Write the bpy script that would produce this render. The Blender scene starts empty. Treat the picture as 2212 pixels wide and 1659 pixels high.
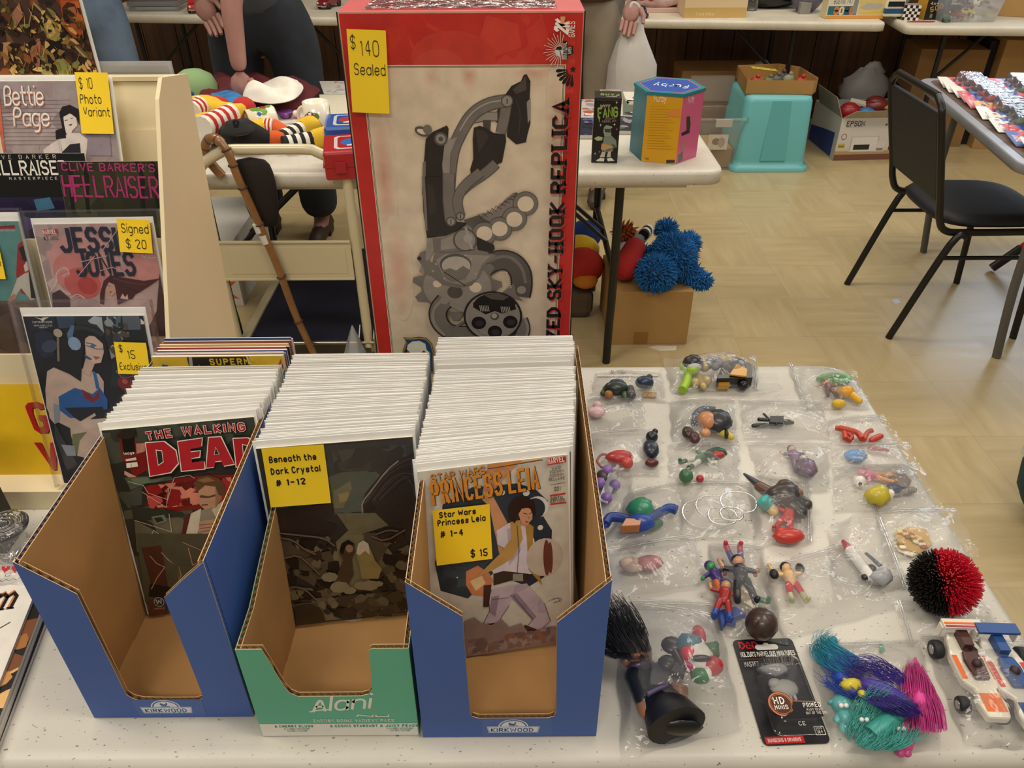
import bpy, bmesh, math, random
from mathutils import Vector as V, Matrix as M
D = bpy.data; SC = bpy.context.scene; COL = SC.collection
R = math.radians

# ---------------------------------------------------------------- camera
PITCH, YAW, ROLL, FPX, EYE = R(34.624), R(.2227), R(.1982), 1688.43, 1.543
cam = D.cameras.new('camera'); camo = D.objects.new('camera', cam); COL.objects.link(camo)
cam.sensor_width = 36; cam.sensor_fit = 'HORIZONTAL'; cam.lens = 36*FPX/2212; cam.clip_start = .02
fw = V((math.sin(YAW)*math.cos(PITCH), math.cos(YAW)*math.cos(PITCH), -math.sin(PITCH)))
rt = V((math.cos(YAW), -math.sin(YAW), 0)); dn = fw.cross(rt)
rt2 = rt*math.cos(ROLL)+dn*math.sin(ROLL); dn2 = dn*math.cos(ROLL)-rt*math.sin(ROLL)
m = M.Identity(4)
for i in range(3): m[i][0], m[i][1], m[i][2] = rt2[i], -dn2[i], -fw[i]
m.translation = (0, 0, EYE); camo.matrix_world = m; SC.camera = camo

# ---------------------------------------------------------------- world, lights, exposure
SC.view_settings.view_transform = 'Standard'; SC.view_settings.look = 'None'
SC.view_settings.gamma = 1; SC.view_settings.use_curve_mapping = False; SC.view_settings.exposure = 0.0
SC.cycles.transparent_max_bounces = 24; SC.cycles.max_bounces = 8
SC.cycles.sample_clamp_indirect = 4
w = D.worlds.new('world'); SC.world = w; w.use_nodes = True
w.node_tree.nodes['Background'].inputs[0].default_value = (1, .93, .82, 1)
w.node_tree.nodes['Background'].inputs[1].default_value = .2
def area(name, loc, sx, sy, power, color, rot=(0, 0, 0)):
    l = D.lights.new(name, 'AREA'); l.shape = 'RECTANGLE'; l.size = sx; l.size_y = sy; l.energy = power; l.color = color
    o = D.objects.new(name, l); COL.objects.link(o); o.location = loc; o.rotation_euler = rot; return o
WARM = (1, .91, .78)
for (x, y, p) in ((-1.4, .75, 31), (.9, .3, 22), (-1.5, 3.0, 32), (.5, 2.9, 17), (1.8, 3.1, 19), (3.0, 2.9, 16), (3.4, 1.4, 10), (0.1, 4.5, 12), (1.5, 4.6, 13), (-.4, -1.2, 30)):
    area('ceiling_lamp', (x, y, 3.0), 1.2, .5, p, WARM)
area('daylight_window', (3.75, 5.05, 1.75), 2.0, 1.4, 42, (.72, .84, 1), (R(80), 0, R(155)))

# ---------------------------------------------------------------- pixel rays (the photo's own frame) -> points on real planes
def ray(u, v): return rt2*((u-1106)/FPX)+dn2*((v-829.5)/FPX)+fw
CAMP = V((0, 0, EYE))
def atz(u, v, z=.74): d = ray(u, v); return CAMP+d*((z-EYE)/d.z)
def aty(u, v, y): d = ray(u, v); return CAMP+d*(y/d.y)
def atx(u, v, x): d = ray(u, v); return CAMP+d*(x/d.x)
def atp(u, v, O, N): d = ray(u, v); return CAMP+d*((O-CAMP).dot(N)/d.dot(N))

# ---------------------------------------------------------------- colour and material
def lin(h):
    if not isinstance(h, str): return tuple(h)[:3]
    h = h.lstrip('#'); h = ''.join(c*2 for c in h) if len(h) == 3 else h
    f = lambda c: c/12.92 if c <= .04045 else ((c+.055)/1.055)**2.4
    return tuple(f(int(h[i:i+2], 16)/255) for i in (0, 2, 4))
MATS = {}
def mat(hexc, rough=.6, metal=0, noise=0, scale=30, bump=0, spec=.5, name=None, coat=0):
    key = (hexc if isinstance(hexc, str) else tuple(hexc), rough, metal, noise, scale, bump, spec, coat)
    if key in MATS: return MATS[key]
    mt = D.materials.new(name or 'surface'); mt.use_nodes = True; nt = mt.node_tree; b = nt.nodes['Principled BSDF']
    c = lin(hexc); b.inputs['Base Color'].default_value = (*c, 1); b.inputs['Roughness'].default_value = rough
    b.inputs['Metallic'].default_value = metal; b.inputs['Specular IOR Level'].default_value = spec
    b.inputs['Coat Weight'].default_value = coat; b.inputs['Coat Roughness'].default_value = .08
    if noise or bump:
        tc = nt.nodes.new('ShaderNodeTexCoord'); n = nt.nodes.new('ShaderNodeTexNoise'); n.inputs['Scale'].default_value = scale
        n.inputs['Detail'].default_value = 5; nt.links.new(tc.outputs['Object'], n.inputs['Vector'])
        if noise:
            mr = nt.nodes.new('ShaderNodeMapRange'); mr.inputs[1].default_value = .3; mr.inputs[2].default_value = .7
            mr.inputs[3].default_value = 1-noise; mr.inputs[4].default_value = 1+noise
            mx = nt.nodes.new('ShaderNodeVectorMath'); mx.operation = 'SCALE'; mx.inputs[0].default_value = c
            nt.links.new(n.outputs[0], mr.inputs[0]); nt.links.new(mr.outputs[0], mx.inputs['Scale']); nt.links.new(mx.outputs[0], b.inputs['Base Color'])
        if bump:
            bp = nt.nodes.new('ShaderNodeBump'); bp.inputs['Strength'].default_value = bump; bp.inputs['Distance'].default_value = .004
            nt.links.new(n.outputs[0], bp.inputs['Height']); nt.links.new(bp.outputs[0], b.inputs['Normal'])
    MATS[key] = mt; return mt
def print_mat(rough=.35, mottle=.12, scale=60, name='printed_paper', spec=.5):
    key = ('print', rough, mottle, scale)
    if key in MATS: return MATS[key]
    mt = D.materials.new(name); mt.use_nodes = True; nt = mt.node_tree; b = nt.nodes['Principled BSDF']
    a = nt.nodes.new('ShaderNodeVertexColor'); a.layer_name = 'ink'
    tc = nt.nodes.new('ShaderNodeTexCoord'); n = nt.nodes.new('ShaderNodeTexNoise'); n.inputs['Scale'].default_value = scale; n.inputs['Detail'].default_value = 6
    mr = nt.nodes.new('ShaderNodeMapRange'); mr.inputs[1].default_value = .3; mr.inputs[2].default_value = .7; mr.inputs[3].default_value = 1-mottle; mr.inputs[4].default_value = 1+mottle
    mx = nt.nodes.new('ShaderNodeVectorMath'); mx.operation = 'SCALE'
    L = nt.links.new; L(tc.outputs['Object'], n.inputs['Vector']); L(n.outputs[0], mr.inputs[0]); L(a.outputs[0], mx.inputs[0]); L(mr.outputs[0], mx.inputs['Scale']); L(mx.outputs[0], b.inputs['Base Color'])
    b.inputs['Roughness'].default_value = rough; b.inputs['Specular IOR Level'].default_value = spec
    MATS[key] = mt; return mt
def film(name, tint=(1, 1, 1), milky=.05, gloss=1.0, rough=.06, bump=.6, scale=22):
    """thin clear plastic: mostly see-through, a fresnel sheen, a little haze"""
    key = ('film', name)
    if key in MATS: return MATS[key]
    mt = D.materials.new(name); mt.use_nodes = True; nt = mt.node_tree; nt.nodes.clear(); N = nt.nodes.new; L = nt.links.new
    out = N('ShaderNodeOutputMaterial'); tr = N('ShaderNodeBsdfTransparent'); tr.inputs[0].default_value = (*tint, 1)
    gl = N('ShaderNodeBsdfGlossy'); gl.inputs['Roughness'].default_value = rough
    d1 = N('ShaderNodeBsdfDiffuse'); d1.inputs[0].default_value = (.95, .95, .96, 1); d2 = N('ShaderNodeBsdfTranslucent'); d2.inputs[0].default_value = (.95, .95, .96, 1); df = N('ShaderNodeMixShader'); L(d1.outputs[0], df.inputs[1]); L(d2.outputs[0], df.inputs[2])
    fr = N('ShaderNodeFresnel'); fr.inputs[0].default_value = 1.45
    mu = N('ShaderNodeMath'); mu.operation = 'MULTIPLY'; mu.inputs[1].default_value = gloss; mu.use_clamp = True
    m1 = N('ShaderNodeMixShader'); m1.inputs[0].default_value = milky; m2 = N('ShaderNodeMixShader')
    L(tr.outputs[0], m1.inputs[1]); L(df.outputs[0], m1.inputs[2]); L(fr.outputs[0], mu.inputs[0]); L(mu.outputs[0], m2.inputs[0])
    L(m1.outputs[0], m2.inputs[1]); L(gl.outputs[0], m2.inputs[2]); L(m2.outputs[0], out.inputs[0])
    if bump:
        tc = N('ShaderNodeTexCoord'); n = N('ShaderNodeTexNoise'); n.inputs['Scale'].default_value = scale; n.inputs['Detail'].default_value = 3; n.inputs['Distortion'].default_value = 1.2
        bp = N('ShaderNodeBump'); bp.inputs['Strength'].default_value = bump; bp.inputs['Distance'].default_value = .01
        L(tc.outputs['Object'], n.inputs['Vector']); L(n.outputs[0], bp.inputs['Height']); L(bp.outputs[0], gl.inputs['Normal'])
    MATS[key] = mt; return mt

# ---------------------------------------------------------------- objects
def tag(o, label=None, cat=None, group=None, kind=None):
    for k, v in (('label', label), ('category', cat), ('group', group), ('kind', kind)):
        if v: o[k] = v
    return o
def thing(name, label, cat, loc=(0, 0, 0), rz=0, group=None):
    o = D.objects.new(name, None); o.empty_display_size = .02; COL.objects.link(o); o.location = loc; o.rotation_euler.z = rz
    return tag(o, label, cat, group)
def root_loc(p):
    while p and p.parent: p = p.parent
    return V(p.location) if p else V()
def copy_tree(o, parent=None):
    c = o.copy(); COL.objects.link(c)
    if parent: c.parent = parent
    for ch in [x for x in D.objects if x.parent == o]: copy_tree(ch, c)
    return c
class MB:
    """collects geometry in world (or thing-local) coordinates, then becomes ONE mesh object"""
    def __init__(s): s.v = []; s.f = []; s.m = []; s.c = []; s.mats = []; s.smooth = []
    def mi(s, mt):
        if mt not in s.mats: s.mats.append(mt)
        return s.mats.index(mt)
    def face(s, pts, mt, sm=False, col=None):
        i = len(s.v); s.v += [V(p) for p in pts]; s.f.append(list(range(i, i+len(pts)))); s.m.append(s.mi(mt)); s.smooth.append(sm); s.c.append(col); return s
    def grid(s, rows, mt, cu=False, cv=False, sm=True, col=None):
        i = len(s.v); nr, nc = len(rows), len(rows[0])
        for r in rows: s.v += [V(p) for p in r]
        k = s.mi(mt)
        for a in range(nr if cv else nr-1):
            for b in range(nc if cu else nc-1):
                a2, b2 = (a+1) % nr, (b+1) % nc
                s.f.append([i+a*nc+b, i+a*nc+b2, i+a2*nc+b2, i+a2*nc+b]); s.m.append(k); s.smooth.append(sm); s.c.append(col)
        return s
    def box(s, lo, hi, mt, T=None, skip=''):
        x0, y0, z0 = lo; x1, y1, z1 = hi
        p = [V(q) for q in ((x0, y0, z0), (x1, y0, z0), (x1, y1, z0), (x0, y1, z0), (x0, y0, z1), (x1, y0, z1), (x1, y1, z1), (x0, y1, z1))]
        if T: p = [T @ q for q in p]
        i = len(s.v); s.v += p
        for k, q in (('b', (3, 2, 1, 0)), ('t', (4, 5, 6, 7)), ('f', (0, 1, 5, 4)), ('r', (1, 2, 6, 5)), ('k', (2, 3, 7, 6)), ('l', (3, 0, 4, 7))):
            if k in skip: continue
            s.f.append([i+a for a in q]); s.m.append(s.mi(mt if not isinstance(mt, dict) else mt.get(k, mt['*']))); s.smooth.append(False); s.c.append(None)
        return s
    def prism(s, pts, N, mt, side=None, sm=False):
        """polygon pts (3d) swept by vector N"""
        pts = [V(p) for p in pts]; N = V(N); n = len(pts); a = [p+N for p in pts]
        s.face(pts[::-1], mt); s.face(a, mt)
        for i in range(n): s.face([pts[i], pts[(i+1) % n], a[(i+1) % n], a[i]], side or mt, sm)
        return s
    def tube(s, path, r, mt, n=10, caps=True, closed=False, flat=None):
        path = [V(p) for p in path]; rows = []; N = len(path); up = None
        for i, p in enumerate(path):
            if closed: t = path[(i+1) % N]-path[i-1]
            else: t = path[min(i+1, N-1)]-path[max(i-1, 0)]
            t.normalize()
            if up is None: up = V((0, 0, 1)) if abs(t.z) < .9 else V((0, 1, 0))
            a = t.cross(up).normalized(); b = a.cross(t); up = b
            q = r[i] if isinstance(r, (list, tuple)) else r
            fl = flat or 1
            rows.append([p+a*(math.cos(k*2*math.pi/n)*q)+b*(math.sin(k*2*math.pi/n)*q*fl) for k in range(n)])
        s.grid(rows, mt, cu=True, cv=closed)
        if caps and not closed: s.face(rows[0][::-1], mt); s.face(rows[-1], mt)
        return s
    def lathe(s, prof, O, mt, n=24, ax=(0, 0, 1), sx=1, sy=1):
        """prof: (radius, height) pairs along axis ax from O"""
        ax = V(ax).normalized(); a = ax.orthogonal().normalized(); b = ax.cross(a); O = V(O)
        if abs(ax.z) > .99: a, b = V((1, 0, 0)), V((0, 1, 0))
        rows = [[O+ax*h+a*(math.cos(k*2*math.pi/n)*r*sx)+b*(math.sin(k*2*math.pi/n)*r*sy) for k in range(n)] for r, h in prof]
        s.grid(rows, mt, cu=True); return s
    def ball(s, c, r, mt, n=12, T=None, wob=0, seed=0):
        r = (r, r, r) if not isinstance(r, (tuple, list)) else r; c = V(c); rnd = random.Random(seed); rows = []
        for i in range(n//2+1):
            th = math.pi*i/(n//2); row = []
            for k in range(n):
                ph = 2*math.pi*k/n; w = 1+wob*(rnd.random()-.5)*(0 if i in (0, n//2) else 1)
                q = V((r[0]*math.sin(th)*math.cos(ph)*w, r[1]*math.sin(th)*math.sin(ph)*w, -r[2]*math.cos(th)*w))
                row.append(c+(T @ q if T else q))
            rows.append(row)
        return s.grid(rows, mt, cu=True)
    def build(s, name, parent=None, origin=None, merge=False, bevel=0, sub=0):
        o0 = root_loc(parent) if parent else V(origin or (0, 0, 0))
        if origin is not None and parent: o0 = V(origin)
        me = D.meshes.new(name); me.from_pydata([tuple(p-o0) for p in s.v], [], s.f)
        for mt in s.mats: me.materials.append(mt)
        me.polygons.foreach_set('material_index', s.m); me.polygons.foreach_set('use_smooth', s.smooth)
        if any(c is not None for c in s.c):
            ca = me.color_attributes.new('ink', 'FLOAT_COLOR', 'CORNER'); buf = []
            for f, c in zip(s.f, s.c):
                if c is None: c = (1, 1, 1)
                if isinstance(c[0], (tuple, list)):
                    for q in c: buf += [*q, 1]
                else: buf += [*c, 1]*len(f)
            ca.data.foreach_set('color', buf)
        if merge or bevel or sub:
            bm = bmesh.new(); bm.from_mesh(me); bmesh.ops.remove_doubles(bm, verts=bm.verts, dist=1e-5); bmesh.ops.recalc_face_normals(bm, faces=bm.faces); bm.to_mesh(me); bm.free()
        me.update()
        o = D.objects.new(name, me); COL.objects.link(o)
        if parent: o.parent = parent; o.location = (0, 0, 0)
        else: o.location = o0
        if bevel: b = o.modifiers.new('bevel', 'BEVEL'); b.width = bevel; b.segments = 2; b.limit_method = 'ANGLE'
        if sub: b = o.modifiers.new('subsurf', 'SUBSURF'); b.levels = b.render_levels = sub
        return o
def struct(o, label=None): return tag(o, label, None, None, 'structure')
def curve(pts, n=6):
    """Catmull-Rom through points"""
    pts = [V(p) for p in pts]; out = []
    for i in range(len(pts)-1):
        p0, p1, p2, p3 = pts[max(i-1, 0)], pts[i], pts[i+1], pts[min(i+2, len(pts)-1)]
        for k in range(n):
            t = k/n; out.append(.5*((2*p1)+(p2-p0)*t+(2*p0-5*p1+4*p2-p3)*t*t+(3*p1-p0-3*p2+p3)*t**3))
    return out+[pts[-1]]
def skin(name, pts, edges, mt, parent=None, sub=1, origin=(0, 0, 0), mats=None):
    """one continuous body: joints (xyz,radius) joined by edges, grown with Skin + Subdivision"""
    o0 = root_loc(parent) if parent else V(origin)
    me = D.meshes.new(name); me.from_pydata([tuple(V(p[:3])-o0) for p in pts], edges, []); o = D.objects.new(name, me); COL.objects.link(o)
    sk = o.modifiers.new('skin', 'SKIN'); sk.use_smooth_shade = True
    for i, p in enumerate(pts):
        r = p[3]; me.skin_vertices[0].data[i].radius = r if isinstance(r, (tuple, list)) else (r, r)
    me.skin_vertices[0].data[0].use_root = True
    sb = o.modifiers.new('subsurf', 'SUBSURF'); sb.levels = sb.render_levels = sub
    me.materials.append(mt)
    if parent: o.parent = parent
    else: o.location = o0
    return o

# ---------------------------------------------------------------- stroke lettering
G = {'A':'022842|1434','B':'020838474635053544433202','C':'4738180703123243','D':'02082846442202','E':'48080242|0535','F':'480802|0535','G':'473818070312324345 25','H':'0802|4842|0545','I':'0802','J':'4843321203','K':'0802|480542','L':'080242','M':'0208254842','N':'02084248','O':'183847433212030718','P':'02083847463505','Q':'183847433212030718|2442','R':'02083847463505|2542','S':'473818070615354443321203','T':'0848|2822','U':'080312324348','V':'082248','W':'0812375268','X':'0842|0248','Y':'082548|2522','Z':'08480242',
'0':'183847433212030718','1':'172822','2':'071838474602 42','3':'0718384746352535 4443321203','4':'380444|3832','5':'48080535444332 1203','6':'381704031232434435 1504','7':'084812','8':'15060718384746351504031232434435','9':'4536160718384746 4322',
'a':'4642|453616050312324 3','b':'0802|051636454332 1203','c':'453616050312324 3','d':'4842|4536160503123243','e':'044445361605031232 43','f':'38281712|0636','g':'46413010|4536160503123243','h':'0802|0516364542','i':'0602|0808','j':'26211 0|2828','k':'0802|360442','l':'0802','m':'0602|051625 22|25364542','n':'0602|0516364542','o':'163645433212030516','p':'0600|0516364543321203','r':'0602|041636','s':'453616051434433212 03','t':'18132232|0636','u':'060312324346|4642','v':'062246','w':'06122532 46','x':'0642|0246','y':'0622|4610','z':'06460242',
'$':'473818070615354443321203|2921','#':'1802|3822|0646|0444','-':'0535','.':'0202','\'':'0807','&':'4317283705031232 45','/':'0248',':':'0303|0606','?':'0718384746252 4|2222','!':'0804|0202','(':'180703 12','+':'0545|2723'}
def glyph(ch):
    out = []
    for st in G.get(ch, '').replace(' ', '').split('|'):
        if st: out.append([(int(st[i]), int(st[i+1])-2) for i in range(0, len(st)-1, 2)])
    return out
def chaikin(p, n):
    for _ in range(n):
        if len(p) < 3: return p
        q = [p[0]]
        for a, b in zip(p[:-1], p[1:]): q += [(a[0]*.75+b[0]*.25, a[1]*.75+b[1]*.25), (a[0]*.25+b[0]*.75, a[1]*.25+b[1]*.75)]
        p = q+[p[-1]]
    return p
def ribbon(p, w):
    """polyline -> quads of width w with mitred joins"""
    n = len(p); closed = n > 2 and p[0] == p[-1]; L = []; Rr = []
    if n == 2 and p[0] == p[1]: p = [(p[0][0]-w*.5, p[0][1]), (p[0][0]+w*.5, p[0][1])]
    for i in range(n):
        a = p[i-1] if i else (p[-2] if closed else p[0]); b = p[i+1] if i < n-1 else (p[1] if closed else p[-1]); c = p[i]
        d1 = V((c[0]-a[0], c[1]-a[1])); d2 = V((b[0]-c[0], b[1]-c[1]))
        if d1.length < 1e-9: d1 = d2.copy()
        if d2.length < 1e-9: d2 = d1.copy()
        d1.normalize(); d2.normalize(); t = d1+d2
        if t.length < .2: t = d1
        t.normalize(); nn = V((-t.y, t.x)); k = min(1/max(nn.dot(V((-d1.y, d1.x))), .35), 1.9)*w/2
        ex = V((0, 0))
        L.append((c[0]+nn.x*k, c[1]+nn.y*k)); Rr.append((c[0]-nn.x*k, c[1]-nn.y*k))
    return [[L[i], Rr[i], Rr[i+1], L[i+1]] for i in range(n-1)]
def lettering(txt, h=1, wd=1, th=.16, sp=.3, sm=0, serif=0, shear=0, jit=0, seed=1, caps_ext=True):
    """list of polygons (2d) for a line of text, cap height h, baseline at y=0; returns polys, length"""
    rnd = random.Random(seed); x = 0; out = []; k = h/6
    for ch in txt:
        if ch == ' ': x += (2.6*wd+sp*3)*k; continue
        st = glyph(ch)
        if not st: continue
        mx = max(q[0] for s_ in st for q in s_); dy = (rnd.random()-.5)*jit*3; ro = (rnd.random()-.5)*jit
        for s_ in st:
            p = [(q[0], q[1]) for q in s_]
            if sm: p = chaikin(p, sm)
            p = [((q[0]*wd+q[1]*(shear+ro))*k+x, (q[1]+dy)*k) for q in p]
            if th > .1 and len(p) > 1 and p[0] != p[-1] and caps_ext:   # square off stroke ends
                for e, f in ((0, 1), (-1, -2)):
                    d = V((p[e][0]-p[f][0], p[e][1]-p[f][1]))
                    if d.length > 1e-9: d.normalize(); p[e] = (p[e][0]+d.x*th*h*.3, p[e][1]+d.y*th*h*.3)
            out += ribbon(p, th*h)
            if serif:
                for e, f in ((0, 1), (-1, -2)):
                    if len(s_) > 1 and s_[e][1] in (0, 6) and abs(s_[e][1]-s_[f][1]) > .8*abs(s_[e][0]-s_[f][0]):
                        cx, cy = p[e]; yy = cy-(.0 if s_[e][1] == 0 else 0)
                        out.append([(cx-serif*h, yy-th*h*.3), (cx+serif*h, yy-th*h*.3), (cx+serif*h, yy+th*h*.3), (cx-serif*h, yy+th*h*.3)])
        x += (mx*wd)*k+(sp+th)*h
    return out, x
class Canvas:
    """flat print on a real plane: origin O, unit axes U (right) and W (up), normal N; polygons stack in hair-thin layers"""
    def __init__(s, O, U, W, mt=None, lift=.0002, step=.00004):
        s.O = V(O); s.U = V(U).normalized(); s.W = V(W).normalized(); s.N = s.U.cross(s.W).normalized(); s.mb = MB(); s.k = 0; s.mt = mt or print_mat(); s.lift = lift; s.step = step
    def at(s, a, b): return s.O+s.U*a+s.W*b+s.N*(s.lift+s.k*s.step)
    def uv(s, px): p = atp(px[0], px[1], s.O, s.N)-s.O; return (p.dot(s.U), p.dot(s.W))
    clip = None
    def poly(s, pts, col, layer=True):
        if layer: s.k += 1
        if s.clip: pts = [(min(max(p[0], .0002), s.clip[0]-.0002), min(max(p[1], .0002), s.clip[1]-.0002)) for p in pts]
        c = [lin(q) for q in col] if isinstance(col, list) else lin(col)
        s.mb.face([s.at(*p) for p in pts], s.mt, col=c); return s
    def px(s, pts, col): return s.poly([s.uv(p) for p in pts], col)
    def rect(s, a0, b0, a1, b1, col): return s.poly([(a0, b0), (a1, b0), (a1, b1), (a0, b1)], col)
    def blob(s, a, b, ra, rb, col, n=14, ang=0, a0=0, a1=360):
        c, d = math.cos(ang), math.sin(ang); pts = []
        for i in range(n+(a1-a0 < 360)):
            t = R(a0+(a1-a0)*i/n); x, y = ra*math.cos(t), rb*math.sin(t); pts.append((a+x*c-y*d, b+x*d+y*c))
        return s.poly(pts, col)
    def line(s, pts, w, col, px=False, sm=0):
        if px: pts = [s.uv(p) for p in pts]
        s.k += 1
        for q in ribbon(chaikin(pts, sm) if sm else pts, w): s.poly(q, col, False)
        return s
    def text(s, txt, a, b, h, col, fit=None, rot=0, center=False, up=None, **kw):
        polys, ln = lettering(txt, h, **kw); sx = fit/ln if fit else 1; ln = ln*sx
        c, d = math.cos(rot), math.sin(rot); s.k += 1
        if center: a -= ln/2*c; b -= ln/2*d
        for q in polys: s.poly([(a+x*sx*c-y*d, b+x*sx*d+y*c) for x, y in q], col, False)
        return s
    def pxtext(s, txt, p0, p1, hpx, col, **kw):
        """text whose baseline runs from photo point p0 to p1; hpx = a photo point at cap height above p0"""
        a, b, t = s.uv(p0), s.uv(p1), s.uv(hpx); h = math.hypot(t[0]-a[0], t[1]-a[1]); rot = math.atan2(b[1]-a[1], b[0]-a[0])
        return s.text(txt, a[0], a[1], h, col, fit=math.hypot(b[0]-a[0], b[1]-a[1]), rot=rot, **kw)
    def splats(s, a0, b0, a1, b1, cols, n, size, seed=0, asp=1.0, clip=True):
        rnd = random.Random(seed)
        for i in range(n):
            a, b = a0+(a1-a0)*rnd.random(), b0+(b1-b0)*rnd.random(); k = 5+rnd.randrange(4); ang = rnd.random()*3.1; z = size*(.4+rnd.random()); pts = []
            for j in range(k):
                t = 2*math.pi*j/k+rnd.random()*.5; rr = z*(.45+.55*rnd.random()); x, y = rr*math.cos(t)*asp, rr*math.sin(t)
                x, y = x*math.cos(ang)-y*math.sin(ang), x*math.sin(ang)+y*math.cos(ang)
                pts.append((min(max(a+x, a0), a1), min(max(b+y, b0), b1)))
            if i % 12 == 0: s.k += 1
            s.k += .05
            s.poly(pts, rnd.choice(cols), False)
        s.k += 1; return s
    def build(s, name, parent=None, origin=None): return s.mb.build(name, parent, origin)

# ================================================================ the room
def floor_mat():
    mt = D.materials.new('vinyl_tile'); mt.use_nodes = True; nt = mt.node_tree; b = nt.nodes['Principled BSDF']; N = nt.nodes.new; L = nt.links.new
    tc = N('ShaderNodeTexCoord')
    mp = N('ShaderNodeMapping'); mp.inputs['Location'].default_value = (.06, -.1, 0); L(tc.outputs['Object'], mp.inputs[0])
    br = N('ShaderNodeTexBrick'); br.offset = 0; br.inputs['Scale'].default_value = 1; br.inputs['Brick Width'].default_value = .3048; br.inputs['Row Height'].default_value = .3048
    br.inputs['Mortar Size'].default_value = .0009; br.inputs['Mortar Smooth'].default_value = .2; br.inputs['Bias'].default_value = 0
    br.inputs['Color1'].default_value = (0, 0, 0, 1); br.inputs['Color2'].default_value = (1, 1, 1, 1); br.inputs['Mortar'].default_value = (.5, .5, .5, 1)
    L(mp.outputs[0], br.inputs[0])
    ns = []
    for sc in ((3, 26, 1), (26, 3, 1)):          # marbling runs one way in one tile, the other way in the next
        m2 = N('ShaderNodeMapping'); m2.inputs['Scale'].default_value = sc; n = N('ShaderNodeTexNoise'); n.inputs['Scale'].default_value = 1; n.inputs['Detail'].default_value = 6; n.inputs['Roughness'].default_value = .62
        L(tc.outputs['Object'], m2.inputs[0]); L(m2.outputs[0], n.inputs[0]); ns.append(n)
    ch = N('ShaderNodeTexChecker'); ch.inputs['Scale'].default_value = 1/.3048; L(mp.outputs[0], ch.inputs[0])
    mx = N('ShaderNodeMix'); L(ch.outputs['Fac'], mx.inputs[0]); L(ns[0].outputs[0], mx.inputs[2]); L(ns[1].outputs[0], mx.inputs[3])
    big = N('ShaderNodeTexNoise'); big.inputs['Scale'].default_value = 1.7; L(tc.outputs['Object'], big.inputs[0])
    ad = N('ShaderNodeMath'); ad.operation = 'MULTIPLY_ADD'; ad.inputs[1].default_value = .45; L(big.outputs[0], ad.inputs[0]); L(mx.outputs[0], ad.inputs[2])
    cr = N('ShaderNodeValToRGB'); e = cr.color_ramp.elements; e[0].position = .48; e[0].color = (*lin('#ab986f'), 1); e[1].position = .92; e[1].color = (*lin('#bca980'), 1)
    k = cr.color_ramp.elements.new(.7); k.color = (*lin('#b3a077'), 1); L(ad.outputs[0], cr.inputs[0])
    tint = N('ShaderNodeMix'); tint.data_type = 'RGBA'; tint.blend_type = 'MULTIPLY'; tint.inputs[0].default_value = 1
    mr = N('ShaderNodeMapRange'); mr.inputs[3].default_value = .975; mr.inputs[4].default_value = 1.025; L(br.outputs['Color'], mr.inputs[0])
    L(cr.outputs[0], tint.inputs[6]); L(mr.outputs[0], tint.inputs[7])
    dk = N('ShaderNodeMix'); dk.data_type = 'RGBA'; dk.inputs[7].default_value = (*lin('#a08d66'), 1); L(br.outputs['Fac'], dk.inputs[0]); L(tint.outputs[2], dk.inputs[6])
    L(dk.outputs[2], b.inputs['Base Color'])
    rr = N('ShaderNodeMapRange'); rr.inputs[3].default_value = .2; rr.inputs[4].default_value = .42; L(mx.outputs[0], rr.inputs[0]); L(rr.outputs[0], b.inputs['Roughness'])
    return mt
f = MB(); f.face([(-4.5, -2.5, 0), (5.5, -2.5, 0), (5.5, 6.2, 0), (-4.5, 6.2, 0)], floor_mat()); struct(f.build('floor'))

def wood_mat():
    mt = D.materials.new('wood_panelling'); mt.use_nodes = True; nt = mt.node_tree; b = nt.nodes['Principled BSDF']; N = nt.nodes.new; L = nt.links.new
    tc = N('ShaderNodeTexCoord'); mp = N('ShaderNodeMapping'); mp.inputs['Scale'].default_value = (30, 30, 1.6); n = N('ShaderNodeTexNoise'); n.inputs['Scale'].default_value = 1; n.inputs['Detail'].default_value = 6
    L(tc.outputs['Object'], mp.inputs[0]); L(mp.outputs[0], n.inputs[0]); cr = N('ShaderNodeValToRGB'); e = cr.color_ramp.elements
    e[0].position = .3; e[0].color = (*lin('#40260f'), 1); e[1].position = .75; e[1].color = (*lin('#6b4526'), 1); L(n.outputs[0], cr.inputs[0]); L(cr.outputs[0], b.inputs['Base Color']); b.inputs['Roughness'].default_value = .5
    return mt
WOOD = wood_mat(); GROOVE = mat('#20120a', .9)
# back wall: vertical panels with routed grooves, turned a few degrees like the row of tables in front of it
WA, WB = V((-3.2, 5.92, 0)), V((4.4, 5.16, 0)); wd = (WB-WA).normalized(); wn = V((wd.y, -wd.x, 0))
f = MB(); x = 0; rnd = random.Random(4)
while x < (WB-WA).length:
    wdt = rnd.choice((.1, .14, .2, .24)); a, b = WA+wd*x, WA+wd*(x+wdt-.006); c = WA+wd*(x+wdt)
    f.face([a, b, b+V((0, 0, 2.9)), a+V((0, 0, 2.9))], WOOD)
    q = -wn*.006; f.face([b, b+q, b+q+V((0, 0, 2.9)), b+V((0, 0, 2.9))], GROOVE); f.face([b+q, c+q, c+q+V((0, 0, 2.9)), b+q+V((0, 0, 2.9))], GROOVE); f.face([c+q, c, c+V((0, 0, 2.9)), c+q+V((0, 0, 2.9))], GROOVE)
    x += wdt
struct(f.build('wall_back'))

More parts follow.
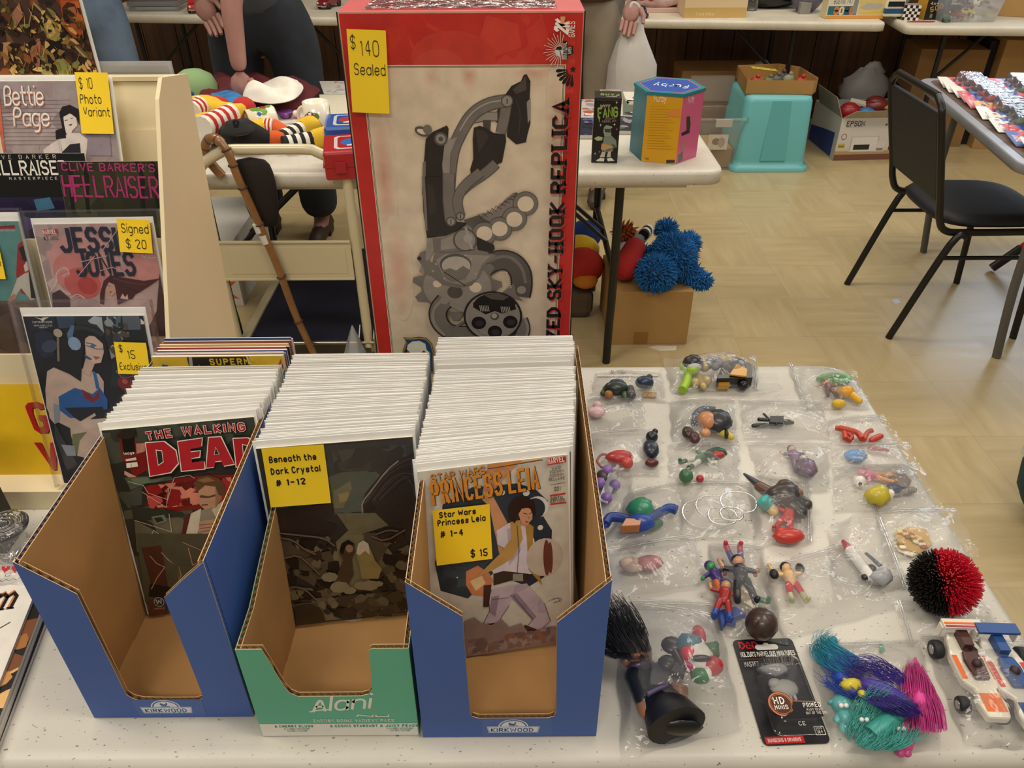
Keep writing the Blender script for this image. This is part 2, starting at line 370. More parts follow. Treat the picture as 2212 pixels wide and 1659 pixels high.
# ================================================================ folding tables
def table_mat(base, fleck=.75):
    mt = D.materials.new('blow_moulded_plastic'); mt.use_nodes = True; nt = mt.node_tree; b = nt.nodes['Principled BSDF']; N = nt.nodes.new; L = nt.links.new
    tc = N('ShaderNodeTexCoord'); mp = N('ShaderNodeMapping'); mp.inputs['Scale'].default_value = (1, 1.6, 1); mp.inputs['Rotation'].default_value = (0, 0, .5); L(tc.outputs['Object'], mp.inputs[0])
    n = N('ShaderNodeTexNoise'); n.inputs['Scale'].default_value = 170; n.inputs['Detail'].default_value = 2; L(mp.outputs[0], n.inputs[0])
    cr = N('ShaderNodeValToRGB'); e = cr.color_ramp.elements; e[0].position = .27; e[0].color = (*lin('#4a463e'), 1); e[1].position = .315; e[1].color = (1, 1, 1, 1); L(n.outputs[0], cr.inputs[0])
    n2 = N('ShaderNodeTexNoise'); n2.inputs['Scale'].default_value = 9; n2.inputs['Detail'].default_value = 5; L(tc.outputs['Object'], n2.inputs[0])
    c2 = N('ShaderNodeValToRGB'); e = c2.color_ramp.elements; e[0].position = .3; e[0].color = (.86, .86, .86, 1); e[1].position = .6; e[1].color = (1, 1, 1, 1); L(n2.outputs[0], c2.inputs[0])
    m1 = N('ShaderNodeMix'); m1.data_type = 'RGBA'; m1.blend_type = 'MULTIPLY'; m1.inputs[0].default_value = fleck; m1.inputs[6].default_value = (*lin(base), 1); L(cr.outputs[0], m1.inputs[7])
    m2 = N('ShaderNodeMix'); m2.data_type = 'RGBA'; m2.blend_type = 'MULTIPLY'; m2.inputs[0].default_value = .8; L(m1.outputs[2], m2.inputs[6]); L(c2.outputs[0], m2.inputs[7]); L(m2.outputs[2], b.inputs['Base Color'])
    n3 = N('ShaderNodeTexNoise'); n3.inputs['Scale'].default_value = 260; L(tc.outputs['Object'], n3.inputs[0]); bp = N('ShaderNodeBump'); bp.inputs['Strength'].default_value = .12; bp.inputs['Distance'].default_value = .001; L(n3.outputs[0], bp.inputs['Height']); L(bp.outputs[0], b.inputs['Normal'])
    b.inputs['Roughness'].default_value = .42; return mt
TWHITE = table_mat('#c8c3b8'); TWHITE_LIT = table_mat('#d6d0c2'); BLACK = mat('#16130f', .38, name='black_enamel'); BLACKM = mat('#1b1918', .6)  # rear table's copy is brighter: darkening towards the camera put into the colour
def rrect(x0, y0, x1, y1, r, n=6):
    out = []
    for cx, cy, a in ((x1-r, y1-r, 0), (x0+r, y1-r, 90), (x0+r, y0+r, 180), (x1-r, y0+r, 270)):
        for i in range(n+1): t = R(a+90*i/n); out.append((cx+r*math.cos(t), cy+r*math.sin(t)))
    return out
def slab(mb, x0, y0, x1, y1, z0, z1, r, mt, edge=.012, mt2=None):
    """table top with rounded corners and a softly rolled rim"""
    rows = []
    for d, z in ((.02, z0), (.0, z0+.004), (0, z1-edge), (edge*.3, z1-edge*.3), (edge, z1), (edge*2.2, z1-.0006)):
        rows.append([V((x, y, z)) for x, y in rrect(x0+d, y0+d, x1-d, y1-d, max(r-d, .004))])
    mb.grid(rows, mt2 or mt, cu=True); mb.face(rows[-1], mt); mb.face(rows[0][::-1], mt2 or mt); return mb
def folding_table(label, x0, y0, x1, y1, legs, group=None, mt=TWHITE, rz=0, piv=None, r=.055, th=.045, lm=None):
    loc = V(piv) if piv else V(((x0+x1)/2, (y0+y1)/2, 0))
    t = thing('folding_table', label, 'table', loc, 0, group); lm = lm or BLACK
    slab(MB(), x0, y0, x1, y1, .74-th, .74, r, mt).build('tabletop', t)
    k = MB().box((x0+.1, y0+.05, .74-th-.022), (x1-.1, y0+.075, .74-th), mt); k.box((x0+.1, y1-.075, .74-th-.022), (x1-.1, y1-.05, .74-th), mt); k.build('apron', t)
    for lx in legs:
        for s, ly in ((1, y0+.09), (-1, y1-.09)):
            MB().tube(curve([(lx, ly, .70), (lx, ly, .42), (lx, ly+.0*s, .25), (lx+.0, ly+.012*s, .16), (lx, ly+.012*s, 0)], 4), .0145, lm, 10).build('leg', t)
        MB().tube([(lx, y0+.09, .36), (lx, y1-.09, .36)], .011, lm, 8).build('stretcher', t)
        b = MB(); sg = -1 if lx > (x0+x1)/2 else 1
        b.tube([(lx, (y0+y1)/2-.05, .37), (lx+.36*sg, (y0+y1)/2-.03, .69)], .008, lm, 8); b.tube([(lx, (y0+y1)/2+.05, .37), (lx+.36*sg, (y0+y1)/2+.03, .69)], .008, lm, 8); b.build('brace', t)
    if rz: t.rotation_euler.z = rz
    return t
TF = folding_table('long white speckled folding table in front, holding the comic boxes and bagged toys', -1.202, .452, .634, 1.225, [.42, -.95])
TB = folding_table('white folding table behind the red box, with rag dolls and mugs on it', -1.19, 2.268, .648, 3.03, [.35, -.95], mt=TWHITE_LIT)

# ================================================================ cut-down cardboard boxes
KRAFT = mat('#b28853', .8, noise=.08, scale=14); KRAFTD = mat('#a88052', .85); BLUE = mat('#3f61ab', .55, noise=.05, scale=8); TEAL = mat('#5db397', .5, noise=.04, scale=9); CREAM = mat('#e6dfd2', .6); EDGE = mat('#d8b98c', .8)
def wall(mb, O, U, N, prof, t, outer, inner, pitch=.0078, gaps=True):
    """corrugated board: two liners and a zig-zag flute between; prof = top profile [(u, z)] from u=0 to u=L, standing on O"""
    O, U, N = V(O), V(U), V(N); Z = V((0, 0, 1)); L = prof[-1][0]
    poly = [(0, 0), (L, 0)]+prof[::-1]; lt = .0007
    P = lambda u, z, n: O+U*u+Z*z+N*n
    mb.prism([P(u, z, 0) for u, z in poly], -N*lt, outer, EDGE); mb.prism([P(u, z, -t+lt) for u, z in poly], -N*lt, inner, EDGE)
    def h(u):
        for (a, za), (b, zb) in zip(prof[:-1], prof[1:]):
            if a <= u <= b: return za+(zb-za)*(u-a)/(b-a+1e-9)
        return prof[-1][1]
    n = int(L/pitch*2); pr = None
    for i in range(n+1):
        u = L*i/n; nn = -lt if i % 2 else -t+lt; q = (P(u, 0, nn), P(u, h(u)-.0004, nn))
        if pr: mb.face([pr[0], q[0], q[1], pr[1]], KRAFTD)
        pr = q
def badge(cv, a, b, s):
    """the white plate with an arch and a cockerel over the maker's name"""
    W_, Bl = '#dfe4ea', '#3f5f9f'
    cv.blob(a, b+.010*s, .026*s, .021*s, W_, 20, 0, 0, 180); cv.blob(a, b+.0105*s, .0235*s, .0185*s, Bl, 20, 0, 0, 180); cv.blob(a, b+.0105*s, .021*s, .016*s, W_, 20, 0, 0, 180)
    cv.poly([(a-.007*s, b+.0145*s), (a-.003*s, b+.014*s), (a+.001*s, b+.0135*s), (a+.0045*s, b+.017*s), (a+.005*s, b+.0225*s), (a+.0025*s, b+.0235*s), (a+.002*s, b+.019*s), (a-.002*s, b+.0185*s), (a-.006*s, b+.022*s), (a-.009*s, b+.02*s)], Bl)
    cv.rect(a-.008*s, b+.0115*s, a+.008*s, b+.0135*s, Bl)
    for d, c in ((0, W_), (.0011, Bl), (.002, W_)): d *= s; cv.poly([(a-.046*s+d, b+.011*s-d), (a-.043*s+d, b-.008*s+d), (a+.043*s-d, b-.008*s+d), (a+.046*s-d, b+.011*s-d)], c)
    cv.text('KIRKWOOD', a, b-.0045*s, .0095*s, Bl, fit=.076*s, center=True, th=.24, sp=.18)
BT = .0055
def display_box(name, label, x0, x1, y0, y1, hs, hb, front, outer, deco, floor_flap, side_prof=None):
    t = thing(name, label, 'box', ((x0+x1)/2, (y0+y1)/2, .74)); z = .7405; dy = y1-y0
    sp = side_prof or [(0, hs), (dy, hs)]
    w = MB(); wall(w, (x0, y0, z), (1, 0, 0), (0, -1, 0), front, BT, outer, KRAFT); fo = w.build('front_panel', t)
    w = MB(); wall(w, (x0, y0+.0012, z), (0, 1, 0), (-1, 0, 0), sp, BT, outer, KRAFT); w.build('side_panel', t)
    w = MB(); wall(w, (x1, y0+.0012, z), (0, 1, 0), (1, 0, 0), sp, BT, outer, KRAFT); w.build('side_panel', t)
    w = MB(); wall(w, (x0, y1, z), (1, 0, 0), (0, 1, 0), [(0, hb), (x1-x0, hb)], BT, outer, KRAFT); w.build('back_panel', t)
    w = MB().box((x0+BT, y0+BT, z), (x1-BT, y1-BT, z+.0015), KRAFT); w.build('bottom_panel', t)
    w = MB().box((x0+BT, y0+BT, z+.0015), (x1-BT, y0+floor_flap, z+.004), KRAFT); w.build('bottom_flap', t)
    cv = Canvas((x0, y0, z), (1, 0, 0), (0, 0, 1), print_mat(.5, .03)); deco(cv); cv.build('printed_logo', fo, t.location)
    return t
def rim(a, b, r, z, n=4):   # rounded lower corners of a front cut-out
    return []
def deco_blue(c):
    def go(cv):
        cv.rect(c-.034, .002, c+.042, .034, '#4566ab'); badge(cv, c, .0135, .62)
    return go
X0, X1 = -.4665, -.2885
BOX1 = display_box('display_box', 'tall blue cardboard box at left, its front comic red and green, cut open in front', X0, X1, .51, .895, .2495, .2495,
    [(0, .252), (.046, .206), (.0475, .043), (.053, .035), (.062, .031), (.09, .030), (.12, .030), (.128, .034), (.1305, .042), (.129, .2), (.154, .226), (.178, .249)], BLUE, deco_blue(.085), .1)
BOX3 = display_box('display_box', 'tall blue cardboard box at right, its front comic white and orange, cut open in front', -.0965, .0925, .484, .893, .2475, .2475,
    [(0, .250), (.0505, .2015), (.0525, .046), (.055, .038), (.062, .0345), (.136, .0345), (.142, .038), (.1442, .046), (.1405, .1915), (.189, .251)], BLUE, deco_blue(.0985), .1)
def deco_teal(cv):
    W_ = '#e9e6dd'; T_ = '#3f9a84'
    cv.rect(.0005, 0, .1705, .0225, W_)
    cv.text('Alani', .062, .045, .024, W_, fit=.066, th=.14, sm=2, shear=.35, wd=.9, sp=.12, rot=.1)
    cv.line([(.058, .0445), (.068, .0475), (.08, .049)], .0022, W_, sm=1)
    cv.line([(.107, .0355), (.109, .0385), (.124, .0355), (.125, .0385)], .0016, W_); cv.line([(.128, .0385), (.128, .0355), (.141, .0355), (.1415, .0385)], .0016, W_)
    cv.text('ENERGY DRINK VARIETY PACK', .06, .0262, .0042, W_, fit=.088, th=.26)
    for a, s in ((.017, '6 CHERRY SLUSH'), (.077, '6 COSMIC STARDUST'), (.131, '6 JUICY PEACH')): cv.text(s, a, .0165, .0036, T_, fit=.042 if a < .03 or a > .1 else .052, th=.3)
    for a in (.026, .138): cv.text('FLAVORED WITH OTHER', a, .0122, .0022, T_, fit=.028, th=.24); cv.text('NATURAL FLAVORS', a+.003, .0085, .0022, T_, fit=.022, th=.24)
BOX2 = display_box('display_box', 'low fronted teal and white cardboard box of comics, between the two blue boxes', -.2725, -.101, .487, .875, .15, .2,
    [(0, .150), (.0265, .150), (.0385, .088), (.043, .077), (.05, .0715), (.115, .0715), (.124, .075), (.1285, .083), (.1325, .147), (.135, .150), (.1715, .150)], TEAL, deco_teal, .09,
    [(0, .149), (.05, .150), (.13, .172), (.2, .19), (.388, .2)])

# ================================================================ comics: bagged and boarded, standing in the boxes
BOARD = mat('#f6f4ee', .45, noise=.02, scale=40, coat=.3); BOARDG = mat('#d9d3c4', .5); NOTE = mat('#f6cf1e', .7, noise=.03, scale=20)
SLEEVE = film('clear_sleeve', milky=.02, gloss=.35, rough=.12, bump=.25, scale=30)
INK = '#14110d'
def crop(cv, ox, oy, s):
    O, N = cv.O, cv.N
    def uv(px): p = atp(ox+px[0]/s, oy+px[1]/s, O, N)-O; return (p.dot(cv.U), p.dot(cv.W))
    cv.uv = uv; return cv
def frame(base, yaw, tilt):
    U = V((math.cos(yaw), math.sin(yaw), 0)); b = V((-math.sin(yaw), math.cos(yaw), 0)); W = V((0, 0, 1))*math.cos(tilt)+b*math.sin(tilt); return V(base), U, W, U.cross(W)
def slabf(mb, O, U, W, N, a0, a1, b0, b1, n0, n1, mt, front=None):
    P = lambda a, b, n: O+U*a+W*b+N*n
    mb.prism([P(a0, b0, n0), P(a1, b0, n0), P(a1, b1, n0), P(a0, b1, n0)], N*(n1-n0), mt); return mb
def sticky(parent, O, U, W, a, b, w, h, rot, lines, label, curl=.004, lift=.0052, th=.15):
    """yellow note; lines = (text, x fraction, y fraction, height fraction of width, length fraction)"""
    c, s_ = math.cos(rot), math.sin(rot); U2, W2 = U*c+W*s_, W*c-U*s_; N = U2.cross(W2); P0 = O+U*a+W*b
    mb = MB(); rows = []
    for j in range(7):
        v = j/6; rows.append([P0+U2*(w*i/4)+W2*(h*(v-1))+N*(lift+curl*(1-v)**2) for i in range(5)])
    mb.grid(rows, NOTE); o = mb.build('price_note', parent); tag(o, label)
    q = Canvas(P0-W2*h, U2, W2, print_mat(.8, 0), lift=lift+.0002)
    def at(x, y): return q.O+q.U*x+q.W*y+q.N*(q.lift+.0002+curl*max(0, 1-y/h)**2)
    q.at = at
    for i, (tx, fx, fy, fh, fl) in enumerate(lines):
        q.text(tx, fx*w, fy*h, fh*w, INK, fit=fl*w if fl else None, th=th*.16/fh*1.15, sm=2, jit=.09, seed=i+3, sp=.22)
    q.build('handwriting', o); return o
def comic(name, label, base, yaw, tilt, w, h, art, group=None, sleeve=True, board=True, over=.008, cov=None, loc=None, cat='comic', sw=.006):
    """bagged comic: base = bottom centre; art(canvas) draws on a canvas whose origin is the cover's lower left corner"""
    O, U, W, N = frame(base, yaw, tilt); t = thing(name, label, cat, O, 0, group); hw = w/2
    if board: slabf(MB(), O, U, W, N, -hw-.003, hw+.003, 0, h+over, -.001, 0, BOARD).build('backing_board', t)
    slabf(MB(), O, U, W, N, -hw, hw, .001, h, .0003, .0026, mat('#e8e2d2', .6)).build('pages', t)
    cv = Canvas(O-U*hw+W*.001+N*.0026, U, W, print_mat(.3, .1, 70)); cv.clip = (w, h-.001); art(cv, w, h-.001); cv.build('printed_cover', t)
    if sleeve:
        mb = MB(); P = lambda a, b, n: O+U*a+W*b+N*n; e = hw+sw; rows = []
        for j in range(9): rows.append([P(-e+2*e*i/6, -.002+(h+over+.004)*j/8, .0036+.0004*math.sin(i*2.1+j*1.7)) for i in range(7)])
        mb.grid(rows, SLEEVE); mb.build('clear_sleeve', t)
    return t, O, U, W, N, cv
def row(group, label, n, a, b, w, h0, hv, seed, covers, tint=None):
    """many alike bagged comics from pose a to pose b; pose = (x, y, z, yaw, tilt)"""
    rnd = random.Random(seed); src = []
    for k in range(4):
        mb = MB(); O, U, W, N = frame((0, 0, 0), 0, 0); hw = w/2
        slabf(mb, O, U, W, N, -hw-.003, hw+.003, 0, h0, -.001, -.0001, tint or BOARD)
        slabf(mb, O, U, W, N, -hw, hw, .001, h0-.007-.002*(k % 3), .0001, .0017, mat(covers[k % len(covers)], .4))
        P = lambda a, b, n: O+U*a+W*b+N*n
        mb.face([P(-hw-.005, 0, .002), P(hw+.005, 0, .002), P(hw+.005, h0+.002, .0012), P(-hw-.005, h0+.002, .0012)], SLEEVE)
        o = mb.build('bagged_comic'); tag(o, label, 'comic', group); src.append(o)
    for i in range(n):
        o = src[i] if i < 4 else src[i % 4].copy()
        if i >= 4: COL.objects.link(o)
        t = i/max(n-1, 1); p = [a[k]+(b[k]-a[k])*t for k in range(5)]
        o.location = (p[0]+rnd.uniform(-.0012, .0012), p[1], p[2]); o.rotation_euler = (-p[4]+rnd.uniform(-.002, .002), rnd.uniform(-.006, .006), p[3]+rnd.uniform(-.003, .003))
        o.scale.z = 1+rnd.uniform(-hv, hv)
DARKS = ['#2a2f3c', '#5a2420', '#3a4a3a', '#4a4038']
Z0 = .7455

# ---- cover of the first comic in the left box (red title, green-grey car, red crowd, a man in a pale coat)
def art_left(cv, w, h):
    crop(cv, 200, 730, 3.6065); cv.rect(0, 0, w, h, '#23281f')
    cv.splats(0, h*.6, w, h, ['#2c3229', '#384036', '#1c211b', '#444a3e'], 40, .03, 1)
    cv.splats(0, 0, w, h*.6, ['#3f3f30', '#2d2a20', '#565240', '#4a4636', '#6b6550'], 90, .028, 2)
    cv.px([(200, 720), (330, 800), (450, 830), (470, 1000), (330, 1080), (230, 930)], '#7c1c1c'); cv.px([(340, 820), (415, 815), (410, 880), (345, 900)], '#c58e7c'); cv.px([(250, 1030), (350, 1080), (330, 1110), (250, 1060)], '#c99c88')
    cv.px([(250, 1085), (600, 1060), (640, 1100), (420, 1130), (300, 1180)], '#4d5a4b'); cv.px([(300, 1090), (600, 1075), (500, 1120), (320, 1140)], '#68735f')
    cv.px([(440, 1200), (640, 1090), (900, 1060), (1130, 1060), (1100, 1250), (830, 1330), (640, 1345), (420, 1300)], '#7a1717')
    a0, b0 = cv.uv((450, 1330)); a1, b1 = cv.uv((1080, 1080)); cv.splats(a0, b0, a1, b1, ['#a8262a', '#8a1a1c', '#5c1112', '#b94b42', '#d0826c', '#3c0c0c'], 130, .011, 5)
    cv.px([(300, 1300), (700, 1350), (720, 1380), (330, 1420)], '#2c3128'); cv.px([(460, 1385), (560, 1370), (590, 1420), (500, 1450)], '#6f7463'); cv.px([(480, 1395), (540, 1388), (560, 1415), (505, 1432)], '#2a2d26')
    cv.px([(330, 1410), (700, 1600), (700, 1659), (350, 1659)], '#5f5b45')
    # generic man in a pale collar coat
    cv.px([(700, 1659), (710, 1500), (760, 1380), (860, 1330), (1040, 1290), (1110, 1400), (960, 1700), (800, 1900), (690, 1900)], '#8a8272'); cv.px([(690, 1560), (720, 1390), (800, 1340), (790, 1450), (730, 1640)], '#54211c')
    cv.px([(770, 1360), (850, 1320), (830, 1480), (770, 1700), (720, 1900), (700, 1650)], '#c9c1ab'); cv.px([(930, 1330), (1030, 1250), (1050, 1330), (980, 1420)], '#c2b9a0')
    cv.px([(825, 1170), (870, 1120), (980, 1120), (1000, 1220), (960, 1310), (880, 1330), (835, 1290)], '#b98f72'); cv.px([(835, 1225), (850, 1215), (905, 1225), (960, 1210), (965, 1225), (900, 1240), (845, 1238)], '#5c3d2c'); cv.px([(850, 1290), (900, 1285), (905, 1295), (855, 1300)], '#6d3b32')
    cv.px([(960, 1130), (1000, 1130), (1010, 1240), (960, 1320)], '#946e56')
    cv.px([(790, 1130), (830, 1075), (900, 1060), (990, 1085), (1040, 1150), (1030, 1230), (985, 1215), (960, 1150), (880, 1140), (820, 1190)], '#5e4026'); cv.px([(820, 1100), (900, 1075), (960, 1105), (870, 1120)], '#8a6640')
    cv.px([(840, 1420), (960, 1400), (985, 1480), (900, 1540), (830, 1500)], '#b48d74'); cv.line([(835, 1450), (960, 1435)], .0009, '#6d4a3a', px=True); cv.line([(840, 1475), (965, 1460)], .0009, '#6d4a3a', px=True); cv.line([(845, 1500), (960, 1485)], .0009, '#6d4a3a', px=True)
    for l in ([(280, 1110), (400, 1140), (440, 1200), (590, 1250), (640, 1080)], [(390, 1190), (450, 1230), (580, 1310), (600, 1150)], [(430, 1590), (480, 1490), (560, 1540), (430, 1595)], [(640, 1080), (760, 1060), (800, 1085)], [(330, 1410), (620, 1500), (600, 1360)]): cv.line(l, .0007, '#b9b39c', px=True)
    crop(cv, 0, 1150, 3.2593)
    cv.px([(965, 0), (1600, 0), (1560, 200), (1180, 480), (1020, 480)], '#4d4936'); cv.px([(1000, 100), (1140, 80), (1190, 380), (1080, 400)], '#4a2a1c'); cv.px([(1060, 350), (1230, 380), (1180, 460), (1050, 440)], '#1f1a14')
    for l in ([(1060, 155), (1110, 210), (1165, 235), (1110, 310), (1070, 390)], [(1265, 230), (1280, 290), (1262, 338), (1265, 230)], [(1140, 130), (1190, 185), (1225, 208), (1180, 170)], [(1330, 100), (1360, 220), (1430, 190)], [(1290, 60), (1500, 150), (1480, 90)]): cv.line(l, .0009, '#b58a70', px=True)
    cv.px([(1050, 470), (1180, 440), (1180, 600), (1070, 600)], '#5d3426'); a, b = cv.uv((1125, 478)); cv.blob(a, b, .007, .008, '#1d2744'); cv.blob(a, b, .0062, .0072, '#d8c68a'); cv.blob(a, b, .0055, .0065, '#2c3a5c'); cv.text('W', a-.003, b-.0025, .006, '#e2d49c', th=.2)
    cv.pxtext('PRESENTED BY', (1093, 530), (1170, 525), (1092, 522), '#c7a68f', th=.2)
    crop(cv, 200, 730, 3.6065)
    # the black comic-logo block, issue box and title
    cv.px([(228, 730), (240, 712), (300, 710), (318, 730), (335, 875), (252, 890)], '#0f0f0f'); cv.blob(*cv.uv((270, 745)), .011, .005, '#26221e')
    cv.pxtext('image', (254, 898), (340, 890), (252, 880), '#e7e2d6', th=.24); cv.px([(262, 935), (345, 918), (350, 940), (270, 950)], '#d9d2c2'); cv.px([(270, 965), (355, 955), (362, 990), (272, 1002)], '#e7e2d6'); cv.pxtext('1', (308, 992), (318, 991), (306, 968), INK, th=.3)
    for dx, dy, tk, col in ((5, 6, .44, '#12110f'), (0, 0, .40, '#ece5d8'), (0, 0, .25, '#b5222c')):
        k = dict(th=tk, caps_ext=True)
        if tk < .3: k['th'] = .24
        cv.pxtext('THE', (440+dx, 782+dy), (660+dx, 750+dy), (436+dx, 728+dy), col, sp=.3-.9*(tk-.24)+.1, **k)
        cv.pxtext('WALKING', (715+dx, 742+dy), (1222+dx, 705+dy), (710+dx, 688+dy), col, sp=.34-.9*(tk-.24), **k)
    big = {'D1': ([(415, 800), (570, 790), (660, 860), (680, 970), (620, 1040), (450, 1070)], [(505, 865), (545, 870), (555, 950), (520, 975)]), 'E': ([(665, 790), (865, 762), (860, 830), (762, 845), (765, 870), (850, 862), (845, 920), (770, 930), (775, 965), (880, 950), (885, 1012), (695, 1030)], None), 'A': ([(905, 758), (1010, 752), (1115, 975), (1030, 990), (1015, 950), (955, 955), (950, 998), (885, 1005)], [(965, 840), (990, 890), (955, 895)]), 'D2': ([(1095, 765), (1220, 760), (1290, 810), (1300, 900), (1250, 985), (1120, 998)], [(1175, 820), (1215, 830), (1220, 900), (1185, 935)])}
    for k_, (o, i_) in big.items():
        c = V((sum(p[0] for p in o)/len(o), sum(p[1] for p in o)/len(o)))
        g = lambda f, dx=0, dy=0: [(c.x+(p[0]-c.x)*f+dx, c.y+(p[1]-c.y)*f+dy) for p in o]
        cv.px(g(1.06, 9, 10), '#100f0e'); cv.px(g(1.0), '#ece5d8'); cv.px([(p[0]+(7 if p[0] < c.x else -7), p[1]+(7 if p[1] < c.y else -7)) for p in o], '#b3202b')
        if i_:
            ci = V((sum(p[0] for p in i_)/len(i_), sum(p[1] for p in i_)/len(i_))); cv.px([(ci.x+(p[0]-ci.x)*1.25, ci.y+(p[1]-ci.y)*1.15) for p in i_], '#ece5d8'); cv.px(i_, '#2a2a22')
t, O, U, W, N, cv = comic('comic_book', 'bagged comic with big red title lettering, first in the left blue box', (-.372, .661, Z0), R(8.2), R(12.4), .168, .258, art_left, sw=.003)
row('white boarded comics in the left box', 'white backing board of a bagged comic standing in the left blue box', 30, (-.370, .669, Z0, R(7.6), R(12)), (-.372, .785, Z0, R(1.2), R(4.5)), .166, .2625, .012, 41, DARKS)
row('cream boarded comics in the left box', 'cream backing board of a bagged comic behind the white ones in the left box', 4, (-.371, .791, Z0, R(1), R(4.2)), (-.371, .799, Z0, R(1), R(4)), .166, .264, .004, 42, DARKS, BOARDG)
def art_super(cv, w, h):
    cv.rect(0, 0, w, h, '#e7c63a'); cv.poly([(w*.27, h-.05), (w*.27, h-.001), (w*.74, h-.001), (w*.8, h-.05)], '#191712'); cv.poly([(w*.27, h-.02), (w*.285, h-.001), (w*.31, h-.001), (w*.29, h-.03)], '#b7b3a8'); cv.poly([(w*.72, h-.001), (w*.735, h-.001), (w*.78, h-.03), (w*.77, h-.03)], '#d9d4c8')
    cv.text('SUPERMAN', w*.44, h-.0118, .0078, '#f0c81c', fit=w*.42, th=.26); cv.poly([(w*.93, h-.02), (w*.985, h-.004), (w*.985, h-.01), (w*.955, h-.02)], '#c4502c'); cv.poly([(w*.95, h-.024), (w*.99, h-.011), (w*.99, h-.018)], '#24345c')
    cv.poly([(w*.05, h-.02), (w*.07, h-.011), (w*.11, h-.012), (w*.13, h-.02)], '#1f4f9c'); cv.poly([(w*.33, h-.02), (w*.35, h-.01), (w*.37, h-.02)], '#b5452c')
comic('comic_book', 'yellow and black comic with a capital letter title, behind the boards in the left box', (-.3705, .828, Z0), R(.5), R(2.5), .166, .265, art_super, board=False)
COLR = ['#d9d4cc', '#8a4a3a', '#b8ac9a', '#2c4a80', '#e3ddd0', '#a02a2c', '#30302c', '#d8b070']
for i in range(13):
    y = .836+i*.0036; mb = MB(); O, U, W, N = frame((-.371+.002*math.sin(i*2.3), y, Z0), R(.4), R(2)); h = .262+.004*math.sin(i*3.1)
    slabf(mb, O, U, W, N, -.083, .083, 0, h, 0, .0022, mat('#e2dccf', .6)); slabf(mb, O, U, W, N, -.083, .0835, 0, h+.0006, .0023, .0029, mat(COLR[i % 8], .35))
    o = mb.build('comic_book', origin=O); tag(o, 'thin loose comic with coloured cover edges at the back of the left blue box', 'comic', 'loose comics at the back of the left box')

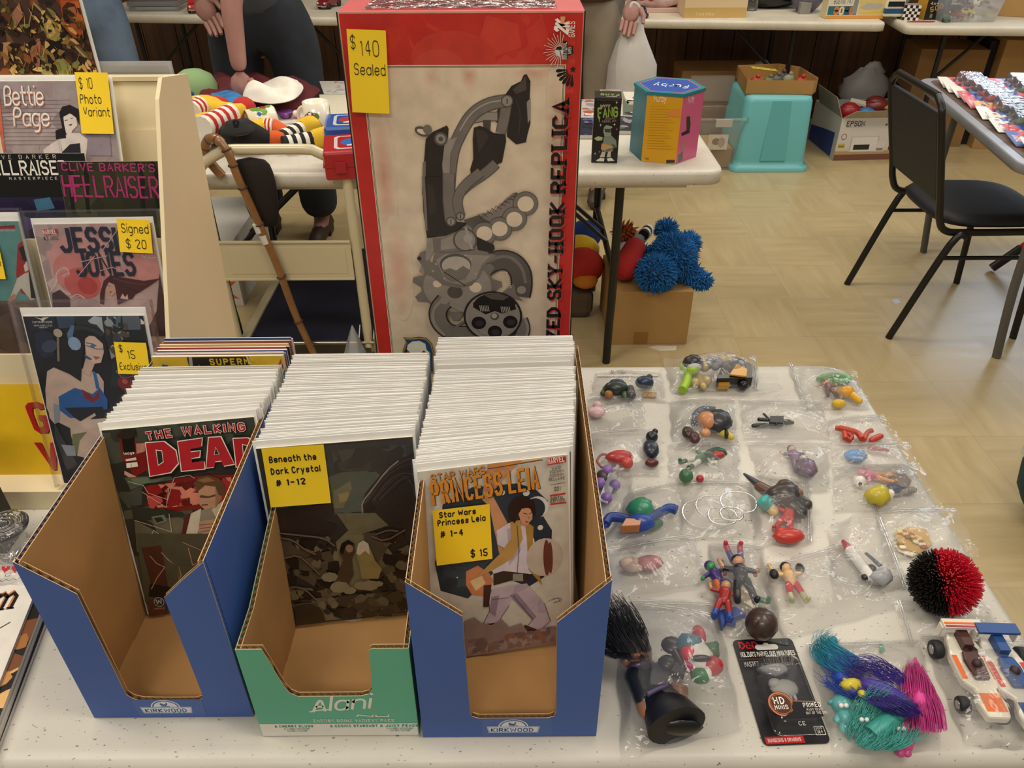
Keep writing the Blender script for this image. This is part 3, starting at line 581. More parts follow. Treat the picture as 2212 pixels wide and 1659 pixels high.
# ---- middle box: dark canyon cover
def art_mid(cv, w, h):
    crop(cv, 550, 750, 2.765); cv.rect(0, 0, w, h, '#2b241c')
    cv.px([(410, 590), (960, 540), (970, 800), (640, 1000), (470, 1000), (430, 930)], '#3a3933'); cv.px([(430, 780), (640, 700), (700, 760), (640, 980), (480, 990)], '#5b5a49'); cv.px([(470, 860), (570, 800), (600, 900), (540, 960), (470, 960)], '#7d7555'); cv.px([(500, 880), (560, 860), (575, 905), (510, 930)], '#a08a58')
    a0, b0 = cv.uv((480, 750)); a1, b1 = cv.uv((900, 580)); cv.splats(a0, b0, a1, b1, ['#2e2c29', '#403d37', '#35322c', '#4a473e'], 40, .015, 3, 1.8)
    cv.px([(620, 760), (720, 740), (760, 770), (690, 900), (560, 1000), (520, 980)], '#565d4f')
    cv.px([(640, 930), (660, 870), (760, 750), (850, 670), (975, 630), (975, 1050), (800, 1060), (700, 980), (650, 985)], '#2a211c')
    for i in range(9): cv.line([(660+i*14, 930-i*4), (740+i*24, 790-i*4), (860+i*12, 690+i*18), (965, 650+i*38)], .0009, ['#5a4a42', '#473a34', '#17120f'][i % 3], px=True, sm=1)
    cv.line([(645, 985), (640, 925), (700, 850), (790, 730), (860, 675)], .0016, '#8f8578', px=True, sm=1)
    cv.px([(120, 970), (470, 930), (475, 990), (400, 1030), (500, 1060), (460, 1120), (130, 1100)], '#2d221d')
    cv.px([(490, 990), (720, 985), (800, 1060), (620, 1120), (540, 1140), (470, 1210), (440, 1200), (560, 1090)], '#6b6248'); cv.px([(540, 1120), (720, 1110), (850, 1260), (800, 1330), (700, 1400), (560, 1450), (430, 1370), (480, 1200)], '#746a4c')
    a0, b0 = cv.uv((150, 1560)); a1, b1 = cv.uv((480, 1120)); cv.splats(a0, b0, a1, b1, ['#1c1611', '#34291f', '#4e4434', '#6a5f47', '#241c15', '#5a4f3c'], 120, .013, 7)
    a0, b0 = cv.uv((720, 1640)); a1, b1 = cv.uv((915, 1080)); cv.splats(a0, b0, a1, b1, ['#1f1812', '#33281f', '#4d4333', '#60563f', '#271e17'], 90, .012, 8)
    a0, b0 = cv.uv((260, 1640)); a1, b1 = cv.uv((900, 1440)); cv.splats(a0, b0, a1, b1, ['#30271c', '#4a4130', '#5d5440', '#6d634a', '#1f1913', '#3b3226'], 110, .013, 9)
    for pts in ([(140, 1100), (280, 1115), (420, 1130), (480, 1180)], [(150, 1130), (230, 1140), (300, 1200), (370, 1230)], [(180, 1250), (260, 1230), (330, 1290), (390, 1350)], [(220, 1420), (300, 1430), (370, 1500)], [(720, 1110), (800, 1080), (860, 1090)], [(700, 1120), (780, 1150), (900, 1080)]): cv.line(pts, .0022, '#6d564a', px=True, sm=1); cv.line([(p[0], p[1]+8) for p in pts], .001, '#15100c', px=True, sm=1)
    cv.px([(240, 1520), (330, 1510), (420, 1560), (420, 1630), (250, 1650)], '#33291d'); cv.line([(235, 1530), (330, 1512), (410, 1550), (425, 1620)], .0012, '#5d5138', px=True, sm=1)
    for c_, (x, y) in (('#1c1611', (520, 1575)), ('#3a3022', (840, 1480)), ('#2b2219', (560, 1575))): cv.blob(*cv.uv((x, y)), .011, .009, c_, 7)
    # two small generic cloaked walkers
    cv.px([(505, 1220), (520, 1160), (560, 1140), (595, 1160), (600, 1210), (580, 1250), (590, 1350), (550, 1420), (530, 1420), (490, 1360), (530, 1260)], '#463526'); cv.px([(510, 1210), (520, 1160), (560, 1138), (592, 1160), (580, 1185), (540, 1190), (530, 1225)], '#15110f'); cv.blob(*cv.uv((567, 1190)), .0045, .006, '#8a6a4a', 10)
    cv.px([(610, 1230), (630, 1160), (680, 1160), (720, 1260), (760, 1310), (740, 1370), (640, 1370), (630, 1300)], '#8a7748'); cv.px([(608, 1220), (620, 1160), (650, 1142), (680, 1160), (690, 1230), (660, 1200), (630, 1230)], '#b9b19a'); cv.blob(*cv.uv((645, 1190)), .0042, .0055, '#c4a888', 10)
    for x, y, r in ((450, 1360, .01), (510, 1420, .012), (570, 1440, .008), (640, 1410, .009), (690, 1410, .011), (740, 1400, .006)): cv.blob(*cv.uv((x, y)), r, r*.75, '#80765a', 8)
t, O, U, W, N, cv = comic('comic_book', 'bagged comic with dark rocky canyon cover, first in the teal fronted box', (-.1895, .641, Z0), R(6.6), R(8.4), .171, .256, art_mid, sw=.002)
sticky(t, O, U, W, -.079, .257, .067, .075, R(-.5), [('Beneath the', .1, .76, .105, .78), ('Dark Crystal', .1, .56, .105, .82), ('# 1-12', .16, .36, .1, .5)], 'square yellow note with three handwritten lines')
row('comics in the middle box', 'white backing board of a bagged comic standing in the teal fronted box', 56, (-.1885, .648, Z0, R(6.2), R(8)), (-.1885, .842, Z0, R(.4), R(.5)), .166, .2625, .006, 43, DARKS)
mb = MB(); mb.face([atz(760+28*math.cos(R(a)), 1330+13*math.sin(R(a)), .7465) for a in range(360, 0, -20)], film('clear_disc', milky=.35, gloss=.8, bump=0)); o = mb.build('round_seal', origin=atz(760, 1330, .7465)); tag(o, 'clear round sticker lying on the floor of the teal fronted box', 'sticker')

# ---- right box: pale cover with orange title
def art_right(cv, w, h):
    crop(cv, 880, 740, 2.37); cv.rect(0, 0, w, h, '#d9d2c4'); cv.rect(0, 0, w, h*.1, '#a3908c')
    cv.px([(180, 830), (330, 740), (560, 720), (650, 745), (720, 810), (690, 880), (740, 960), (735, 1080), (700, 1200), (620, 1250), (440, 1180), (310, 1310), (170, 1270), (140, 1130), (160, 1060)], '#20303f')
    cv.px([(410, 610), (590, 580), (540, 650), (430, 770), (500, 900), (560, 1010), (470, 1080), (420, 840), (380, 800)], '#d69a6c')
    a0, b0 = cv.uv((190, 1260)); a1, b1 = cv.uv((420, 1120)); cv.splats(a0, b0, a1, b1, ['#2a3c4c', '#1a2733', '#34495a'], 30, .012, 2)
    cv.px([(300, 1170), (360, 1140), (420, 1180), (440, 1220), (400, 1300), (330, 1290), (300, 1240)], '#d8895a'); cv.px([(320, 1220), (380, 1190), (400, 1230), (350, 1270)], '#f0cf9a')
    for x, y, r in ((662, 842, .0135), (483, 766, .0035), (608, 768, .0038), (680, 945, .0032), (697, 870, .003), (255, 1200, .001), (570, 740, .001), (600, 1210, .0012)): cv.blob(*cv.uv((x, y)), r, r*1.05, '#e6e4dc', 18)
    cv.blob(*cv.uv((648, 850)), .0125, .014, '#20303f', 18)
    cv.line([(190, 708), (330, 835)], .003, '#23201d', px=True)
    # a generic woman in pale trousers and a tan waistcoat, dark short hair
    P_, Sh, Ln = '#b9a7b4', '#8f7d8c', '#3a2c30'
    cv.px([(430, 1260), (520, 1240), (610, 1230), (700, 1330), (730, 1420), (710, 1470), (640, 1500), (590, 1490), (640, 1410), (540, 1290), (520, 1340), (480, 1400), (450, 1480), (370, 1480), (420, 1370), (415, 1300)], P_)
    cv.px([(520, 1290), (560, 1280), (660, 1400), (640, 1420)], Sh); cv.px([(430, 1300), (470, 1290), (450, 1400), (420, 1380)], Sh)
    cv.px([(370, 1440), (460, 1430), (440, 1500), (350, 1500)], '#4a2b22'); cv.px([(600, 1440), (700, 1480), (650, 1530), (580, 1510)], '#4a2b22')
    cv.px([(455, 960), (520, 920), (560, 930), (620, 930), (650, 1010), (640, 1180), (450, 1200), (430, 1160), (520, 1060), (460, 1030)], '#cfc4cd'); cv.px([(510, 950), (560, 940), (580, 1060), (520, 1140)], '#b2a3b0')
    cv.px([(525, 915), (575, 905), (590, 1000), (540, 1100), (440, 1160), (350, 1200), (470, 1080), (530, 1000)], '#b78f4f'); cv.px([(600, 905), (645, 940), (640, 1060), (690, 1240), (620, 1160), (610, 1000)], '#a8823f')
    cv.px([(440, 1180), (490, 1165), (620, 1180), (620, 1215), (530, 1215), (440, 1240)], '#35241c'); cv.px([(540, 1180), (590, 1180), (592, 1218), (538, 1216)], '#8a8478'); cv.px([(390, 1240), (430, 1235), (415, 1350), (388, 1350)], '#3f281f')
    cv.px([(650, 1090), (700, 1130), (740, 1140), (720, 1170), (660, 1150)], '#8a5a3c'); cv.blob(*cv.uv((700, 1095)), .021, .026, '#bfb0a2', 20); cv.blob(*cv.uv((712, 1098)), .004, .025, '#6b3b30', 16); cv.blob(*cv.uv((730, 1098)), .003, .022, '#6b3b30', 16)
    cv.px([(575, 900), (600, 905), (620, 940), (580, 930)], '#b98468'); cv.px([(562, 860), (590, 835), (640, 850), (638, 900), (610, 930), (580, 910)], '#c99272'); cv.line([(590, 868), (612, 874)], .0009, Ln, px=True); cv.line([(622, 873), (636, 866)], .0009, Ln, px=True); cv.px([(600, 908), (620, 912), (608, 918)], '#8a2c2c'); cv.line([(618, 885), (622, 898)], .0006, '#9a6448', px=True)
    cv.px([(520, 900), (515, 840), (545, 795), (600, 780), (650, 810), (655, 880), (642, 880), (625, 840), (585, 845), (562, 880), (550, 920)], '#2a1a17')
    for l in ([(430, 1260), (415, 1300), (420, 1370), (370, 1470)], [(520, 1340), (480, 1400), (450, 1480)], [(700, 1330), (730, 1420), (640, 1500)], [(540, 1290), (640, 1410), (595, 1470)], [(560, 930), (570, 1060), (560, 1180)], [(430, 1310), (520, 1300)]): cv.line(l, .0006, Ln, px=True)
    cv.px([(290, 1420), (340, 1400), (380, 1430), (430, 1440), (480, 1410), (520, 1450), (580, 1430), (620, 1480), (700, 1450), (760, 1460), (770, 1560), (300, 1620)], '#8d7672'); a0, b0 = cv.uv((310, 1590)); a1, b1 = cv.uv((750, 1450)); cv.splats(a0, max(b0, .001), a1, b1, ['#7d6663', '#9a847e', '#6f5957', '#8a5f4c'], 60, .008, 4)
    cv.line([(715, 1320), (750, 1300), (800, 1305), (730, 1330), (790, 1315)], .0005, '#4a3a30', px=True, sm=1); cv.line([(735, 1312), (770, 1298), (778, 1318)], .0005, '#4a3a30', px=True)
    # lettering
    for d, c in ((3, '#2a2420'), (0, '#d98a2b')): cv.pxtext('STAR WARS', (122+d, 706+d), (405+d, 660+d), (120+d, 672+d), c, th=.22, wd=1.2, sp=.12)
    cv.px([(412, 640), (412, 632), (685, 588), (688, 595)], '#d98a2b'); cv.line([(410, 640), (690, 594)], .0008, '#2a2420', px=True)
    for d, c, th in ((4, '#2a2420', .15), (0, '#d98a2b', .145)): cv.pxtext('PRINCESS LEIA', (135+d, 822+d*.5), (690+d, 733+d*.5), (123+d, 716+d*.5), c, th=th, wd=.42, sp=.07)
    cv.px([(712, 588), (808, 570), (810, 605), (714, 622)], '#b8342e'); cv.pxtext('MARVEL', (718, 615), (806, 599), (717, 589), '#f2ece0', th=.2, sp=.12, wd=.7)
    for i, (tx, x0, x1, y) in enumerate((('WAID', 737, 787, 645), ('DODSON', 727, 800, 662), ('DODSON', 727, 802, 681), ('BELLAIRE', 723, 806, 700))): cv.pxtext(tx, (x0, y), (x1, y-9), (x0, y-13), '#3a342e', th=.16)
    cv.line([(726, 722), (804, 709)], .0005, '#3a342e', px=True); cv.pxtext('001', (750, 752), (785, 747), (750, 733), '#2a2521', th=.2); cv.px([(726, 773), (806, 760), (806, 769), (727, 782)], '#b8342e'); cv.pxtext('DIGITAL', (732, 798), (802, 790), (731, 785), '#2a2521', th=.22); cv.pxtext('EDITION', (730, 811), (808, 803), (730, 800), '#2a2521', th=.22); cv.px([(728, 815), (810, 806), (810, 814), (728, 824)], '#b8342e')
t, O, U, W, N, cv = comic('comic_book', 'bagged comic with pale cover and orange title, first in the right blue box', (-.0095, .593, Z0), R(9.6), R(11.6), .163, .2565, art_right, sw=.002)
sticky(t, O, U, W, -.0695, .2085, .0625, .069, R(-.5), [('Star Wars', .12, .86, .1, .66), ('Princess Leia', .08, .715, .105, .86), ('# 1-4', .12, .5, .11, .42), ('$ 15', .62, .08, .13, .33)], 'square yellow note with four handwritten lines')
row('comics in the right box, front run', 'white backing board of a bagged comic in the front run of the right box', 62, (-.009, .601, Z0, R(9), R(11.2)), (-.0045, .793, Z0, R(2.2), R(3.6)), .166, .2625, .005, 44, DARKS)
row('comics in the right box, taller back run', 'taller white backing board of a bagged comic at the back of the right box', 20, (-.0045, .806, Z0, R(2.2), R(3.4)), (-.0045, .866, Z0, R(1), R(1)), .168, .2715, .004, 45, ['#e6e3da'])

# ================================================================ cream stepped rack with comics
RC = mat('#e3d3ab', .55, noise=.04, scale=5)
RACK = thing('display_rack', 'cream stepped card rack at left, holding rows of comics', 'rack', (-.66, 1.0, .74))
RXL, RXR = -.83, -.4745
def rbox(name, lo, hi, T=None): return MB().box(lo, hi, RC, T).build(name, RACK)
MB().prism([(RXR, .805, .7405), (RXR, .81, .775), (RXR, 1.085, 1.262), (RXR, 1.112, 1.284), (RXR, 1.203, 1.268), (RXR, 1.142, .7405)], (.0055, 0, 0), mat('#dcc79c', .55, noise=.05, scale=4), RC).build('side_panel', RACK)
MB().prism([(RXL-.006, .805, .7405), (RXL-.006, 1.112, 1.284), (RXL-.006, 1.203, 1.268), (RXL-.006, 1.142, .7405)], (.0055, 0, 0), RC).build('side_panel', RACK)
TIERS = [(.886, .745, 12, .215), (1.0, .84, 14, .24), (1.098, .93, 15, .276), (1.13, 1.02, 14, .252)]
for i, (y, z, t, L) in enumerate(TIERS):
    T = M.Translation((0, y, z)) @ M.Rotation(-R(t), 4, 'X'); rbox('tier_board', (RXL, 0, 0), (RXR, .0045, L), T)
rbox('shelf', (RXL, .852, .770), (RXR, .892, .774)); rbox('shelf', (RXL, .915, .862), (RXR, 1.008, .866)); rbox('shelf', (RXL, 1.02, .932), (RXR, 1.10, .936)); rbox('shelf', (RXL, 1.1, 1.05), (RXR, 1.14, 1.054))
rbox('base_front', (RXL, .846, .7405), (RXR, .852, .774)); rbox('top_lip', (RXL, 1.186, 1.262), (RXR, 1.2, 1.268))
# yellow card with red letters on the lowest tier
O, U, W, N = frame((0, .884, .772), 0, R(12)); cv = Canvas(O, U, W, print_mat(.5, .03), lift=.0006); crop(cv, 0, 750, 3.687)
a, b = cv.uv((0, 282)); a1, b1 = cv.uv((455, 1035)); cv.rect(RXL+.004, b1, RXR-.002, b, '#f0c31d'); cv.rect(RXL+.004, b-.0022, RXR-.002, b, '#e7dcc0')
for d, c in ((9, '#17110d'), (0, '#b81d22')):
    q = lambda pts: [(x+d, y+d*.7) for x, y in pts]
    cv.px(q([(202, 470), (222, 442), (300, 432), (345, 450), (352, 490), (316, 497), (305, 478), (262, 482), (262, 520), (300, 620), (322, 640), (350, 625), (340, 585), (318, 585), (306, 540), (368, 540), (400, 640), (385, 680), (320, 684), (275, 655), (215, 510)]), c)
    cv.px(q([(272, 757), (330, 757), (402, 905), (400, 757), (450, 757), (452, 975), (425, 977)]), c)
o = cv.build('yellow_sign', RACK); tag(o, 'yellow card with two big red letters')

def edge(k, a, b): return [(p[0]+(a), p[1]+b) for p in k]
def silhouette_woman(cv, hair, skin_, dress):
    pass
# row 1: big painted cover of riders, standing upright at the top
def art_riders(cv, w, h):
    crop(cv, 0, 0, 3.687); cv.rect(0, 0, w, h, '#4a2a16')
    cv.splats(0, 0, w, h, ['#6b3a1c', '#8a4a22', '#3a2010', '#2a160c', '#a55c2a', '#5c4320', '#7d5a2a'], 260, .016, 11, .6)
    cv.px([(480, 0), (660, 0), (690, 200), (640, 330), (520, 230)], '#a8481f'); cv.px([(560, 20), (640, 10), (670, 160), (600, 180)], '#c25c28')
    cv.px([(500, 60), (540, 15), (600, 30), (620, 90), (600, 180), (540, 190), (505, 140)], '#3c1f14'); cv.px([(545, 60), (600, 50), (615, 110), (585, 165), (550, 130)], '#9a5a38')
    cv.px([(260, 10), (310, 40), (700, 430), (720, 480), (690, 480)], '#6f5a34'); cv.line([(270, 20), (700, 470)], .0022, '#b09a64', px=True); cv.line([(275, 10), (235, 200)], .0016, '#8f8252', px=True)
    cv.px([(350, 190), (420, 150), (480, 230), (490, 300), (450, 330), (380, 300)], '#9c8440'); cv.px([(370, 210), (420, 190), (450, 260), (400, 300)], '#c0a75c'); cv.px([(360, 320), (480, 330), (540, 520), (400, 560)], '#17110e')
    cv.px([(20, 340), (90, 330), (70, 420), (80, 520), (40, 520)], '#b8845a'); cv.px([(90, 120), (160, 20), (190, 130), (120, 240)], '#9a6a50'); cv.px([(240, 400), (310, 290), (330, 330), (320, 560), (260, 480)], '#a8684c')
    cv.px([(440, 480), (500, 455), (580, 520), (600, 620), (480, 600)], '#8a8a4a'); cv.px([(330, 560), (400, 530), (440, 612), (350, 615)], '#a59a58'); cv.px([(560, 420), (700, 460), (790, 610), (640, 615)], '#2c1a12')
    a0, b0 = cv.uv((60, 610)); a1, b1 = cv.uv((780, 60)); cv.splats(a0, max(b0, .0), a1, b1, ['#c09a58', '#8c6a34', '#d0ad6a', '#20130c', '#5a3a1c', '#7a7a40', '#33200f'], 190, .0075, 12, .5)
    rnd = random.Random(3)
    for i in range(40): x, y = rnd.uniform(40, 740), rnd.uniform(30, 590); cv.line([(x, y), (x+rnd.uniform(-40, 60), y+rnd.uniform(30, 90))], .0008, rnd.choice(['#c9a45c', '#1a0f08', '#8a6a34']), px=True, sm=1)
comic('comic_book', 'painted comic cover of horse riders in brown and orange, topmost in the cream rack', (-.7135, 1.196, 1.063), 0, R(2.5), .230, .33, art_riders, over=.003)
# row 2
def art_pinup(cv, w, h):
    crop(cv, 0, 0, 3.687); cv.rect(0, 0, w, h, '#a8989a'); cv.splats(0, 0, w, h, ['#a3908f', '#b3a19e', '#968687', '#b8a9a8'], 60, .03, 6)
    cv.px([(440, 662), (640, 662), (640, 900), (480, 900)], '#a99b9b')
    for i in range(12): a, b = cv.uv((10, 800+i*32)); cv.line([(a-.05, b), (a+.1, b)], .0006, '#84706f')
    cv.px([(-150, 662), (-10, 662), (45, 1200), (-100, 1200)], '#c4694c'); cv.px([(640, 662), (850, 662), (890, 1240), (700, 1240)], '#8d8088')
    cv.px([(350, 1190), (420, 1140), (500, 1090), (560, 1060), (640, 1060), (700, 1110), (690, 1240), (350, 1240)], '#d0c4bd'); cv.px([(490, 1130), (500, 1210), (560, 1150), (640, 1140), (650, 1240), (500, 1240)], '#27242c')
    cv.px([(510, 930), (560, 905), (610, 930), (620, 1000), (580, 1040), (560, 1090), (530, 1060), (515, 990)], '#d8cbc3'); cv.px([(475, 900), (500, 850), (560, 835), (630, 870), (636, 1000), (612, 940), (560, 900), (500, 935), (525, 1040), (530, 1100), (450, 1110), (445, 1040), (500, 1020)], '#1f1a1c'); cv.px([(545, 995), (580, 985), (570, 1005)], '#6a3a3c'); cv.line([(520, 962), (545, 955)], .0007, '#2a2224', px=True); cv.line([(565, 945), (585, 940)], .0007, '#2a2224', px=True)
    for d, c, t in ((6, '#c07a66', .13), (0, '#ece3da', .105)):
        cv.pxtext('Bettie', (45+d, 835+d), (365+d, 835+d), (40+d, 690+d), c, th=t, sm=2, shear=.12, wd=.8, sp=.05); cv.pxtext('Page', (120+d, 1000+d), (415+d, 1000+d), (110+d, 860+d), c, th=t, sm=2, shear=.12, wd=.8, sp=.06)
t, O, U, W, N, cv = comic('comic_book', 'comic with pale script title and dark-haired woman, second row of the cream rack', (-.651, 1.094, 1.057), 0, R(19), .168, .222, art_pinup, over=.008)
sticky(t, O, U, W, .0375, .2335, .0465, .083, R(-1), [('$ 10', .1, .74, .3, .44), ('Photo', .08, .5, .25, .68), ('Variant', .14, .29, .25, .84)], 'tall yellow note on the cover', curl=.002, lift=.005)
# row 3
def art_masters(cv, w, h):
    crop(cv, 0, 0, 3.687); cv.rect(0, 0, w, h, '#121110'); cv.rect(0, 0, w, h-.062, '#241c3a'); cv.splats(0, 0, w, h-.066, ['#1d1733', '#3a2f5a', '#14122a', '#2c4a6a', '#4a3c6a'], 60, .018, 5)
    cv.pxtext('CLIVE BARKER', (-120, 1268), (480, 1262), (-120, 1238), '#dcd6c8', th=.1, sp=.9); cv.pxtext('HELLRAISER', (-115, 1388), (560, 1385), (-115, 1290), '#eae4d6', th=.17, serif=.13, sp=.16); cv.pxtext('MASTERPIECES', (80, 1432), (520, 1430), (80, 1412), '#dcd6c8', th=.14, sp=.9)
    cv.px([(270, 1590), (400, 1570), (440, 1659), (300, 1680)], '#3d6a86')
comic('comic_book', 'black comic with white serif title, left one in the third row of the rack', (-.700, 1.052, .9415), 0, R(15), .185, .247, art_masters, sleeve=False, board=False)
def art_green(cv, w, h):
    crop(cv, 0, 0, 3.687); cv.rect(0, 0, w, h, '#2e2d1c'); cv.splats(0, 0, w, h, ['#35341f', '#28271a', '#3a3924'], 40, .03, 4)
    for x in (520, 640, 1080, 1200): cv.line([(x, 1240), (x+25, 1330), (x+60, 1420), (x+50, 1560), (x+70, 1700)], .006, '#15150f', px=True, sm=1)
    cv.pxtext("CLIVE BARKER'S", (500, 1355), (1255, 1368), (500, 1298), '#b03470', th=.17, sp=.2)
    cv.pxtext('HELLRAISER', (520, 1560), (1290, 1575), (505, 1400), '#a82f68', th=.1, sp=.06, wd=.62, serif=.07)
    cv.line([(500, 1475), (720, 1470)], .0024, '#a82f68', px=True); cv.px([(560, 1395), (585, 1395), (615, 1610), (600, 1610)], '#a82f68'); cv.px([(1210, 1500), (1235, 1500), (1310, 1620), (1290, 1610)], '#a82f68')
comic('comic_book', 'dark green comic with magenta title, right one in the third row of the rack', (-.5655, 1.046, .9365), 0, R(15), .163, .242, art_green, sleeve=False, board=False)
# row 4
TLM = film('hard_plastic_sleeve', milky=.03, gloss=.5, rough=.05, bump=.15, scale=8, tint=(.98, .98, 1))
def toploader(parent, O, U, W, N, w, h, n=.006):
    hw = w/2; mb = MB(); P = lambda a, b, c: O+U*a+W*b+N*c
    mb.face([P(-hw, -.004, n), P(hw, -.004, n), P(hw, h, n), P(-hw, h, n)], TLM)
    for s in (-1, 1): mb.prism([P(s*hw, -.004, -.003), P(s*(hw-.004), -.004, -.003), P(s*(hw-.004), h, -.003), P(s*hw, h, -.003)], N*(n+.003), TLM)
    mb.prism([P(-hw, h, -.003), P(hw, h, -.003), P(hw, h-.003, -.003), P(-hw, h-.003, -.003)], N*.002, TLM)
    return mb.build('hard_sleeve', parent)
def art_jj(cv, w, h):
    crop(cv, 0, 400, 3.687); cv.rect(0, 0, w, h, '#c2a8a2'); cv.splats(0, 0, w, h, ['#cdb4ae', '#b89e9a', '#d0a09a', '#bf9691', '#a8928f'], 70, .026, 14)
    a, b = cv.uv((760, 760))
    for i, (x, y, r, c) in enumerate(((680, 620, .05, '#d09a94'), (640, 700, .038, '#cf8580'), (660, 780, .026, '#c8625e'), (1150, 640, .03, '#cf928c'), (700, 800, .014, '#b84442'))): cv.blob(*cv.uv((x, y)), r, r*.9, c, 18)
    for pts in ([(400, 850), (460, 780), (440, 700), (520, 640), (560, 700), (500, 720)], [(1160, 560), (1240, 530), (1270, 570), (1200, 580), (1130, 560)], [(1260, 800), (1310, 740), (1280, 700), (1330, 690)], [(560, 900), (620, 860), (680, 900)], [(1260, 880), (1330, 900), (1290, 830)]): cv.line(pts, .0014, '#d8c6c0', px=True, sm=2); cv.line([(x+8, y+14) for x, y in pts], .0009, '#cdb6b2', px=True, sm=2)
    cv.px([(1300, 700), (1360, 800), (1370, 1200), (1150, 1200), (1250, 1000)], '#4a3038'); cv.px([(420, 860), (480, 830), (560, 900), (560, 1000), (420, 1000)], '#4c3236')
    cv.px([(840, 770), (880, 740), (930, 780), (935, 840), (895, 880), (850, 850)], '#d0a392'); cv.px([(800, 860), (830, 760), (880, 715), (960, 730), (1150, 760), (1280, 740), (1180, 810), (1080, 870), (1060, 900), (940, 950), (930, 860), (915, 790), (870, 770), (840, 830), (830, 950), (800, 940)], '#4a2026'); cv.line([(900, 740), (1050, 780), (1170, 790)], .001, '#7a3a3a', px=True, sm=1); cv.line([(870, 735), (1040, 830), (1120, 850)], .001, '#2c1216', px=True, sm=1)
    cv.line([(858, 795), (885, 805)], .0006, '#3a1a1a', px=True); cv.px([(870, 845), (900, 845), (885, 855)], '#8a3034')
    cv.px([(960, 900), (980, 860), (1000, 890), (1020, 865), (1025, 910)], '#d8b8a8')
    cv.px([(345, 350), (462, 346), (466, 390), (350, 394)], '#c0302c'); cv.pxtext('MARVEL', (352, 388), (462, 386), (350, 356), '#f2ece0', th=.2, sp=.1, wd=.7); cv.pxtext('#3', (357, 437), (398, 436), (356, 408), '#2c2630', th=.16); cv.pxtext('VARIANT', (410, 418), (474, 416), (410, 408), '#2c2630', th=.2); cv.pxtext('EDITION', (410, 435), (478, 434), (410, 424), '#2c2630', th=.2)
    cv.pxtext('JESSICA', (505, 520), (1195, 512), (498, 352), '#1c2138', th=.2, sp=.05, wd=.62); cv.pxtext('JONES', (630, 712), (1115, 706), (618, 545), '#1c2138', th=.2, sp=.05, wd=.68)
    for l in ([(820, 520), (945, 345)], [(980, 515), (1100, 480)], [(640, 610), (860, 560)], [(630, 715), (760, 560)], [(800, 680), (900, 650), (1010, 700)]): cv.line(l, .0012, '#c8a8a4', px=True)
t, O, U, W, N, cv = comic('comic_book', 'hard-sleeved comic with navy block title on pink smoke, right one in the fourth row', (-.5845, .984, .8685), R(1.5), R(13), .164, .243, art_jj, over=.008, sleeve=False)
toploader(t, O, U, W, N, .194, .262)
sticky(t, O, U, W, .0375, .2505, .0455, .047, R(-4), [('Signed', .12, .6, .26, .86), ('$ 20', .22, .14, .26, .66)], 'small yellow note on the upper right', curl=.0015, lift=.0075)
def art_hat(cv, w, h):
    crop(cv, 0, 400, 3.687); cv.rect(0, 0, w, h, '#5f9490'); cv.px([(-50, 330), (120, 316), (124, 346), (-50, 350)], '#a8292c'); cv.pxtext('Steampunked', (-130, 338), (118, 338), (-130, 318), '#2a1a18', th=.14); cv.pxtext('THE RAVENOUS EDITION', (-120, 366), (126, 366), (-120, 354), '#d8d0c4', th=.18)
    cv.px([(140, 480), (230, 440), (290, 470), (300, 900), (170, 860), (130, 720)], '#a8262a'); cv.px([(200, 620), (240, 590), (280, 600), (290, 640), (260, 680), (220, 670)], '#c49a84'); cv.px([(190, 640), (215, 610), (225, 680), (200, 690)], '#d8d2c8'); cv.px([(150, 500), (200, 480), (260, 478), (290, 500), (275, 590), (185, 600)], '#171512'); cv.px([(170, 585), (280, 570), (300, 600), (200, 612)], '#20201a')
    cv.px([(140, 740), (200, 700), (300, 690), (310, 900), (250, 920), (170, 820), (110, 910), (80, 900)], '#c9c2b4'); cv.px([(230, 690), (300, 690), (330, 900), (250, 900)], '#1d1b1c'); cv.px([(110, 860), (140, 880), (110, 930), (50, 930)], '#c08a6c'); cv.rect(0, 0, w, .13, '#6d5544'); cv.splats(0, 0, w, .125, ['#5a463a', '#7d6450', '#4a3a30'], 30, .02, 3, 2)
t, O, U, W, N, cv = comic('comic_book', 'teal comic with a man in a black top hat, left one in the fourth row', (-.7735, .985, .8685), R(1), R(13), .168, .246, art_hat, over=.012, sleeve=False)
toploader(t, O, U, W, N, .182, .264)
sticky(t, O, U, W, .005, .2165, .047, .051, R(-1), [('Signed', .06, .66, .24, .78), ('Exclusive', .04, .38, .22, .94), ('$ 20', .2, .08, .24, .6)], 'small yellow note on the cover edge', curl=.0015, lift=.0075)
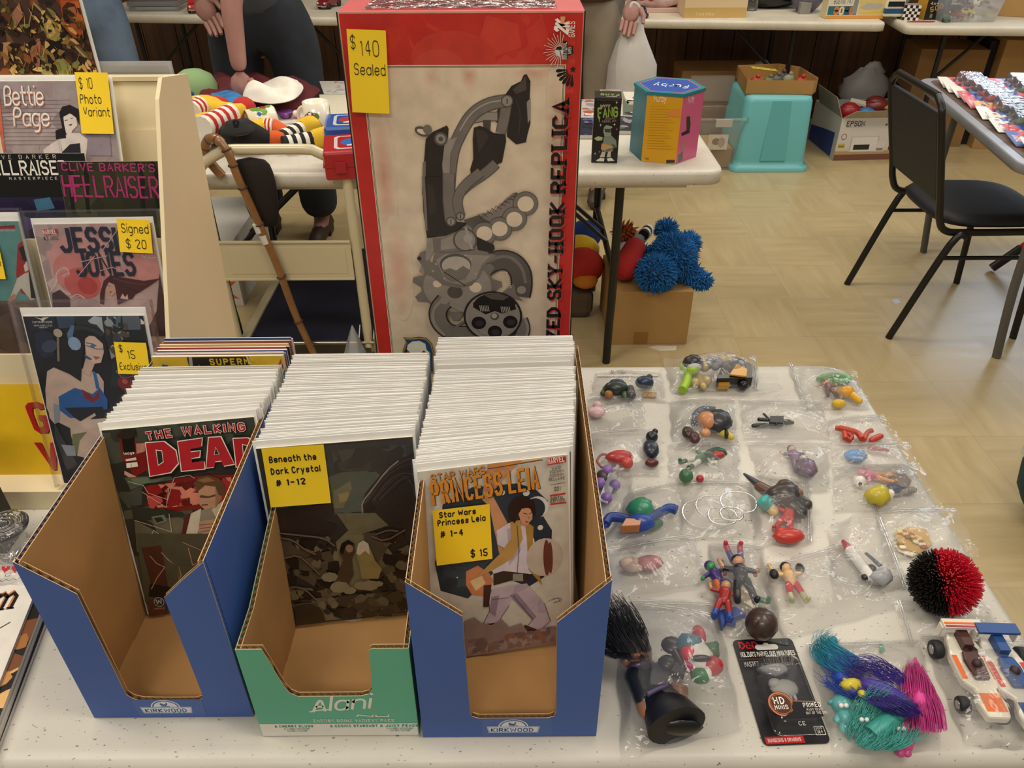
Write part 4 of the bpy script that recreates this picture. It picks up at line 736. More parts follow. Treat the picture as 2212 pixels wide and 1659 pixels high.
# row 5
def art_gamer(cv, w, h):
    crop(cv, 0, 400, 3.687); cv.rect(0, 0, w, h, '#15171f'); cv.px([(590, 1000), (880, 1000), (880, 1400), (620, 1200)], '#2a2c30'); cv.px([(700, 1080), (740, 1010), (810, 1050), (830, 1180), (770, 1110), (720, 1100)], '#aab4b8'); cv.px([(440, 1010), (590, 1010), (590, 1130), (470, 1140)], '#33475e'); cv.px([(965, 1000), (1120, 1000), (1120, 1150), (985, 1150)], '#5b6470'); cv.px([(210, 1010), (420, 1010), (440, 1140), (240, 1160)], '#1d2636')
    for q, c in (([(875, 1020), (960, 1030), (960, 1140), (890, 1140)], '#5a6a70'), ([(895, 1150), (975, 1170), (975, 1260), (905, 1250)], '#8a6a48'), ([(915, 1265), (1000, 1280), (1000, 1400), (915, 1390)], '#6a7a80'), ([(900, 1410), (1200, 1420), (1200, 1620), (880, 1600)], '#1d2b2f')): cv.px(q, c)
    a0, b0 = cv.uv((890, 1390)); a1, b1 = cv.uv((1000, 1030)); cv.splats(a0, b0, a1, b1, ['#3a444a', '#95a0a2', '#59493a', '#20262a'], 40, .006, 8)
    cv.pxtext('zenescope', (262, 1096), (425, 1094), (262, 1078), '#d8d4c8', th=.16); cv.px([(275, 1050), (330, 1060), (345, 1052), (395, 1050), (360, 1068), (345, 1085), (325, 1068)], '#d8d4c8'); cv.pxtext('GRIMM FAIRY TALES', (276, 1122), (424, 1120), (276, 1112), '#d8d4c8', th=.2); cv.pxtext('ISSUE #91', (318, 1136), (386, 1135), (318, 1127), '#d8d4c8', th=.2)
    cv.px([(1110, 1040), (1210, 1040), (1222, 1110), (1120, 1110)], '#15151a'); cv.px([(1120, 1060), (1150, 1085), (1180, 1085), (1205, 1055), (1205, 1105), (1125, 1105)], '#dcd8cc'); cv.px([(1140, 1000), (1215, 1000), (1218, 1030), (1145, 1035)], '#c9c4b8')
    # generic seated woman with headphones, dark hair and blue top
    cv.px([(280, 1180), (340, 1150), (430, 1180), (440, 1350), (350, 1380), (290, 1300)], '#1f2740'); cv.blob(*cv.uv((400, 1280)), .012, .008, '#3f4560', 16, .5); cv.line([(465, 1200), (470, 1400)], .003, '#8a7a64', px=True); cv.blob(*cv.uv((465, 1175)), .006, .006, '#b8ae96', 12)
    cv.px([(365, 1640), (380, 1480), (480, 1420), (560, 1430), (700, 1470), (790, 1500), (830, 1560), (830, 1700), (700, 1750), (440, 1900), (400, 1850)], '#cfb6a2')
    crop(cv, 0, 750, 3.687); cv.px([(365, 330), (480, 180), (540, 300), (430, 470), (600, 560), (700, 620), (640, 680), (420, 570), (375, 480)], '#cbb19d'); cv.px([(470, 390), (600, 320), (660, 340), (740, 370), (800, 320), (860, 410), (860, 560), (560, 560), (480, 500)], '#1f5fa0'); cv.px([(650, 330), (690, 350), (750, 400), (800, 330), (800, 400), (740, 440), (680, 400)], '#8a1f26'); cv.px([(740, 180), (770, 200), (800, 330), (770, 330)], '#2a6aa8'); cv.px([(520, 480), (820, 470), (860, 560), (600, 560)], '#131722')
    cv.px([(560, 600), (860, 560), (900, 700), (760, 900), (620, 860), (570, 700)], '#cdb49f'); cv.px([(580, 690), (700, 670), (640, 740), (620, 860), (580, 760)], '#7a7a52'); cv.px([(640, 590), (760, 520), (770, 540), (720, 570), (850, 560), (860, 590), (760, 640), (680, 650)], '#d6bda9'); cv.px([(810, 500), (920, 470), (930, 550), (830, 560)], '#191b22')
    cv.px([(440, 600), (620, 930), (540, 980), (440, 700)], '#3a3a3c'); cv.px([(430, 440), (480, 460), (480, 580), (440, 600)], '#8f9aa2'); cv.px([(490, 770), (600, 780), (610, 860), (540, 860)], '#9aa0a2')
    cv.blob(*cv.uv((1008, 280)), .0115, .0115, '#7d1f22', 16); cv.blob(*cv.uv((1000, 268)), .004, .004, '#b85a52', 10); cv.px([(930, 190), (1000, 130), (1085, 160), (1060, 230), (980, 240)], '#4a3d4a'); cv.line([(930, 190), (1000, 130), (1085, 160), (1060, 230), (980, 240), (930, 190)], .0006, '#a8a0b0', px=True)
    crop(cv, 0, 400, 3.687); cv.px([(680, 1220), (740, 1180), (820, 1230), (835, 1320), (810, 1410), (740, 1420), (690, 1350)], '#d6bca8'); cv.px([(690, 1370), (760, 1420), (720, 1520), (660, 1480)], '#c8ac97')
    cv.px([(500, 1400), (530, 1200), (570, 1130), (680, 1120), (800, 1180), (850, 1250), (880, 1400), (840, 1380), (825, 1260), (760, 1200), (690, 1190), (680, 1260), (660, 1400), (650, 1560), (560, 1500), (420, 1440)], '#12131a'); cv.line([(560, 1180), (600, 1130), (700, 1130), (830, 1190)], .006, '#26303a', px=True, sm=1)
    cv.px([(540, 1180), (575, 1110), (600, 1115), (585, 1200), (630, 1230), (640, 1290), (580, 1310), (555, 1250)], '#5878a0'); cv.blob(*cv.uv((600, 1258)), .0085, .0095, '#8fa8c4', 16); cv.line([(680, 1350), (735, 1385)], .0028, '#34588a', px=True); cv.line([(690, 1250), (740, 1258), (775, 1275)], .001, '#23283a', px=True); cv.line([(690, 1270), (770, 1300), (835, 1300)], .0008, '#2a2a30', px=True); cv.px([(745, 1355), (805, 1365), (770, 1385)], '#a8564e'); cv.blob(*cv.uv((745, 1275)), .0035, .0022, '#4a7aa8', 10)
t, O, U, W, N, cv = comic('comic_book', 'hard-sleeved comic of a dark-haired woman in blue with headphones, lowest row of the rack', (-.5655, .856, .782), 0, R(12.5), .160, .253, art_gamer, over=.011, sleeve=False)
toploader(t, O, U, W, N, .186, .274)
sticky(t, O, U, W, .036, .218, .043, .045, R(-2), [('$', .14, .7, .22, .14), ('15', .36, .5, .26, .3), ('Exclusive', .08, .14, .22, .88)], 'small yellow note on the right side', curl=.002, lift=.0075)
# clear slabs behind the rack
for i, (c, zz) in enumerate((('#b8b4ae', 1.2835), ('#a06a60', 1.2825))):
    mb = MB(); mb.box((-.70, 1.207+i*.0062, .7405), (-.4945, 1.2125+i*.0062, zz), film('slab_plastic', milky=.35, gloss=1, rough=.08, bump=.1)); mb.box((-.695, 1.2085+i*.0062, .75), (-.4995, 1.2105+i*.0062, zz-.005), mat(c, .5)); tag(mb.build('plastic_case', origin=(-.6, 1.21, .7405)), ('clear hard plastic comic slab showing its grey edge behind the rack', 'clear plastic comic slab with reddish edge, rearmost behind the rack')[i], 'comic case')

# ================================================================ left edge of the table: dark carton, glass, heart bag, magazines
t = thing('carton', 'dark brown open carton beside the cream rack at the left edge', 'box', (-.8, .79, .74)); DK = mat('#211612', .45, noise=.1, scale=20)
MB().box((-.95, .758, .7405), (-.694, .8, .935), {'*': DK, 't': mat('#0d0907', .8)}, skip='').build('body', t)
MB().prism([(-.95, .756, .90), (-.95, .756, .80), (-.70, .756, .80), (-.70, .756, .835), (-.718, .750, .84), (-.722, .748, .86), (-.7, .746, .885), (-.705, .744, .9)], (0, .0012, 0), mat('#150e0b', .5), mat('#a8917a', .7)).build('flap', t)
cv = Canvas((-.76, .7575, .79), (1, 0, 0), (0, 0, 1), print_mat(.5, 0)); cv.text('FIREFLY', .033, .018, .006, '#e6dfd2', th=.12, rot=.2); cv.poly([(.052, .008), (.058, .012), (.062, .006)], '#c4402c'); cv.build('printed_word', t)
GLASS = film('clear_glass', milky=.05, gloss=1.6, rough=.02, bump=.8, scale=26)
t = thing('glass_jar', 'clear swirled glass dish in the left corner beside the brown box panel', 'glass', (-.6605, .735, .7655))
MB().lathe([(.0, .0), (.022, 0), (.024, .02), (.020, .04), (.03, .046), (.031, .050), (.026, .053), (.012, .0505), (0, .052)], (-.6605, .735, .7655), GLASS, 32).build('bowl', t)
mb = MB()
for r in (.009, .016, .0235): mb.tube([(-.6605+r*1.0*math.cos(R(a)), .735+r*.8*math.sin(R(a)), .8185) for a in range(0, 360, 15)], .0016, GLASS, 6, closed=True)
mb.build('swirl_rim', t)
# magazines
def art_film(cv, w, h):
    cv.rect(0, 0, w, h, '#e9e2d6'); cv.rect(0, h-.016, w, h, '#efe9dd'); cv.text('S C R E E N', w-.064, h-.0105, .0055, '#3a3430', th=.1, serif=.15, sp=.5, fit=.1)
    cv.line([(w-.11+i*.0042, h-.016-(i % 2)*.003) for i in range(26)], .0007, '#4a443e')
    cv.blob(w*.55, h*.52, .068, .075, '#d3cdc6', 26); cv.blob(w*.56, h*.53, .05, .056, '#c4bfba', 22); cv.splats(w*.3, h*.36, w*.8, h*.68, ['#bdb8b3', '#d9d4cc', '#aca7a3'], 26, .018, 3)
    for d, c, t in ((.0012, '#c4825a', .17), (0, '#201913', .12)): cv.text('Film', w-.108-d, h-.066+d, .036, c, fit=.1, th=t, serif=.12, shear=.1)
    cv.text('THE', w-.09, h-.027, .006, '#c06a4a', th=.16)
    for pts in ([(.1, h-.016), (.092, h-.06), (.07, h-.1), (.05, h-.15)], [(.155, h-.016), (.14, h-.07), (.118, h-.12), (.105, h-.155)], [(.19, h-.09), (.17, h-.105), (.165, h-.13), (.14, h-.15), (.128, h-.17)], [(.165, h-.13), (.18, h-.133), (.19, h-.128)]): cv.line(pts, .0011, '#2c2723', sm=1)
    cv.px if 0 else None
    cv.poly([(w*.3, 0), (w*.32, .06), (w*.55, .09), (w*.66, .085), (w*.7, .05), (w*.6, 0)], '#b48a58'); cv.poly([(w*.35, 0), (w*.4, .05), (w*.6, .06), (w*.62, 0)], '#5c3d26'); cv.blob(w*.6, .085, .02, .008, '#d8c090', 12)
def art_fire(cv, w, h):
    cv.rect(0, 0, w, h, '#1b1712'); cv.splats(w*.6, 0, w, h*.7, ['#c98f50', '#a86e38', '#e0b070', '#7d4a28', '#2a1a10'], 60, .016, 3)
def art_grey(c): return lambda cv, w, h: cv.rect(0, 0, w, h, c)
MAGS = [((-.671, .556), -10, art_grey('#20242e'), 'lowest thin dark magazine of the stack in the lower left corner'), ((-.673, .553), -11, art_grey('#d8d2c4'), 'white edged magazine second from the bottom in the left corner stack'), ((-.676, .557), -10.5, art_grey('#15161c'), 'dark comic in the middle of the left corner stack'), ((-.674, .560), -10.2, art_fire, 'dark comic with orange painted edge, second from the top of the left stack'), ((-.687, .561), -10.5, art_film, 'white magazine with black gothic title, top of the left corner stack')]
for i, ((x, y), rz, art, lb) in enumerate(MAGS):
    z = .7405+i*.0049; ca, sa = math.cos(R(-rz)), math.sin(R(-rz)); U, W = V((ca, sa, 0)), V((-sa, ca, 0)); w, h = .205, .272; O = V((x, y, z))-U*w/2-W*h/2
    t = thing('magazine', lb, 'magazine', (x, y, z)); mb = MB(); mb.prism([O, O+U*w, O+U*w+W*h, O+W*h], (0, 0, .0045), mat('#d9d3c6', .6), mat('#cfc8ba', .6)); mb.build('pages', t)
    cv = Canvas(O+V((0, 0, .0046)), U, W, print_mat(.3, .05)); art(cv, w, h); cv.build('printed_cover', t)

# ================================================================ the big red carton
RB0, RB1, RY, RZ1 = -.1935, .0885, .97, 1.3875
RB = thing('carton', 'tall red carton with a grey mechanical tool printed on it, behind the comic boxes', 'box', ((RB0+RB1)/2, RY+.06, .7405))
RED = mat('#b8261f', .35, noise=.08, scale=9); 
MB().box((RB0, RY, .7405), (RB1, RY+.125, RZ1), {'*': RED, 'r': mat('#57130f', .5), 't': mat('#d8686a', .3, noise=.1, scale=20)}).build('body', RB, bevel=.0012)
def art_tool(cv):
    w, h = RB1-RB0, RZ1-.7405; crop(cv, 720, 0, 3.95)
    C1, C2, C3, C4, CR, DK = '#746b63', '#91877d', '#554d47', '#a59b90', '#d8c3a8', '#2b231f'
    cv.rect(.0005, .0005, w-.0005, h-.0005, '#c9a184'); cv.rect(.0022, .002, w-.0022, h-.002, '#bd2720')
    cv.splats(.01, h*.8, w-.01, h-.004, ['#c0301f', '#b9251e', '#c23526', '#bb2a20', '#c43a2a'], 60, .03, 21); cv.blob(w*.46, h-.05, .05, .03, '#be3627', 20); cv.blob(w*.4, h-.06, .03, .02, '#c2402e', 20)
    cv.line([(0, 0), (0, h)], .0016, '#20130f'); cv.line([(w-.0004, 0), (w-.0004, h)], .0016, '#20130f')
    pt = cv.uv((225, 575)); a0 = .0235; b1 = pt[1]; a1 = w-.0225; cv.rect(a0-.0025, -.0, a1+.0025, b1+.0025, '#e0c9ac'); cv.rect(a0-.0014, 0, a1+.0014, b1+.0014, '#1f1712'); cv.rect(a0-.0007, 0, a1+.0007, b1+.0007, '#e0c9ac'); cv.rect(a0, 0, a1, b1, '#1f1712'); cv.rect(a0+.0005, 0, a1-.0005, b1-.0005, CR)
    for x, y, ra, rb, c in ((1160, 640, .012, .02, '#cf9a80'), (1720, 620, .03, .014, '#cfa188'), (830, 640, .01, .02, '#cfa88e'), (420, 1150, .014, .08, '#d09c84'), (430, 1500, .016, .09, '#cd9880'), (560, 2300, .02, .08, '#d2a58c'), (1900, 900, .012, .06, '#d6b599')):
        a, b = cv.uv((x, y)); cv.k += 1; e = [(min(max(a+ra*math.cos(R(t)), a0+.0006), a1-.0006), min(b+rb*math.sin(R(t)), b1-.0006)) for t in range(0, 361, 20)]
        for p, q in zip(e[:-1], e[1:]): cv.poly([(a, min(b, b1-.001)), p, q], [c, CR, CR], False)
    # corner fan and star
    for i in range(6):
        an = R(185+i*17); a, b = cv.uv((2040, 590)); c, s = math.cos(an), math.sin(an); q = lambda r, o: (a+c*r-s*o, b+s*r+c*o); cv.poly([q(.006, -.0004), q(.017, -.0021), q(.0195, -.001), q(.0195, .001), q(.017, .0021), q(.006, .0004)], INK)
    a, b = cv.uv((2044, 588)); cv.poly([(a+.0042*(1 if k % 2 == 0 else .4)*math.cos(R(90+36*k)), b+.0042*(1 if k % 2 == 0 else .4)*math.sin(R(90+36*k))) for k in range(10)], INK)
    # a generic grey mechanical hand tool: stock, straps, ringed grip, toothed wheel and hooked jaws
    P = lambda pts, c: cv.px(pts, c)
    def rod(pts, wpx, c, edge_=None, sm=2):
        wv = wpx/3.95*.00068
        if edge_: cv.line(pts, wv*1.18, edge_, px=True, sm=sm)
        cv.line(pts, wv, c, px=True, sm=sm)
    P([(1470, 800), (1520, 730), (1600, 690), (1625, 635), (1650, 630), (1682, 690), (1675, 850), (1682, 1050), (1655, 1150), (1645, 1210), (1560, 1228), (1480, 1160), (1500, 960)], DK); P([(1530, 760), (1600, 700), (1640, 650), (1650, 760), (1560, 800)], '#4e423a'); P([(1650, 870), (1684, 830), (1684, 1000), (1660, 1050)], C2); cv.line([(1560, 850), (1600, 960), (1580, 1150)], .0012, '#43382f', px=True, sm=1)
    P([(1365, 1000), (1420, 900), (1440, 1050), (1390, 1040)], '#3a312c'); rod([(1190, 1010), (1290, 990), (1400, 990)], 55, C2, C3); P([(1275, 1020), (1345, 1020), (1340, 1120), (1285, 1110)], '#4a423c')
    rod([(1480, 860), (1460, 1000), (1430, 1130)], 66, C1, C3); rod([(1480, 855), (1320, 880), (1180, 970), (1090, 1120), (1010, 1300), (985, 1659)], 78, C1, C3)
    cv.line([(1460, 850), (1310, 870), (1170, 960), (1080, 1110)], .0016, C4, px=True, sm=2); cv.blob(*cv.uv((1483, 858)), .0075, .0075, C3, 20); cv.blob(*cv.uv((1483, 858)), .006, .006, C2, 20); cv.line([(1483, 838), (1483, 880)], .0012, DK, px=True)
    P([(1200, 1085), (1250, 1068), (1300, 1085), (1370, 1130), (1470, 1140), (1475, 1200), (1440, 1380), (1290, 1440), (1230, 1475), (1175, 1478), (1168, 1440), (1195, 1350), (1190, 1180)], DK); P([(1215, 1100), (1290, 1110), (1330, 1160), (1240, 1300)], '#3d332c')
    rod([(1390, 1390), (1290, 1480), (1160, 1560), (1060, 1659)], 66, C1, C3)
    P([(790, 1180), (850, 1120), (970, 1065), (985, 1090), (980, 1170), (950, 1300), (920, 1659), (770, 1659), (775, 1380)], DK); P([(765, 1380), (790, 1370), (788, 1659), (758, 1659)], C1); P([(900, 1150), (960, 1180), (990, 1175), (950, 1230), (930, 1400), (950, 1659), (985, 1659), (1000, 1300), (1060, 1160), (1010, 1180)], C2)
    cv.blob(*cv.uv((918, 1180)), .0085, .0085, C3, 20); cv.blob(*cv.uv((918, 1180)), .006, .006, C2, 20); cv.blob(*cv.uv((918, 1180)), .003, .003, C3, 12)
    cv.blob(*cv.uv((760, 1115)), .0095, .0058, C3, 20, -.35); cv.blob(*cv.uv((757, 1117)), .0062, .003, CR, 16, -.35); cv.blob(*cv.uv((805, 1100)), .0055, .006, C1, 14)
    crop(cv, 720, 380, 3.95)
    P([(758, 0), (930, 0), (960, 100), (950, 200), (1000, 380), (1140, 390), (1110, 440), (960, 500), (800, 520), (770, 300)], DK); P([(757, 0), (782, 0), (800, 300), (805, 460), (788, 465)], C1); P([(800, 60), (860, 80), (880, 300), (820, 330)], '#372d27')
    rod([(985, -30), (985, 200), (1003, 380)], 78, C1, C3, 0); rod([(1260, -40), (1110, 80), (1050, 200), (1085, 335)], 66, C1, C3); 
    for x, y, r in ((1005, 380, 40), (1085, 335, 34)): k = r/3.95*.00068; cv.blob(*cv.uv((x, y)), k, k, C3, 20); cv.blob(*cv.uv((x, y)), k*.7, k*.7, C2, 20); cv.line([(x, y-22), (x, y+22)], .0012, DK, px=True)
    # ringed grip
    P([(1110, 370), (1240, 325), (1380, 290), (1470, 190), (1530, 140), (1570, 132), (1600, 300), (1500, 420), (1350, 540), (1230, 480)], C3)
    P([(1230, 320), (1380, 290), (1460, 200), (1530, 140), (1570, 150), (1560, 230), (1460, 320), (1340, 385)], '#7d736a')
    for i in range(9): cv.line([(1240+i*36, 325-i*20), (1290+i*36, 375-i*26)], .0006, DK, px=True); cv.line([(1290+i*34, 312-i*22), (1250+i*36, 365-i*24)], .0006, DK, px=True)
    for x, y in ((1640, 225), (1545, 355), (1420, 440), (1290, 480)):
        cv.blob(*cv.uv((x, y)), .0165, .0165, C3, 26); cv.blob(*cv.uv((x, y)), .0155, .0155, C1, 26)
    for x, y in ((1640, 228), (1545, 360), (1420, 440), (1290, 480)): cv.blob(*cv.uv((x, y)), .0105, .0105, CR, 24)
    P([(1215, 500), (1370, 575), (1378, 610), (1350, 637), (1230, 615)], '#211a17'); 
    # engraved housing
    P([(800, 520), (930, 515), (1060, 470), (1110, 420), (1140, 400), (1200, 480), (1215, 600), (1190, 640), (900, 650), (800, 600)], C1); P([(920, 530), (1060, 480), (1090, 600), (920, 620)], C2); cv.blob(*cv.uv((1125, 535)), .016, .017, C3, 24); cv.blob(*cv.uv((1125, 535)), .0135, .0145, C2, 24); cv.blob(*cv.uv((1150, 520)), .006, .006, C4, 16); cv.line([(1130, 425), (1150, 500)], .003, C4, px=True); cv.line([(1165, 550), (1185, 610)], .003, C4, px=True)
    P([(800, 520), (850, 520), (860, 620), (800, 740), (780, 820), (735, 800), (760, 720), (795, 640)], C2); P([(715, 690), (745, 640), (790, 620), (790, 720), (750, 740)], C1); cv.blob(*cv.uv((738, 690)), .003, .003, DK, 10)
    # hooked jaws and toothed wheel
    rod([(1290, 760), (1400, 700), (1520, 710), (1600, 800), (1610, 920), (1590, 1010)], 150, C3, DK); rod([(1320, 720), (1420, 670), (1530, 680), (1620, 780), (1640, 900)], 26, C1); P([(1440, 980), (1540, 900), (1560, 1000), (1620, 1050), (1480, 1010)], C1); cv.blob(*cv.uv((1605, 958)), .0062, .0062, C2, 18)
    for i in range(9): cv.poly([cv.uv((1470+i*4+i*i*.2, 800+i*16)), cv.uv((1492+i*4, 806+i*16)), cv.uv((1474+i*4, 814+i*16))], CR)
    pts = []; a, b = cv.uv((1060, 930))
    for k in range(44): r = (.062 if k % 4 < 2 else .05); pts.append((a+r*math.cos(2*math.pi*k/44), b+r*.86*math.sin(2*math.pi*k/44)))
    cv.poly(pts, C1); cv.blob(a, b, .047, .04, C2, 30)
    for x, y, r in ((1040, 975, .0108), (1215, 935, .0085), (890, 905, .006)): cv.blob(*cv.uv((x, y)), r, r*.92, C3 if x == 1040 else CR, 18)
    P([(780, 820), (840, 780), (860, 660), (900, 590), (905, 640), (1000, 640), (1190, 620), (1300, 640), (1400, 660), (1300, 740), (1250, 850), (1180, 920), (1060, 940), (930, 910), (840, 840)], C1); P([(880, 700), (960, 650), (1250, 660), (1340, 665), (1270, 740), (1220, 860), (1100, 915), (960, 880)], C2)
    cv.blob(*cv.uv((1045, 740)), .0215, .016, C3, 24); cv.blob(*cv.uv((1050, 750)), .0195, .014, '#b0a498', 24); P([(930, 790), (1000, 770), (1050, 790), (1110, 750), (1170, 790), (1130, 860), (1020, 890), (950, 850)], C1); cv.line([(945, 800), (1130, 920)], .0012, DK, px=True)
    for x, y in ((880, 735), (855, 795), (950, 858), (1130, 660), (1180, 690), (1215, 820)): cv.poly([(cv.uv((x, y))[0]+.0026*(1 if k % 2 == 0 else .4)*math.cos(R(36*k)), cv.uv((x, y))[1]+.0026*(1 if k % 2 == 0 else .4)*math.sin(R(36*k))) for k in range(10)], C4)
    rod([(960, 1040), (890, 1120), (900, 1230), (980, 1310), (1100, 1330), (1200, 1320)], 128, C1, DK); rod([(930, 1040), (850, 1120), (855, 1240), (950, 1340)], 24, C2); cv.blob(*cv.uv((950, 1045)), .006, .006, C2, 16); cv.line([(1000, 1070), (1100, 1130), (1160, 1120)], .006, C2, px=True, sm=1); cv.line([(1050, 1270), (1100, 1225), (1170, 1220)], .004, C1, px=True, sm=2)
    for i in range(8): y = 1130+i*19; x = 980+(i-2)**2*1.6; cv.poly([cv.uv((x, y)), cv.uv((x+14, y+6)), cv.uv((x, y+12))], C3)
    rod([(1600, 1200), (1630, 1300), (1570, 1400), (1450, 1430), (1330, 1470)], 100, C1, DK); rod([(1630, 1190), (1670, 1290), (1610, 1420)], 20, C2); P([(1290, 1370), (1420, 1380), (1400, 1420), (1280, 1490)], C3); cv.blob(*cv.uv((1400, 1460)), .007, .007, C2, 18)
    a, b = cv.uv((1362, 1180)); cv.blob(a, b, .0415, .0405, DK, 34); cv.blob(a, b, .0385, .0375, C2, 34); cv.blob(*cv.uv((1380, 1070)), .029, .0165, '#241d19', 24); P([(1195, 1060), (1360, 1000), (1540, 1050), (1560, 1115), (1450, 1150), (1300, 1160), (1195, 1100)], '#241d19'); P([(1290, 1000), (1400, 975), (1500, 1010), (1450, 1040), (1350, 1030)], C3)
    for x, y in ((1290, 1105), (1470, 1115)):
        for i in range(6): cv.line([(x-40+i*14, y-22), (x-30+i*14, y+28)], .0011, C4, px=True)
    P([(1170, 1120), (1300, 1160), (1380, 1130), (1460, 1160), (1585, 1115), (1590, 1200), (1500, 1320), (1390, 1365), (1260, 1320), (1170, 1210)], C2)
    cv.blob(*cv.uv((1378, 1175)), .0062, .0062, C3, 18); cv.blob(*cv.uv((1374, 1170)), .004, .004, C4, 14)
    for x, y in ((1243, 1230), (1510, 1222), (1380, 1305)): cv.blob(*cv.uv((x, y)), .0103, .0103, '#221b18', 22); cv.blob(*cv.uv((x+6, y+4)), .006, .005, '#3a312c', 16)
    # lettering up the right-hand side
    crop(cv, 720, 0, 3.95); at = lambda x, y: cv.uv((x, y))
    W2 = '#eee6d8'
    def vtext(txt, p0, p1, hh, col, **kw):
        a = cv.uv(p0); b = cv.uv(p1); cv.text(txt, a[0], a[1], hh, col, fit=math.hypot(b[0]-a[0], b[1]-a[1]), rot=math.atan2(b[1]-a[1], b[0]-a[0]), **kw)
    for d, c in ((9, '#c0302a'), (0, '#17120f')): vtext('RIZED SKY-HOOK REPLICA', (1913+d, 2990+d), (1998+d, 797+d), .0163, c, th=.21, serif=.2, sp=.12, wd=.7); vtext('MOTO', (1898+d, 3420+d), (1911+d, 3030+d), .0163, c, th=.21, serif=.2, sp=.12, wd=.7)
    vtext('2K', (1990, 270), (2005, 160), .0135, W2, th=.3, sp=.0, shear=.2, wd=.7); cv.px([(1935, 130), (1975, 130), (1965, 195), (1935, 190)], '#d89a6a'); vtext('GAMES', (2052, 303), (2055, 165), .0062, W2, th=.16, sp=.14, shear=.15)
    # starburst emblem
    a, b = at(1935, 415)
    for k in range(17): an = R(80+k*12); cv.line([(a+.003*math.cos(an), b+.003*math.sin(an)), (a+(.017+.003*(k % 2))*math.cos(an), b+(.017+.003*(k % 2))*math.sin(an))], .0005, '#e6d8c4')
    cv.px([(1885, 410), (1900, 385), (1930, 370), (1960, 395), (1960, 440), (1930, 470), (1895, 455)], '#cfc8bc'); cv.px([(1890, 410), (1905, 385), (1935, 380), (1960, 400), (1960, 412)], '#15110f'); cv.line([(1925, 400), (1940, 460)], .0009, '#15110f', px=True)
    cv.px([(1958, 335), (1995, 335), (1995, 490), (1958, 490)], '#15110f'); cv.px([(1995, 385), (2042, 380), (2040, 440), (2010, 460), (1995, 455)], '#15110f'); vtext('IRRATIONAL', (1986, 487), (1986, 340), .0052, W2, th=.14, sp=.16); vtext('GAMES', (2024, 442), (2024, 385), .0036, W2, th=.16, sp=.16)
    # crest at the lower left
    crop(cv, 720, 368, 3.95)
    for f, c in ((1, '#1a1612'), (.97, '#a8874a'), (.91, '#5b4526'), (.87, '#22456e')): q = [(600, 1395), (660, 1400), (740, 1390), (800, 1400), (840, 1440), (865, 1520), (870, 1700), (570, 1700), (600, 1500), (625, 1430)]; c_ = V((730, 1560)); cv.px([(c_.x+(x-c_.x)*f, c_.y+(y-c_.y)*f) for x, y in q], c)
    P([(640, 1460), (680, 1430), (740, 1425), (790, 1450), (800, 1500), (830, 1530), (825, 1690), (620, 1690), (620, 1600)], '#d9d2c4')
    vtext('BIOSHOCK', (776, 2350), (782, 1470), .026, '#2a1512', th=.22, sp=.16, wd=.8); vtext('BIOSHOCK', (770, 2350), (776, 1470), .023, '#b02a22', th=.14, sp=.24, wd=.8); a, b = cv.uv((815, 1530)); cv.poly([(a+.004*(1 if k % 2 == 0 else .4)*math.cos(R(36*k)), b+.004*(1 if k % 2 == 0 else .4)*math.sin(R(36*k))) for k in range(10)], '#a8874a')
cv = Canvas((RB0, RY, .7405), (1, 0, 0), (0, 0, 1), print_mat(.4, .1, 45), lift=.0004); art_tool(cv); cv.build('printed_front', RB)
O, U, W = V((RB0, RY-.0005, .7405)), V((1, 0, 0)), V((0, 0, 1))
sticky(RB, O, U, W, .0105, .6305, .0445, .0925, R(-2.4), [('$', .08, .78, .3, .17), ('140', .3, .7, .37, .56), ('Sealed', .13, .47, .27, .86)], 'tall yellow price note at the upper left', curl=.0015, lift=.0085)
mb = MB()
for i in range(8): mb.grid([[(RB0+.03+.22*k/12, RY+.01+i*.014+j*.012, RZ1+.001+.0014*((k+i+j) % 2)) for k in range(13)] for j in range(2)], film('shrink_wrap', milky=.25, gloss=2, rough=.15, bump=.8, scale=40))
mb.build('shrink_wrap', RB)
# tied clear bag standing behind the middle box
BAG = film('clear_bag', milky=.10, gloss=.9, rough=.07, bump=.7, scale=24)
t = thing('bag_of_sticks', 'pointed clear bag with thin coloured sticks, behind the middle comic box', 'bag', (-.225, .955, .7405))
mb = MB().lathe([(.032, 0), (.036, .06), (.033, .13), (.026, .17), (.016, .2), (.007, .228), (.001, .245)], (-.225, .955, .7405), film('cloudy_bag', milky=.3, gloss=1, rough=.1, bump=.6, scale=24), 16, (.015, 0, 1), 1, .45); mb.build('clear_wrapper', t)
for i, c in enumerate(('#b8322e', '#d8c9a0', '#2f7a44', '#b8322e', '#2f7a44', '#c9b890')): MB().tube([(-.243+i*.007, .955, .742), (-.237+i*.0056, .957+.001*(i % 2), .742+.17+.008*(i % 3))], .0016 if i != 2 else .004, mat(c, .5), 6).build('stick', t)

